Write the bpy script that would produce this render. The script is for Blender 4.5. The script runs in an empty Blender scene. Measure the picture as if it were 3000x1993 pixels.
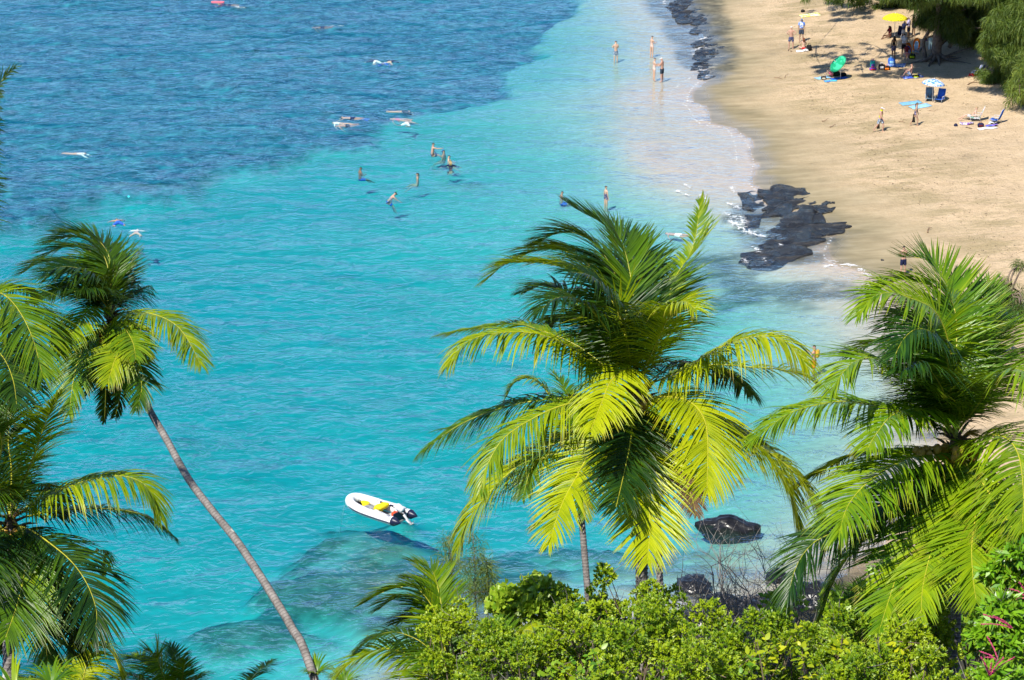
import bpy, bmesh, math, random
import numpy as np
from mathutils import Vector, Matrix

random.seed(7)
rng = np.random.default_rng(7)
SC = bpy.context.scene
COL = SC.collection
R = math.radians

# ------------------------------------------------------------------ camera, sky, sun, exposure
CAM_H, PITCH, FPX = 50.0, R(18.5), 8500.0          # focal length in pixels of the 3000 px wide photograph
cam_data = bpy.data.cameras.new("camera")
cam_data.sensor_width = 36.0
cam_data.lens = FPX / 3000.0 * 36.0
cam_data.clip_start, cam_data.clip_end = 1.0, 12000.0
cam = bpy.data.objects.new("camera", cam_data)
COL.objects.link(cam)
cam.location = (0, 0, CAM_H)
cam.rotation_euler = (math.pi / 2 - PITCH, 0, 0)
SC.camera = cam

SUN_ROT, SUN_EL = R(212), R(53)
world = bpy.data.worlds.new("World")
SC.world = world
world.use_nodes = True
_nt = world.node_tree
_sky = _nt.nodes.new('ShaderNodeTexSky')
_sky.sky_type = 'NISHITA'
_sky.sun_disc = False
_sky.sun_elevation = SUN_EL
_sky.sun_rotation = SUN_ROT
_sky.air_density = 1.0
_sky.dust_density = 0.0
_sky.ozone_density = 6.0
_sky.altitude = 3000
_bg = _nt.nodes['Background']
_bg.inputs[1].default_value = 0.14
_nt.links.new(_sky.outputs[0], _bg.inputs[0])

sun_data = bpy.data.lights.new("sun", 'SUN')
sun_data.energy = 5.0
sun_data.angle = R(0.53)
sun_data.color = (1.0, 0.945, 0.84)
sun = bpy.data.objects.new("sun", sun_data)
COL.objects.link(sun)
SUN_DIR = Vector((math.sin(SUN_ROT) * math.cos(SUN_EL), math.cos(SUN_ROT) * math.cos(SUN_EL), math.sin(SUN_EL)))
sun.rotation_euler = SUN_DIR.to_track_quat('Z', 'Y').to_euler()
sun.location = (-60, -80, 160)

SC.view_settings.view_transform = 'Standard'
SC.view_settings.look = 'None'
SC.view_settings.gamma = 1.0
SC.view_settings.use_curve_mapping = False
SC.view_settings.exposure = 0.38
SC.render.engine = 'CYCLES'
SC.cycles.max_bounces = 5
SC.cycles.diffuse_bounces = 2
SC.cycles.glossy_bounces = 2
SC.cycles.use_adaptive_sampling = True
SC.cycles.adaptive_threshold = 0.03
SC.cycles.transmission_bounces = 4
SC.cycles.transparent_max_bounces = 12
SC.cycles.volume_bounces = 0
SC.cycles.caustics_reflective = False
SC.cycles.caustics_refractive = False
SC.cycles.sample_clamp_indirect = 4.0

# ------------------------------------------------------------------ helpers: from the photograph's pixels to places
CF = np.array((0, math.cos(PITCH), -math.sin(PITCH)))
CU = np.array((0, math.sin(PITCH), math.cos(PITCH)))
CR = np.array((1.0, 0, 0))
CO = np.array((0, 0, CAM_H))


def ray(x, y):
    return CF + CR * ((x - 1500.0) / FPX) - CU * ((y - 996.5) / FPX)


def at(x, y, depth):
    """point seen at photo pixel (x, y), `depth` metres in front of the camera"""
    return CO + ray(x, y) * depth


def sea_pt(x, y, z=0.0):
    d = ray(x, y)
    return CO + d * ((z - CAM_H) / d[2])


def tag(o, label=None, cat=None, group=None, kind=None):
    if label: o['label'] = label
    if cat: o['category'] = cat
    if group: o['group'] = group
    if kind: o['kind'] = kind
    return o


def empty(name, loc=(0, 0, 0), rz=0.0, label=None, cat=None, group=None):
    o = bpy.data.objects.new(name, None)
    COL.objects.link(o)
    o.empty_display_size = 0.2
    o.location = loc
    o.rotation_euler = (0, 0, rz)
    return tag(o, label, cat, group)


def link(name, me, parent=None):
    o = bpy.data.objects.new(name, me)
    COL.objects.link(o)
    if parent is not None:
        o.parent = parent
    return o


class MB:
    """collects geometry and links it as one mesh object"""
    def __init__(self):
        self.v, self.f, self.m, self.c = [], [], [], []

    def add(self, vs, fs, mat=0, col=None):
        b = len(self.v)
        self.v.extend([tuple(p) for p in vs])
        self.f.extend([tuple(i + b for i in f) for f in fs])
        self.m.extend([mat] * len(fs))
        self.c.extend([col or (0.5, 0.0, 0.5, 1.0)] * len(vs))

    def tube(self, pts, rad, n=8, mat=0, cap=True, col=None, flat=1.0):
        pts = [Vector(p) for p in pts]
        if not hasattr(rad, '__len__'):
            rad = [rad] * len(pts)
        vs, fs = [], []
        prev = None
        for i, p in enumerate(pts):
            t = (pts[min(i + 1, len(pts) - 1)] - pts[max(i - 1, 0)])
            if t.length < 1e-9: t = Vector((0, 0, 1))
            t.normalize()
            if prev is None:
                a = Vector((0, 0, 1)) if abs(t.z) < 0.9 else Vector((1, 0, 0))
                u = t.cross(a).normalized()
            else:
                u = (prev - t * prev.dot(t))
                u = u.normalized() if u.length > 1e-6 else t.orthogonal().normalized()
            prev = u
            w = t.cross(u)
            for k in range(n):
                a = 2 * math.pi * k / n
                vs.append(p + (u * math.cos(a) + w * math.sin(a) * flat) * rad[i])
        for i in range(len(pts) - 1):
            for k in range(n):
                k2 = (k + 1) % n
                fs.append((i * n + k, i * n + k2, (i + 1) * n + k2, (i + 1) * n + k))
        if cap:
            fs.append(tuple(reversed(range(n))))
            fs.append(tuple(range((len(pts) - 1) * n, len(pts) * n)))
        self.add(vs, fs, mat, col)

    def box(self, c, s, rz=0.0, mat=0, tilt=None, bev=0.0):
        hx, hy, hz = s[0] / 2, s[1] / 2, s[2] / 2
        M = Matrix.Translation(Vector(c)) @ Matrix.Rotation(rz, 4, 'Z')
        if tilt: M = M @ Matrix.Rotation(tilt[0], 4, 'X') @ Matrix.Rotation(tilt[1], 4, 'Y')
        b = min(bev, hx * .9, hy * .9, hz * .9)
        if b <= 0:
            vs = [M @ Vector((x, y, z)) for z in (-hz, hz) for x, y in ((-hx, -hy), (hx, -hy), (hx, hy), (-hx, hy))]
            fs = [(3, 2, 1, 0), (4, 5, 6, 7), (0, 1, 5, 4), (1, 2, 6, 5), (2, 3, 7, 6), (3, 0, 4, 7)]
        else:
            vs = []
            for z, ins in ((-hz, b), (-hz + b, 0), (hz - b, 0), (hz, b)):
                x, y = hx - ins, hy - ins
                bb = b * .7
                for px, py in ((-x + bb, -y), (x - bb, -y), (x, -y + bb), (x, y - bb), (x - bb, y), (-x + bb, y), (-x, y - bb), (-x, -y + bb)):
                    vs.append(M @ Vector((px, py, z)))
            fs = [tuple(reversed(range(8))), tuple(range(24, 32))]
            for l in range(3):
                for k in range(8):
                    k2 = (k + 1) % 8
                    fs.append((l * 8 + k, l * 8 + k2, (l + 1) * 8 + k2, (l + 1) * 8 + k))
        self.add(vs, fs, mat)

    def ball(self, c, r, nu=10, nv=6, mat=0, jit=0.0):
        if not hasattr(r, '__len__'): r = (r, r, r)
        vs, fs = [], []
        for i in range(nv + 1):
            th = math.pi * i / nv
            for k in range(nu):
                a = 2 * math.pi * k / nu
                q = 1 + random.uniform(-jit, jit)
                vs.append((c[0] + r[0] * math.sin(th) * math.cos(a) * q, c[1] + r[1] * math.sin(th) * math.sin(a) * q, c[2] + r[2] * math.cos(th) * q))
        for i in range(nv):
            for k in range(nu):
                k2 = (k + 1) % nu
                fs.append((i * nu + k, (i + 1) * nu + k, (i + 1) * nu + k2, i * nu + k2))
        self.add(vs, fs, mat)

    def build(self, name, mats, parent=None, smooth=True, color=False):
        me = bpy.data.meshes.new(name)
        me.from_pydata(self.v, [], self.f)
        if not isinstance(mats, (list, tuple)): mats = [mats]
        for m in mats: me.materials.append(m)
        if len(mats) > 1:
            me.polygons.foreach_set('material_index', self.m)
        if smooth:
            me.polygons.foreach_set('use_smooth', [True] * len(self.f))
        if color:
            a = me.color_attributes.new('Col', 'FLOAT_COLOR', 'POINT')
            a.data.foreach_set('color', np.array(self.c, dtype=np.float32).ravel())
        me.update()
        return link(name, me, parent)


def np_mesh(name, verts, faces, mats, parent=None, attrs=None, smooth=False, color=None):
    """verts (N,3), faces (M,k) all of one size"""
    verts = np.asarray(verts, dtype=np.float32)
    faces = np.asarray(faces, dtype=np.int32)
    me = bpy.data.meshes.new(name)
    me.vertices.add(len(verts))
    me.vertices.foreach_set('co', verts.ravel())
    M, k = faces.shape
    me.loops.add(M * k)
    me.loops.foreach_set('vertex_index', faces.ravel())
    me.polygons.add(M)
    me.polygons.foreach_set('loop_start', np.arange(0, M * k, k, dtype=np.int32))
    me.polygons.foreach_set('loop_total', np.full(M, k, dtype=np.int32))
    if smooth:
        me.polygons.foreach_set('use_smooth', np.ones(M, dtype=bool))
    for m in (mats if isinstance(mats, (list, tuple)) else [mats]):
        me.materials.append(m)
    for n, a in (attrs or {}).items():
        at_ = me.attributes.new(n, 'FLOAT', 'POINT')
        at_.data.foreach_set('value', np.asarray(a, dtype=np.float32).ravel())
    if color is not None:
        ca = me.color_attributes.new('Col', 'FLOAT_COLOR', 'POINT')
        ca.data.foreach_set('color', np.asarray(color, dtype=np.float32).ravel())
    me.update(calc_edges=True)
    me.validate()
    return link(name, me, parent)


# ------------------------------------------------------------------ helpers: node materials
class NM:
    def __init__(self, name):
        self.mat = bpy.data.materials.new(name)
        self.mat.use_nodes = True
        self.nt = self.mat.node_tree
        for n in list(self.nt.nodes): self.nt.nodes.remove(n)
        self.out = self.n('ShaderNodeOutputMaterial')

    def n(self, t, **kw):
        nd = self.nt.nodes.new(t)
        for k, v in kw.items(): setattr(nd, k, v)
        return nd

    def set(self, sock, v):
        if isinstance(v, bpy.types.NodeSocket): self.nt.links.new(v, sock)
        elif v is not None:
            if hasattr(v, '__len__') and len(v) == 3 and sock.type == 'RGBA': v = (*v, 1)
            sock.default_value = v

    def coord(self, kind='Object', scale=(1, 1, 1), rot=(0, 0, 0)):
        tc = self.n('ShaderNodeTexCoord')
        mp = self.n('ShaderNodeMapping')
        self.set(mp.inputs[0], tc.outputs[kind])
        mp.inputs['Scale'].default_value = scale
        mp.inputs['Rotation'].default_value = rot
        return mp.outputs[0]

    def noise(self, vec=None, scale=5.0, detail=3.0, rough=0.55, dist=0.0, col=False):
        nd = self.n('ShaderNodeTexNoise')
        if vec is not None: self.set(nd.inputs['Vector'], vec)
        nd.inputs['Scale'].default_value = scale
        nd.inputs['Detail'].default_value = detail
        nd.inputs['Roughness'].default_value = rough
        nd.inputs['Distortion'].default_value = dist
        return nd.outputs['Color' if col else 'Fac']

    def voro(self, vec=None, scale=5.0, feature='F1', out='Distance', rand=1.0):
        nd = self.n('ShaderNodeTexVoronoi', feature=feature)
        if vec is not None: self.set(nd.inputs['Vector'], vec)
        nd.inputs['Scale'].default_value = scale
        nd.inputs['Randomness'].default_value = rand
        return nd.outputs[out]

    def ramp(self, fac, stops, interp='LINEAR'):
        nd = self.n('ShaderNodeValToRGB')
        nd.color_ramp.interpolation = interp
        el = nd.color_ramp.elements
        while len(el) < len(stops): el.new(0.5)
        for e, (p, c) in zip(el, stops):
            e.position = p
            e.color = (*c, 1) if hasattr(c, '__len__') else (c, c, c, 1)
        self.set(nd.inputs[0], fac)
        return nd.outputs[0]

    def math(self, op, a, b=None, clamp=False):
        nd = self.n('ShaderNodeMath', operation=op, use_clamp=clamp)
        self.set(nd.inputs[0], a)
        if b is not None: self.set(nd.inputs[1], b)
        return nd.outputs[0]

    def mix(self, fac, a, b, blend='MIX'):
        nd = self.n('ShaderNodeMix', data_type='RGBA', blend_type=blend)
        nd.clamp_factor = True
        self.set(nd.inputs['Factor'], fac)
        self.set(nd.inputs[6], a)
        self.set(nd.inputs[7], b)
        return nd.outputs[2]

    def attr(self, name, out='Fac'):
        nd = self.n('ShaderNodeAttribute')
        nd.attribute_name = name
        return nd.outputs[out]

    def bump(self, h, strength=0.3, dist=0.1, normal=None):
        nd = self.n('ShaderNodeBump')
        nd.inputs['Strength'].default_value = strength
        nd.inputs['Distance'].default_value = dist
        self.set(nd.inputs['Height'], h)
        if normal is not None: self.set(nd.inputs['Normal'], normal)
        return nd.outputs[0]

    def pbsdf(self, base, rough=0.6, normal=None, spec=0.5, metal=0.0, coat=0.0, sheen=0.0):
        nd = self.n('ShaderNodeBsdfPrincipled')
        self.set(nd.inputs['Base Color'], base)
        self.set(nd.inputs['Roughness'], rough)
        self.set(nd.inputs['Specular IOR Level'], spec)
        self.set(nd.inputs['Metallic'], metal)
        if coat: nd.inputs['Coat Weight'].default_value = coat
        if normal is not None: self.set(nd.inputs['Normal'], normal)
        return nd.outputs[0]

    def mixsh(self, fac, a, b):
        nd = self.n('ShaderNodeMixShader')
        self.set(nd.inputs[0], fac)
        self.nt.links.new(a, nd.inputs[1])
        self.nt.links.new(b, nd.inputs[2])
        return nd.outputs[0]

    def done(self, surf=None, vol=None):
        if surf is not None: self.nt.links.new(surf, self.out.inputs['Surface'])
        if vol is not None: self.nt.links.new(vol, self.out.inputs['Volume'])
        return self.mat


_simple = {}
def simple(name, col, rough=0.6, var=0.18, scale=6.0, spec=0.4, bump=0.0, metal=0.0):
    """plain coloured stuff with a little procedural unevenness"""
    key = (name, tuple(col), rough)
    if key in _simple: return _simple[key]
    m = NM(name)
    c = m.coord()
    f = m.noise(c, scale, 3)
    lo = tuple(max(0, x * (1 - var)) for x in col)
    hi = tuple(min(1, x * (1 + var)) for x in col)
    base = m.ramp(f, [(0.3, lo), (0.7, hi)])
    nrm = m.bump(m.noise(c, scale * 4, 2), bump, 0.02) if bump else None
    _simple[key] = m.done(m.pbsdf(base, rough, nrm, spec, metal))
    return _simple[key]


def smooth01(a, b, x):
    t = np.clip((x - a) / (b - a), 0, 1)
    return t * t * (3 - 2 * t)


def catmull(pts, n):
    """resample a polyline of points (k,3) smoothly to n points"""
    P = np.asarray(pts, dtype=float)
    if len(P) == 2:
        t = np.linspace(0, 1, n)[:, None]
        return P[0] * (1 - t) + P[1] * t
    Q = np.vstack([2 * P[0] - P[1], P, 2 * P[-1] - P[-2]])
    out = []
    for i in range(len(P) - 1):
        p0, p1, p2, p3 = Q[i], Q[i + 1], Q[i + 2], Q[i + 3]
        t = np.linspace(0, 1, 24, endpoint=False)[:, None]
        out.append(0.5 * ((2 * p1) + (-p0 + p2) * t + (2 * p0 - 5 * p1 + 4 * p2 - p3) * t ** 2 + (-p0 + 3 * p1 - 3 * p2 + p3) * t ** 3))
    out = np.vstack(out + [P[-1:]])
    s = np.concatenate([[0], np.cumsum(np.linalg.norm(np.diff(out, axis=0), axis=1))])
    u = np.linspace(0, s[-1], n)
    return np.stack([np.interp(u, s, out[:, k]) for k in range(out.shape[1])], axis=1)


def vnoise(x, y, seed=0):
    """cheap smooth 2-D value noise in -1..1"""
    xi, yi = np.floor(x).astype(np.int64), np.floor(y).astype(np.int64)
    xf, yf = x - xi, y - yi
    def h(a, b):
        n = (a * 374761393 + b * 668265263 + seed * 974711) & 0x7fffffff
        n = ((n ^ (n >> 13)) * 1274126177) & 0x7fffffff
        return ((n ^ (n >> 16)) & 0xffff) / 32767.5 - 1.0
    u, v = xf * xf * (3 - 2 * xf), yf * yf * (3 - 2 * yf)
    return (h(xi, yi) * (1 - u) + h(xi + 1, yi) * u) * (1 - v) + (h(xi, yi + 1) * (1 - u) + h(xi + 1, yi + 1) * u) * v


def fbm(x, y, seed=0, octv=4):
    r, a = 0, 1.0
    for o in range(octv):
        r = r + a * vnoise(x * 2 ** o, y * 2 ** o, seed + o * 17)
        a *= 0.5
    return r / 1.9


def seg_dist(X, Y, poly):
    d = np.full(X.shape, 1e9)
    for (ax, ay), (bx, by) in zip(poly[:-1], poly[1:]):
        vx, vy = bx - ax, by - ay
        t = np.clip(((X - ax) * vx + (Y - ay) * vy) / max(vx * vx + vy * vy, 1e-9), 0, 1)
        d = np.minimum(d, np.hypot(X - ax - t * vx, Y - ay - t * vy))
    return d


def inside(X, Y, poly):
    r = np.zeros(X.shape, bool)
    n = len(poly)
    for i in range(n):
        (x1, y1), (x2, y2) = poly[i], poly[(i + 1) % n]
        c = ((y1 > Y) != (y2 > Y)) & (X < (x2 - x1) * (Y - y1) / ((y2 - y1) if y2 != y1 else 1e-9) + x1)
        r ^= c
    return r


def pxline(pts):
    return [tuple(sea_pt(x, y)[:2]) for x, y in pts]


# ------------------------------------------------------------------ ground: sea floor, reef, beach and hillside in one sheet
SHORE_PX = [(1985, 0), (2040, 90), (2062, 160), (2075, 222), (2030, 262), (2019, 296), (2056, 311), (2083, 362), (2157, 378), (2192, 420),
            (2212, 480), (2200, 540), (2290, 600), (2395, 640), (2440, 690), (2415, 745), (2450, 775), (2530, 800), (2590, 860), (2650, 940),
            (2730, 1040), (2780, 1160), (2760, 1300), (2690, 1450), (2560, 1600), (2430, 1700), (2250, 1765), (2050, 1790), (1800, 1815), (1480, 1855)]
_s = pxline(SHORE_PX)
BEACH_SHORE = [(-900, 2600), (-220, 1100), (-30, 520), (9, 330)] + _s[:21]
HILL_SHORE = _s[20:] + [(-8, 99), (-20, 96), (-45, 96), (-120, 105), (-900, 190)]
SEA_POLY = BEACH_SHORE + HILL_SHORE[1:] + [(-6000, 300), (-6000, 6000), (-900, 6000)]
REEF_PX = [(-400, 640), (0, 607), (127, 582), (178, 548), (343, 515), (546, 502), (572, 470), (623, 446), (813, 428), (915, 388), (1070, 380),
           (1118, 322), (1215, 290), (1300, 284), (1500, 254), (1513, 222), (1500, 180), (1589, 140), (1560, 95), (1640, 40), (1690, -10)]
REEF_POLY = pxline(REEF_PX) + [(5, 300), (-20, 420), (-400, 420), (-400, 180)]
ROCKY_PX = [(1180, 1590, 320, 90), (1000, 1690, 260, 90), (1480, 1620, 260, 90), (1640, 1660, 150, 55), (1760, 1540, 150, 60), (800, 1790, 190, 90),
            (1300, 1710, 400, 90), (2030, 1710, 110, 45), (2110, 1760, 140, 50), (1900, 1570, 110, 50), (900, 1600, 160, 60)]
LEDGE_PX = [(2090, 775, 190, 70), (2210, 640, 110, 60), (2005, 10, 130, 75), (2045, 85, 120, 80), (2070, 160, 110, 75), (2095, 205, 60, 30), (2310, 700, 170, 90), (2330, 850, 200, 55), (2180, 845, 180, 45), (2470, 850, 110, 40)]


def hill_z(X, Y):
    base = np.interp(Y, [-400, -60, 0, 30, 50, 60, 70, 80, 90, 100, 107, 125, 6000], [60, 50, 40, 31, 23.5, 19.3, 15.0, 10.4, 6.0, 2.2, 0.4, -6, -60])
    side = np.interp(X, [-200, -30, -10, 6, 26, 60, 400], [-2, -4.2, -3.6, 0, 2.0, 8, 40])
    return base + side * smooth01(118, 100, Y)


def blob_mask(X, Y, blobs):
    r = np.zeros(X.shape)
    for x, y, rx, ry in blobs:
        c = sea_pt(x, y)
        e = sea_pt(x + rx, y)
        f0, f1 = sea_pt(x, y + ry), sea_pt(x, y - ry)
        a, b = abs(e[0] - c[0]), abs(f1[1] - f0[1]) / 2
        r = np.maximum(r, 1 - np.hypot((X - c[0]) / a, (Y - c[1]) / b))
    return np.clip(r, 0, 1)


def ground_all(X, Y):
    X = np.asarray(X, float); Y = np.asarray(Y, float)
    wx = X + 0.5 * fbm(X * .35, Y * .35, 3)
    wy = Y + 0.9 * fbm(X * .3, Y * .3, 9)
    sea = inside(wx, wy, SEA_POLY)
    db, dh = seg_dist(wx, wy, BEACH_SHORE), seg_dist(wx, wy, HILL_SHORE)
    ds = np.minimum(db * np.interp(wy, [120, 150, 175, 200], [1.55, 1.45, 1.1, 1.0]), dh * np.interp(wx, [-12, 4, 14], [3.6, 2.0, 1.4]) + 1.5)
    depth = np.interp(ds, [0, 2, 5, 8, 12, 17, 23, 32, 50, 90, 400, 3000], [0.02, .06, .13, .33, .64, 1.02, 1.45, 2.05, 2.5, 2.9, 7, 25])
    depth = depth * (1 + 0.12 * fbm(X * .09, Y * .09, 21))
    # the swash on the sand bar stays very thin
    bar = smooth01(0, .75, blob_mask(X, Y, [(1985, 430, 310, 190), (1965, 300, 190, 115), (2060, 330, 130, 120)]))
    depth = depth * (1 - bar) + np.minimum(depth, .05 + .05 * fbm(X * .2, Y * .2, 61)) * bar
    reef_in = inside(wx, wy, REEF_POLY)
    dr = seg_dist(wx, wy, REEF_POLY + REEF_POLY[:1]) * np.where(reef_in, 1, -1)
    dr = dr + 1.1 * fbm(X * .5, Y * .4, 5) + 1.3 * fbm(X * .13, Y * .13, 6)
    reef = smooth01(-.5, .7, dr) * (.86 + .14 * np.clip(fbm(X * .3, Y * .25, 8) + .5, 0, 1))
    reef_depth = 1.15 + 0.25 * fbm(X * .25, Y * .25, 31) + 0.2 * fbm(X * .9, Y * .9, 41, 3)
    depth = depth * (1 - reef) + reef_depth * reef
    XW = X + 3.0 * fbm(X * .2, Y * .2, 81) + .8 * fbm(X * .7, Y * .7, 83)
    YW = Y + 4.0 * fbm(X * .2, Y * .2, 82) + 1.0 * fbm(X * .7, Y * .7, 84)
    rocky = np.clip(blob_mask(XW, YW, ROCKY_PX) * 1.3 + 1.5 * fbm(X * .55, Y * .8, 55, 5) + .22, 0, 1) * smooth01(.0, .3, blob_mask(XW, YW, ROCKY_PX))
    flat = smooth01(0, .9, blob_mask(XW, YW, ROCKY_PX + [(1130, 1510, 300, 110), (1300, 1620, 620, 170), (1900, 1620, 420, 110)]) + .35 * fbm(X * .3, Y * .4, 73))
    rocky = np.maximum(rocky, smooth01(.03, .3, flat) * np.clip(.55 + 2.6 * fbm(X * .6, Y * .8, 57, 5), 0, 1) * np.interp(X, [2, 8, 14], [1, .75, .5]))
    rocky = np.maximum(rocky, smooth01(5, 0, dh) * smooth01(-.5, .4, fbm(X * .6, Y * .6, 77)) * (Y < 135))
    depth = depth * (1 - flat) + np.minimum(depth, 1.55 + .2 * fbm(X * .3, Y * .3, 71)) * .75 * flat + depth * .25 * flat
    rise = .8 * smooth01(0, 1.0, blob_mask(XW, YW, [(1170, 1600, 420, 190)]))
    depth = depth * (1 - rise) + np.minimum(depth, 1.0 + .3 * fbm(X * .5, Y * .6, 79)) * rise
    rocky = np.maximum(rocky, np.clip(rise * 1.4, 0, 1) * np.clip(.55 + 2.6 * fbm(X * .7, Y * .9, 58, 5), 0, 1))
    depth = np.where(sea, depth - 0.3 * rocky * np.clip(depth, 0, 1), depth)
    ledge = np.clip(blob_mask(X, Y, LEDGE_PX) * 1.8 + 1.6 * fbm(X * .6, Y * .9, 65, 5) + 0.05 + .6 * smooth01(212, 218, Y), 0, 1) * smooth01(0, .25, blob_mask(X, Y, LEDGE_PX))
    up = np.interp(np.minimum(db, dh * 1.5), [0, 3, 7, 12, 20, 40, 90, 400, 3000], [.0, .14, .5, .95, 1.5, 2.6, 6, 40, 200])
    up = up + smooth01(6, 12, db) * (0.05 * fbm(X * .5, Y * .5, 13) + 0.035 * fbm(X * 1.4, Y * 1.4, 14, 3))
    z = np.where(sea, -depth, up)
    hz = hill_z(X, Y)
    k = 1.2
    hn = 0.35 * fbm(X * .5, Y * .5, 91)
    z = np.maximum(z, hz + hn)
    hillm = smooth01(-.3, .5, hz + hn - np.where(sea, -depth, up))
    hillm = np.maximum(hillm, np.where(sea, 0, smooth01(2, -2, dh - db + 1.5) * smooth01(122, 112, Y)))
    wet = np.where(sea, 1.0, smooth01(8.5, 1.0, db + 2.0 * fbm(X * .22, Y * .35, 33) + .6 * fbm(X * 1.5, Y * .7, 34)))
    shine = np.where(sea, 1.0, smooth01(3.2, .3, db + 1.2 * fbm(X * .3, Y * .5, 36)))
    wrack = smooth01(4, 8, db) * smooth01(17, 9.5, db + 2 * fbm(X * .3, Y * .3, 38)) * (~sea)
    return z, reef, np.maximum(rocky, ledge), wet, shine, wrack, hillm


def ground_z(x, y):
    i = int(np.searchsorted(xs, x)) - 1; j = int(np.searchsorted(ys, y)) - 1
    u = (x - xs[i]) / (xs[i + 1] - xs[i]); v = (y - ys[j]) / (ys[j + 1] - ys[j])
    return float((gz[j, i] * (1 - u) + gz[j, i + 1] * u) * (1 - v) + (gz[j + 1, i] * (1 - u) + gz[j + 1, i + 1] * u) * v)


def on_ground(px, py):
    """where the photo pixel (foot of a thing) meets land or, at sea, the water surface"""
    d = ray(px, py)
    t = (0.0 - CAM_H) / d[2]
    for _ in range(12):
        p = CO + d * t
        z = max(ground_z(p[0], p[1]), 0.0)
        t2 = (z - CAM_H) / d[2]
        if abs(t2 - t) < 1e-3: break
        t = 0.5 * t + 0.5 * t2
    p = CO + d * t
    return Vector((p[0], p[1], max(ground_z(p[0], p[1]), 0.0)))


def axis(lo, hi, step, far_lo, far_hi):
    core = list(np.arange(lo, hi + 1e-6, step))
    a, s = lo, step
    left = []
    while a > far_lo:
        s *= 1.22; a -= s; left.append(a)
    b, s = core[-1], step
    right = []
    while b < far_hi:
        s *= 1.22; b += s; right.append(b)
    return np.array(left[::-1] + core + right)


def grid_faces(nx, ny):
    i = np.arange(nx - 1)[None, :] + np.arange(ny - 1)[:, None] * nx
    return np.stack([i, i + 1, i + 1 + nx, i + nx], axis=-1).reshape(-1, 4)


def mat_ground():
    m = NM("sand_reef_and_soil")
    c = m.coord()
    fine = m.noise(c, 6.0, 5, .65)
    mid = m.noise(c, .9, 4, .6)
    big = m.noise(c, .12, 3, .5)
    dry = m.ramp(m.math('ADD', m.math('MULTIPLY', fine, .5), m.math('MULTIPLY', mid, .5)), [(.33, (.46, .335, .195)), (.5, (.595, .44, .27)), (.68, (.69, .52, .33))])
    tone = m.ramp(m.noise(m.coord(scale=(.6, 1.3, 1), rot=(0, 0, R(20))), .16, 5, .62), [(.36, .87), (.5, .98), (.66, 1.05)])
    dry = m.mix(1.0, dry, tone, 'MULTIPLY')
    trail = m.math('MULTIPLY', m.ramp(m.noise(m.coord(scale=(.5, 1.4, 1), rot=(0, 0, R(-30))), .5, 5, .7), [(.46, 0), (.60, 1)]), m.math('MULTIPLY', m.attr('wrack'), .8))
    dry = m.mix(trail, dry, (.34, .265, .135))
    # debris left on the upper beach
    sp = m.noise(m.coord(scale=(1.0, 1.0, 1.0)), 5.5, 4, .75)
    spk = m.math('MULTIPLY', m.ramp(sp, [(.56, 0), (.66, 1)]), m.ramp(m.noise(c, .55, 3, .6), [(.40, 0), (.60, 1)]))
    spk = m.math('MULTIPLY', spk, m.math('ADD', m.math('MULTIPLY', m.attr('wrack'), .75), .10))
    dry = m.mix(spk, dry, (.13, .085, .04))
    damp_pat = m.noise(m.coord(scale=(.35, 1.2, 1), rot=(0, 0, R(-12))), 1.0, 4, .6)
    damp = m.ramp(damp_pat, [(.3, (.20, .165, .085)), (.5, (.28, .23, .13)), (.72, (.40, .33, .20))])
    wet = m.attr('wet')
    base = m.mix(wet, dry, damp)
    sealvl = m.n('ShaderNodeSeparateXYZ')
    m.set(sealvl.inputs[0], m.coord())
    under = m.ramp(m.math('MULTIPLY_ADD', sealvl.outputs[2], -4.0), [(.45, 0), (.60, 1)])
    ssand = m.ramp(m.math('ADD', m.math('MULTIPLY', mid, .5), m.math('MULTIPLY', big, .5)), [(.3, (.50, .455, .35)), (.7, (.62, .57, .46))])
    ssand = m.mix(m.ramp(m.math('MULTIPLY_ADD', sealvl.outputs[2], 2.0), [(.1, 0), (.45, 1)]), ssand, (.68, .52, .385))
    rip = m.ramp(m.noise(m.coord(scale=(.8, 1.6, 1)), 1.6, 3, .6), [(.42, .86), (.62, 1.0)])
    ssand = m.mix(1.0, ssand, rip, 'MULTIPLY')
    base = m.mix(under, base, ssand)
    # living reef, with sky reflection and blue water scatter mixed into its colour
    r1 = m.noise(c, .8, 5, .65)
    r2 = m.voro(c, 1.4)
    reef_sky_blue = m.ramp(m.math('ADD', m.math('MULTIPLY', r1, .75), m.math('MULTIPLY', r2, .25)), [(.30, (.05, .052, .075)), (.45, (.13, .13, .17)), (.58, (.25, .245, .28)), (.72, (.46, .43, .40))])
    base = m.mix(m.attr('reef'), base, reef_sky_blue)
    rk = m.ramp(m.noise(m.coord(scale=(.8, 1.3, 1)), 1.1, 6, .75), [(.34, (.02, .024, .022)), (.46, (.055, .06, .045)), (.56, (.13, .125, .085)), (.68, (.36, .33, .24))])
    base = m.mix(m.math('MULTIPLY', m.attr('rocky'), .80), base, rk)
    soil = m.ramp(m.noise(c, 2.0, 4, .6), [(.3, (.02, .02, .01)), (.6, (.05, .045, .02)), (.8, (.09, .08, .035))])
    base = m.mix(m.attr('hill'), base, soil)
    rough = m.ramp(m.attr('shine'), [(0, .92), (.35, .7), (1, .16)])
    h = m.math('ADD', m.math('MULTIPLY', m.noise(c, 2.2, 5, .7), m.math('SUBTRACT', 1.02, wet, True)), m.math('MULTIPLY', m.noise(c, .8, 4, .6), m.attr('reef')))
    nrm = m.bump(h, 1.0, .21)
    return m.done(m.pbsdf(base, rough, nrm, .45))


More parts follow.
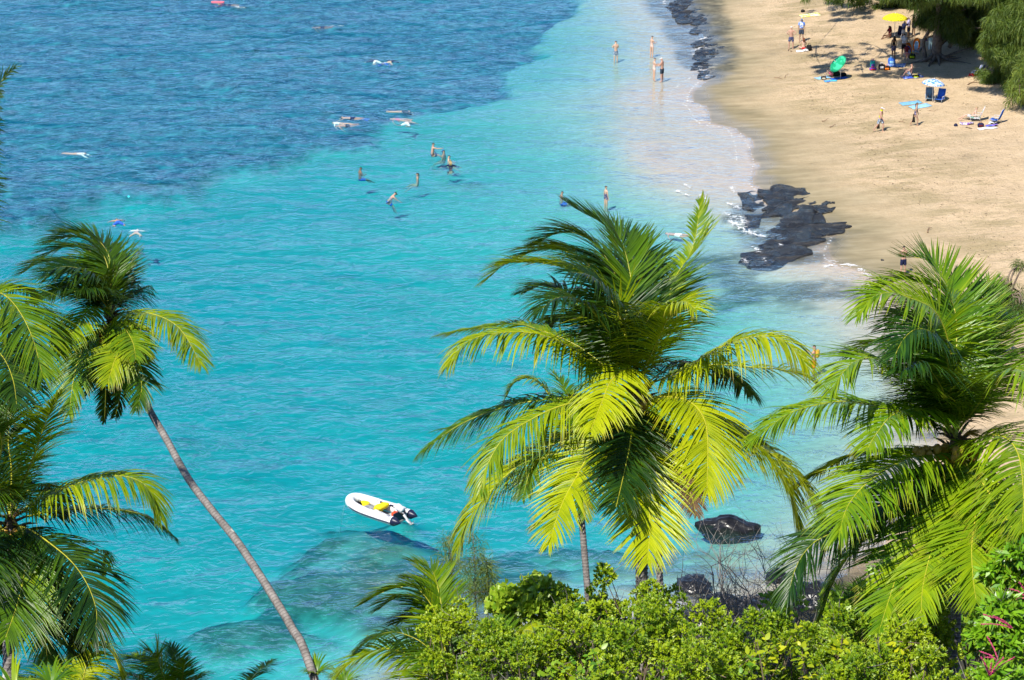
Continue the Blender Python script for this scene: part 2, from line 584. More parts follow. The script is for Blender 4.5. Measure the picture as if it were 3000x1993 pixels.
xs = axis(-46, 58, .42, -4500, 4500)
ys = axis(98, 258, .48, -420, 6000)
GX, GY = np.meshgrid(xs, ys)
gz, g_reef, g_rocky, g_wet, g_shine, g_wrack, g_hill = ground_all(GX, GY)
verts = np.stack([GX, GY, gz], -1).reshape(-1, 3)
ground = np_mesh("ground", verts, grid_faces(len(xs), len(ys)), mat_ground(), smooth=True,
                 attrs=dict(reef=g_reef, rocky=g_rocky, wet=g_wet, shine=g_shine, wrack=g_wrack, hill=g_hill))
tag(ground, "sandy beach, sea floor and hillside", kind='structure')


# ------------------------------------------------------------------ the sea: a closed body of clear water
def mat_water():
    m = NM("clear_sea_water")
    c1 = m.coord(scale=(.8, 1.0, 1), rot=(0, 0, R(-20)))
    c2 = m.coord(scale=(.85, 1.0, 1), rot=(0, 0, R(15)))
    w1 = m.noise(c1, .42, 2, .5, .5)
    w2 = m.noise(c2, 1.0, 2, .5, .9)
    w3 = m.noise(c1, 2.6, 3, .6, .5)
    ridge = m.math('SUBTRACT', 1.0, m.math('ABSOLUTE', m.math('SUBTRACT', m.math('MULTIPLY', w2, 4.0), 2.0)))
    w0 = m.noise(m.coord(scale=(.7, 1.0, 1), rot=(0, 0, R(-25))), .13, 2, .5, .6)
    h = m.math('ADD', m.math('ADD', m.math('MULTIPLY', w0, 2.6), m.math('MULTIPLY', w1, 1.5)), m.math('ADD', m.math('MULTIPLY', ridge, .20), m.math('MULTIPLY', w3, .22)))
    gust = m.ramp(m.noise(m.coord(scale=(.6, 1, 1)), .07, 3, .55), [(.3, .55), (.7, 1.3)])
    calm = m.math('SUBTRACT', 1.0, m.math('MULTIPLY', m.attr('calm'), .6))
    nd = m.n('ShaderNodeBump')
    m.set(nd.inputs['Strength'], 1.0)
    m.set(nd.inputs['Distance'], m.math('MULTIPLY', m.math('MULTIPLY', gust, calm), WAVE_H))
    m.set(nd.inputs['Height'], h)
    nrm = nd.outputs[0]
    geo = m.n('ShaderNodeNewGeometry')
    dot = m.n('ShaderNodeVectorMath', operation='DOT_PRODUCT')
    m.set(dot.inputs[0], geo.outputs['Incoming'])
    m.set(dot.inputs[1], nrm)
    cosv = m.math('ABSOLUTE', dot.outputs['Value'])
    f5 = m.math('POWER', m.math('SUBTRACT', 1.0, cosv, True), 5.0)
    fres = m.math('ADD', m.math('MULTIPLY', f5, .76), .02, True)
    gl = m.n('ShaderNodeBsdfGlossy')
    gl.inputs['Roughness'].default_value = .03
    inv = m.n('ShaderNodeVectorMath', operation='SCALE')
    m.set(inv.inputs[0], geo.outputs['Incoming']); inv.inputs['Scale'].default_value = -1.0
    rf = m.n('ShaderNodeVectorMath', operation='REFLECT')
    m.set(rf.inputs[0], inv.outputs[0]); m.set(rf.inputs[1], nrm)
    sp = m.n('ShaderNodeSeparateXYZ'); m.set(sp.inputs[0], rf.outputs[0])
    cb = m.n('ShaderNodeCombineXYZ')
    m.set(cb.inputs[0], sp.outputs[0]); m.set(cb.inputs[1], sp.outputs[1])
    m.set(cb.inputs[2], m.math('MAXIMUM', m.math('ABSOLUTE', sp.outputs[2]), .06))
    ad = m.n('ShaderNodeVectorMath', operation='ADD')
    nz = m.n('ShaderNodeVectorMath', operation='NORMALIZE'); m.set(nz.inputs[0], cb.outputs[0])
    m.set(ad.inputs[0], nz.outputs[0]); m.set(ad.inputs[1], geo.outputs['Incoming'])
    nn = m.n('ShaderNodeVectorMath', operation='NORMALIZE'); m.set(nn.inputs[0], ad.outputs[0])
    m.set(gl.inputs['Normal'], nn.outputs[0])
    tr = m.n('ShaderNodeBsdfTransparent')
    sh = m.mixsh(fres, tr.outputs[0], gl.outputs[0])
    va = m.n('ShaderNodeVolumeAbsorption')
    va.inputs['Color'].default_value = (*WATER_COL, 1)
    va.inputs['Density'].default_value = WATER_DENS
    return m.done(sh, va.outputs[0])


WAVE_H = .46
WATER_COL = (0.0, 0.89, 0.953)
WATER_DENS = .46
wxs = axis(-46, 46, .55, -4400, 4400)
wys = axis(100, 258, .55, 40, 5900)
WX, WY = np.meshgrid(wxs, wys)
wave = .035 * fbm(WX * .16 + .06 * WY, WY * .34, 201, 3) + .02 * fbm(WX * .5, WY * .8, 207, 2)
dB = seg_dist(WX, WY, BEACH_SHORE)
near = smooth01(14, 1, dB)
wz = wave * (1 - .8 * near)
nx, ny = len(wxs), len(wys)
top = np.stack([WX, WY, wz], -1).reshape(-1, 3)
edge = np.concatenate([np.arange(nx), np.arange(1, ny) * nx + nx - 1, (ny - 1) * nx + np.arange(nx - 2, -1, -1), np.arange(ny - 2, 0, -1) * nx])
bot = top[edge].copy(); bot[:, 2] = -70
nt_, ne = len(top), len(edge)
ei = np.arange(ne); ej = (ei + 1) % ne
skirt = np.stack([edge[ei], nt_ + ei, nt_ + ej, edge[ej]], -1)
ctr = nt_ + ne
cap_v = np.array([[0, 1000, -70.0]])
cap = np.stack([nt_ + ej, nt_ + ei, np.full(ne, ctr), np.full(ne, ctr)], -1)
vv = np.vstack([top, bot, cap_v])
ff = np.vstack([grid_faces(nx, ny), skirt])
calm = np.concatenate([near.ravel(), np.zeros(ne + 1)])
me_faces = [tuple(f) for f in []]
sea = np_mesh("sea", vv, ff, mat_water(), smooth=True, attrs=dict(calm=calm))
_bm = bmesh.new(); _bm.from_mesh(sea.data); _bm.verts.ensure_lookup_table()
_bm.faces.new([_bm.verts[nt_ + k] for k in range(ne)][::-1])
_bm.to_mesh(sea.data); _bm.free()
tag(sea, "clear turquoise sea water with wind ripples", kind='structure')


# ================================================================== coconut palms
def mat_leaf(name, dark, mid, bright, tip=(.30, .19, .03), trans=.34, rough=.36, spec=.5, gloss_var=True):
    """leaf: Col.r = yellowness read by age, Col.g = position along the blade"""
    m = NM(name)
    sep = m.n('ShaderNodeSeparateColor')
    m.set(sep.inputs[0], m.attr('Col', 'Color'))
    leaf_tint = m.math('ADD', sep.outputs[0], m.math('MULTIPLY', m.math('SUBTRACT', m.noise(m.coord(), 1.7, 2), .5), .35), True)
    base = m.ramp(leaf_tint, [(.08, dark), (.5, mid), (.92, bright)])
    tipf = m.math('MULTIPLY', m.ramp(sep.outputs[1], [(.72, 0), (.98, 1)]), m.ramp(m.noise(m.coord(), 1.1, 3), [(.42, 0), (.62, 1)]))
    tipf = m.math('MULTIPLY', tipf, m.ramp(sep.outputs[0], [(.25, .1), (.75, 1)]))
    base = m.mix(tipf, base, tip)
    p = m.pbsdf(base, rough, None, spec)
    t = m.n('ShaderNodeBsdfTranslucent')
    m.set(t.inputs[0], m.mix(.35, base, (.46, .60, .01), 'MIX'))
    return m.done(m.mixsh(trans, p, t.outputs[0]))


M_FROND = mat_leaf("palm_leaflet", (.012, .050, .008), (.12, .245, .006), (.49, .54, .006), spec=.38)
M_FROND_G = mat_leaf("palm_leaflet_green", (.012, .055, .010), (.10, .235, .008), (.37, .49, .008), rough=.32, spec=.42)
M_DEAD = mat_leaf("palm_leaflet_dead", (.10, .055, .025), (.22, .13, .05), (.36, .24, .10), trans=.12, rough=.8)
M_RACHIS = simple("palm_midrib", (.46, .43, .04), .42, .2, 3.0)
M_RACHIS_D = simple("palm_midrib_dark", (.20, .22, .03), .45, .2, 3.0)
M_HUSK = simple("coconut_husk", (.42, .24, .03), .5, .35, 3.0)
M_HUSK_G = simple("coconut_husk_green", (.22, .24, .03), .45, .3, 3.0)
M_FIBRE = simple("palm_fibre", (.13, .085, .045), .9, .5, 9.0, bump=.6)


def mat_trunk():
    m = NM("palm_trunk_bark")
    sep = m.n('ShaderNodeSeparateColor')
    m.set(sep.inputs[0], m.attr('Col', 'Color'))
    c = m.coord()
    n1 = m.noise(c, 3.5, 4, .7)
    base = m.ramp(n1, [(.25, (.13, .115, .105)), (.5, (.25, .225, .21)), (.72, (.36, .33, .31))])
    ring = m.ramp(m.math('FRACT', m.math('MULTIPLY', sep.outputs[1], 1.0)), [(0, .35), (.2, 1), (.8, 1), (1, .4)])
    base = m.mix(.85, base, ring, 'MULTIPLY')
    sp = m.ramp(m.voro(c, 1.5), [(.10, 1), (.16, 0)])
    sp = m.math('MULTIPLY', sp, m.ramp(m.noise(c, .8, 2), [(.5, 0), (.56, 1)]))
    base = m.mix(sp, base, (.62, .62, .55))
    return m.done(m.pbsdf(base, .85, m.bump(m.noise(c, 9, 4, .7), .9, .05), .2))


M_TRUNK = mat_trunk()


def palm_trunk(name, pts, r0, r1, parent, mat=None, ring=.11):
    """ringed stem through world points, base first"""
    P0 = catmull(pts, 200)
    L = np.linalg.norm(np.diff(P0, axis=0), axis=1).sum()
    n = int(L / ring) * 3
    P = catmull(pts, n)
    mb = MB()
    rad = [(r0 + (r1 - r0) * i / n) * (1.0 + (.09 if i % 3 == 0 else -.02)) + (.10 * math.exp(-i / n * L / .7)) for i in range(n)]
    nv = 12
    base = len(mb.v)
    mb.tube([Vector(p) for p in P], rad, nv, cap=True)
    mb.c = [(.5, ((i // nv) % 3) / 3.0 + (i // nv // 3), .5, 1) for i in range(len(mb.v))]
    return mb.build(name, mat or M_TRUNK, parent, True, True)


def frond_mesh(P, Lmax, droop, tint, seed, hub, wind=(-.12, 0, 0), gap=.1, tw=0.0, step=.042, width=.0265, petiole=.13, vee=.25, asym=(1, 1), ragged=.22):
    """leaflets along the midrib curve P (n,3); returns verts, faces(quads), colours"""
    r = np.random.default_rng(seed)
    L = np.linalg.norm(np.diff(P, axis=0), axis=1).sum()
    n = max(18, int(L * (1 - petiole) / step))
    s = np.linspace(petiole, .995, n)
    idx = s * (len(P) - 1)
    i0 = np.clip(idx.astype(int), 0, len(P) - 2)
    fr = (idx - i0)[:, None]
    pos = P[i0] * (1 - fr) + P[i0 + 1] * fr
    i2 = np.clip(i0 + 3, 0, len(P) - 1); i1 = np.clip(i0 - 2, 0, len(P) - 1)
    T = P[i2] - P[i1]
    T /= np.linalg.norm(T, axis=1)[:, None]
    mid = P[len(P) // 2] - hub
    out = np.array((mid[0], mid[1], 0.0)); out /= max(np.linalg.norm(out), 1e-6)
    ref = np.array((0, 0, 1.0)) + out * .55
    N = ref[None, :] - (T @ ref)[:, None] * T
    N /= np.linalg.norm(N, axis=1)[:, None] + 1e-9
    S = np.cross(T, N)
    if tw:
        a = tw * s
        N, S = N * np.cos(a)[:, None] + S * np.sin(a)[:, None], S * np.cos(a)[:, None] - N * np.sin(a)[:, None]
    prof = np.interp(s, [petiole, petiole + .07, .35, .6, .85, 1.0], [.45, .72, 1.0, .97, .66, .28])
    ang = np.interp(s, [petiole, .3, .7, 1.0], [R(22), R(30), R(42), R(66)])
    V, F, C = [], [], []
    nseg = 5
    base = 0
    for side in (0, 1):
        sg = 1 if side == 0 else -1
        keep = r.random(n) > gap * .4
        clump = np.interp(np.arange(n), np.arange(0, n + 6, 5), r.normal(0, 1, len(np.arange(0, n + 6, 5))))
        jit = clump * .11 + r.normal(0, .055, n)
        ln = Lmax * prof * asym[side] * (1 + r.normal(0, .06, n)) * np.where(r.random(n) < ragged, r.uniform(.5, .9, n), 1)
        a = ang + jit
        d = S * (sg * np.cos(a))[:, None] + T * np.sin(a)[:, None] + N * (vee + r.normal(0, .05, n) + clump * .06)[:, None]
        d /= np.linalg.norm(d, axis=1)[:, None]
        wn = T * .8 + N * .3
        dr = droop * (1 + r.normal(0, .2, n) + clump * .2)
        p = pos.copy()
        hw = width * (1 + r.normal(0, .12, n)) * np.interp(s, [0, .8, 1], [1, .95, .6])
        col = np.clip(tint + r.normal(0, .07, n) + clump * .05, 0, 1)
        rows = []
        for k in range(nseg + 1):
            u = k / nseg
            dk = d + np.array((0, 0, -1.0))[None, :] * (dr * u ** 1.1)[:, None] + np.array(wind)[None, :] * u
            dk /= np.linalg.norm(dk, axis=1)[:, None]
            if k > 0: p = p + dk * (ln / nseg)[:, None]
            across = np.cross(dk, N + T * .25)
            across /= np.linalg.norm(across, axis=1)[:, None] + 1e-9
            w = hw * (.55, 1.0, 1.0, .85, .55, .06)[k]
            fold = np.cross(across, dk)
            rows.append((p + across * w[:, None] + fold * (w * .45)[:, None], p.copy(), p - across * w[:, None] + fold * (w * .45)[:, None]))
        A = np.stack([np.stack(q, 1) for q in rows], 1)          # n, nseg+1, 3, 3
        A = A[keep]
        nk = len(A)
        V.append(A.reshape(-1, 3))
        st = (nseg + 1) * 3
        f = []
        for k in range(nseg):
            for q in (0, 1):
                f.append((k * 3 + q, k * 3 + q + 1, (k + 1) * 3 + q + 1, (k + 1) * 3 + q))
        f = np.array(f)
        F.append((np.arange(nk) * st)[:, None, None] + f[None] + base)
        cc = np.zeros((nk, nseg + 1, 3, 4)); cc[..., 3] = 1
        cc[..., 0] = col[keep][:, None, None]
        cc[..., 1] = (np.arange(nseg + 1) / nseg)[None, :, None]
        C.append(cc.reshape(-1, 4))
        base += nk * st
    return np.vstack(V), np.vstack([x.reshape(-1, 4) for x in F]), np.vstack(C)


_fseed = [100]


def frond(parent, P, hub, Lmax=1.0, droop=.8, tint=.5, mat=None, rmat=None, label=None, rib=.024, **kw):
    _fseed[0] += 1
    v, f, c = frond_mesh(P, Lmax * 1.55, droop, tint, _fseed[0], np.asarray(hub), **kw)
    o = np_mesh("frond", v, f, mat or M_FROND, parent, color=c, smooth=False)
    mb = MB()
    Q = P[::2]
    mb.tube([Vector(q) for q in Q], [rib * (1 - .86 * i / (len(Q) - 1)) + .003 for i in range(len(Q))], 5)
    mb.build("midrib", rmat or M_RACHIS, o)
    if label: o['label'] = label
    return o


def px_curve(org, pts, depth, side, length, scale, n=60, hub=None):
    """midrib seen through zoom pixels pts (origin org, zoom factor scale); `side` +1 leans away, -1 towards the camera"""
    src = [(org[0] + x / scale, org[1] + y / scale) for x, y in pts]
    pj = [0]
    for (x0, y0), (x1, y1) in zip(src[:-1], src[1:]):
        pj.append(pj[-1] + math.hypot(x1 - x0, y1 - y0) * depth / FPX)
    lp = pj[-1]
    dz = math.sqrt(max(length ** 2 - lp ** 2, 0.0)) if lp < length else 0.0
    dz = min(dz, length * .7) * side
    W = []
    for (x, y), q in zip(src, pj):
        u = q / max(lp, 1e-6)
        W.append(at(x, y, depth + dz * u))
    if hub is not None and np.linalg.norm(W[0] - hub) > .15:
        W.insert(0, np.asarray(hub))
    return catmull(W, n)


def coconuts(parent, hub, n, rad=.11, spread=.38, mats=(None,), drop=.35, bias=(0, -1)):
    for i in range(n):
        a = random.uniform(-1.3, 1.3) + math.atan2(bias[1], bias[0])
        r = spread * random.uniform(.55, 1)
        mb = MB()
        mb.ball((0, 0, 0), (rad, rad * .95, rad * 1.25), 9, 6)
        o = mb.build("coconut", random.choice(mats), parent)
        o.location = (hub[0] + math.cos(a) * r, hub[1] + math.sin(a) * r, hub[2] - drop * random.uniform(.2, 1.2))
        o.rotation_euler = (random.uniform(-.5, .5), random.uniform(-.5, .5), 0)


def crown_fibre(parent, hub, r=.26, h=.7, n=26):
    mb = MB()
    up = Vector((0, 0, 1))
    for i in range(n):
        a = random.uniform(0, 6.28)
        rr = r * random.uniform(.4, 1)
        p = Vector(hub) + Vector((math.cos(a) * rr, math.sin(a) * rr, random.uniform(-h, h * .3)))
        d = Vector((math.cos(a), math.sin(a), random.uniform(.1, 1.3))).normalized()
        l = random.uniform(.25, .6)
        mb.tube([p - d * .1, p + d * l * .5, p + d * l + Vector((0, 0, -.08))], [.045, .035, .008], 5)
    mb.ball((hub[0], hub[1], hub[2] - h * .35), (r * .8, r * .8, h * .62), 10, 7, jit=.12)
    return mb.build("crown_fibre", M_FIBRE, parent)


def spathe(parent, hub, n=3, s=1.0):
    for i in range(n):
        a = random.uniform(3.4, 6.0)
        d = Vector((math.cos(a), math.sin(a), .8)).normalized()
        p = Vector(hub)
        mb = MB()
        mb.tube([p, p + d * .25 * s, p + d * .5 * s], [.03, .022, .012], 6)
        for k in range(9):
            e = (d + Vector((random.uniform(-.35, .35), random.uniform(-.35, .35), random.uniform(-.5, .2)))).normalized()
            mb.tube([p + d * .22 * s, p + d * .4 * s + e * .12 * s, p + d * .4 * s + e * .38 * s + Vector((0, 0, -.1 * s))], [.012, .012, .006], 4)
        o = mb.build("flower_stalk", M_HUSK, parent)
        o['kind'] = 'stuff'


ZA, ZB, ZC, ZD, ZE, Z6, Z7 = ((1200, 560), 1.889), ((1200, 1100), 1.889), ((2150, 680), 2.529), ((2150, 1250), 2.11), ((850, 1560), 2.778), ((0, 640), 2.613), ((0, 1240), 2.082)


def make_palm(name, label, depth, hub_px, trunk_px, r0, r1, fronds, length, mat=None, group='coconut palms on the slope', base_down=6.0, trunk_depth=None):
    hub = at(hub_px[0], hub_px[1], depth)
    tp = []
    td = trunk_depth or [depth] * len(trunk_px)
    for (x, y), d in zip(trunk_px, td):
        tp.append(at(x, y, d))
    # carry the stem down into the slope
    d0 = tp[0] - tp[1]; d0 = d0 / np.linalg.norm(d0)
    b = tp[0].copy()
    for _ in range(60):
        if b[2] <= ground_z(b[0], b[1]) - .3: break
        b = b + np.array((d0[0] * .3, d0[1] * .3, -.3))
    root = empty(name, (0, 0, 0), 0, label, 'palm tree', group)
    palm_trunk("trunk", [b] + tp + [hub - np.array((0, 0, .15))], r0, r1, root)
    crown_fibre(root, hub, r=r1 * 1.6, h=.55)
    for fr in fronds:
        z, pts, side, kw = fr
        kw = dict(kw)
        ln = kw.pop('len', length)
        P = px_curve(z[0], pts, depth + kw.pop('dd', 0), side, ln, z[1], hub=hub)
        kw.setdefault('mat', mat)
        frond(root, P, hub, **kw)
    return root, hub


# ---- the big palm in the middle
CEN = [
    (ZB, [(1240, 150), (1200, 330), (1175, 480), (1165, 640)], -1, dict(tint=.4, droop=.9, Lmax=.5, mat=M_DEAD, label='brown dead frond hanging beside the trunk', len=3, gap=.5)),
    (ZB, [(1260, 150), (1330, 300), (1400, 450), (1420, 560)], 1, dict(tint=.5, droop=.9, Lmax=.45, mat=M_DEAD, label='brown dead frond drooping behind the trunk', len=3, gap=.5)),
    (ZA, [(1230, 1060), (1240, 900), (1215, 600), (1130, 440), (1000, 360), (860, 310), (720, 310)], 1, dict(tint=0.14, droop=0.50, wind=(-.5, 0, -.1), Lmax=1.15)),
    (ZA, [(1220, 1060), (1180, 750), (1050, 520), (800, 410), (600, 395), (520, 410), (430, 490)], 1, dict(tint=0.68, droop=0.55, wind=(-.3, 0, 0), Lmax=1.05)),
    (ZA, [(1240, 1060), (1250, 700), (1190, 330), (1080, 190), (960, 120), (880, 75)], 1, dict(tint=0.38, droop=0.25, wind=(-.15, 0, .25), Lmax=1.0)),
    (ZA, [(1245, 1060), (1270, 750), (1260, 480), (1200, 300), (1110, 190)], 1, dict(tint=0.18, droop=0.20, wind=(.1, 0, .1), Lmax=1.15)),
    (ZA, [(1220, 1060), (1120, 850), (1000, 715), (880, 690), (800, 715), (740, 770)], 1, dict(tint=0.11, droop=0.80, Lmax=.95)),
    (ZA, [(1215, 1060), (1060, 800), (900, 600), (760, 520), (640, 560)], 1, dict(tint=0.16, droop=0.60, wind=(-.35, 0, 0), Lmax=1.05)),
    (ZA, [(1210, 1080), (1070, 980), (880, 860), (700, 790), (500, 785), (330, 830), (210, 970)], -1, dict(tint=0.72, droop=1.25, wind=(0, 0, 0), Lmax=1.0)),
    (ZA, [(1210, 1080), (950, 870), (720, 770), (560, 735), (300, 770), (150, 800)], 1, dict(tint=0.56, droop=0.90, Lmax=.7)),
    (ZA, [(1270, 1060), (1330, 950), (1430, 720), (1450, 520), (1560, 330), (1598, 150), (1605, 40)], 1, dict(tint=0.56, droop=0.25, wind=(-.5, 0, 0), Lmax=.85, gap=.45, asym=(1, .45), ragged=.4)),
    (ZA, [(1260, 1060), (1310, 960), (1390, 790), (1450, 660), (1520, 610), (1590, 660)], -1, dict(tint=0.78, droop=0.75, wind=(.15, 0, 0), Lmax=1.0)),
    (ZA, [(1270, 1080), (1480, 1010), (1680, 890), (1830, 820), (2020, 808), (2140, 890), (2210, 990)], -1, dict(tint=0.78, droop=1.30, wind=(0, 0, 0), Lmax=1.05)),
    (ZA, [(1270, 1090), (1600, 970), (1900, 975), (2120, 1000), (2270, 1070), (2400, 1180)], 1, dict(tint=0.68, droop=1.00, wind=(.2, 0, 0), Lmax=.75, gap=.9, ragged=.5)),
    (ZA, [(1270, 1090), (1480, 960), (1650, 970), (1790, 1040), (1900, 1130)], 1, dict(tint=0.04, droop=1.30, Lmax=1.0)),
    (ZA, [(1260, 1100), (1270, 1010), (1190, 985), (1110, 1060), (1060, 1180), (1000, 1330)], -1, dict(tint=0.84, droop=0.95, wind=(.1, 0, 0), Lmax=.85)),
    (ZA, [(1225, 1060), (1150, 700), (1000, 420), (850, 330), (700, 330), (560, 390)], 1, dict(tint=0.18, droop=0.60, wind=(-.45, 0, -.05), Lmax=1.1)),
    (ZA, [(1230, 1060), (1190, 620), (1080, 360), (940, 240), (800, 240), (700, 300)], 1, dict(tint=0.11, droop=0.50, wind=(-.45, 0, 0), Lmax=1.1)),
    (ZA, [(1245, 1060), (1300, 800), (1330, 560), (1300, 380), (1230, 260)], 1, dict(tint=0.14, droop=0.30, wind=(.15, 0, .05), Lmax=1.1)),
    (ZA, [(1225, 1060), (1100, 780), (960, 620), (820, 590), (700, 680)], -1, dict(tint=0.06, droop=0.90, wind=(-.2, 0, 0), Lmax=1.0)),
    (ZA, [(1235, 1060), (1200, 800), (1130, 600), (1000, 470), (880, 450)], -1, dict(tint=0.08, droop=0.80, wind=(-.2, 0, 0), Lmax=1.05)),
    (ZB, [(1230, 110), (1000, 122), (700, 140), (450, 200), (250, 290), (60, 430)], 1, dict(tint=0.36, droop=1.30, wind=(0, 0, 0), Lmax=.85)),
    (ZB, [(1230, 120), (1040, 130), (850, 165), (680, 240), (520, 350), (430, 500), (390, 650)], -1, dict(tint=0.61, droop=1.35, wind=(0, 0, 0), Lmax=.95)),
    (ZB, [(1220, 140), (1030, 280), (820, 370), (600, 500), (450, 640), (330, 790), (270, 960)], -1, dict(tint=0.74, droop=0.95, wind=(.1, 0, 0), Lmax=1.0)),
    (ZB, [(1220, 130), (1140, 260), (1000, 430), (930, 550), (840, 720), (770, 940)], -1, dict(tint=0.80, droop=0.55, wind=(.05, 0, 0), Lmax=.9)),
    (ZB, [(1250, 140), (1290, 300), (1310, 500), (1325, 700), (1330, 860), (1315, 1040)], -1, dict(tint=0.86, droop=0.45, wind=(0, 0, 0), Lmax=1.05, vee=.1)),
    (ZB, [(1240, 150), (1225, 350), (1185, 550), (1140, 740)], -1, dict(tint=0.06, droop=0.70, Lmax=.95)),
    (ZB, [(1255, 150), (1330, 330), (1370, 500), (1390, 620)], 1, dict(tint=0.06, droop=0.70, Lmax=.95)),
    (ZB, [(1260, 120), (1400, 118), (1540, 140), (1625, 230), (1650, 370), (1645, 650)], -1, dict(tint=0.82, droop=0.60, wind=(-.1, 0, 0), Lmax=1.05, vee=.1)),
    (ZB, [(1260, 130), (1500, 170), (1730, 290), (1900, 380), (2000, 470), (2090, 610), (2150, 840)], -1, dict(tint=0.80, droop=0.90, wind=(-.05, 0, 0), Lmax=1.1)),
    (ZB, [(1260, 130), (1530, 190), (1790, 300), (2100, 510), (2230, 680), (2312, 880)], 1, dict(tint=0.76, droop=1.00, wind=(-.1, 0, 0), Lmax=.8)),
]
palm_c, hub_c = make_palm("palm_tree", "large yellow-green coconut palm rising from the shrubs in the middle", 73, (1868, 1148),
                          [(1880, 1790), (1880, 1560), (1882, 1300)], .155, .15, CEN, 5.6)
coconuts(palm_c, hub_c, 9, mats=(M_HUSK_G, M_HUSK), spread=.3, drop=.5)

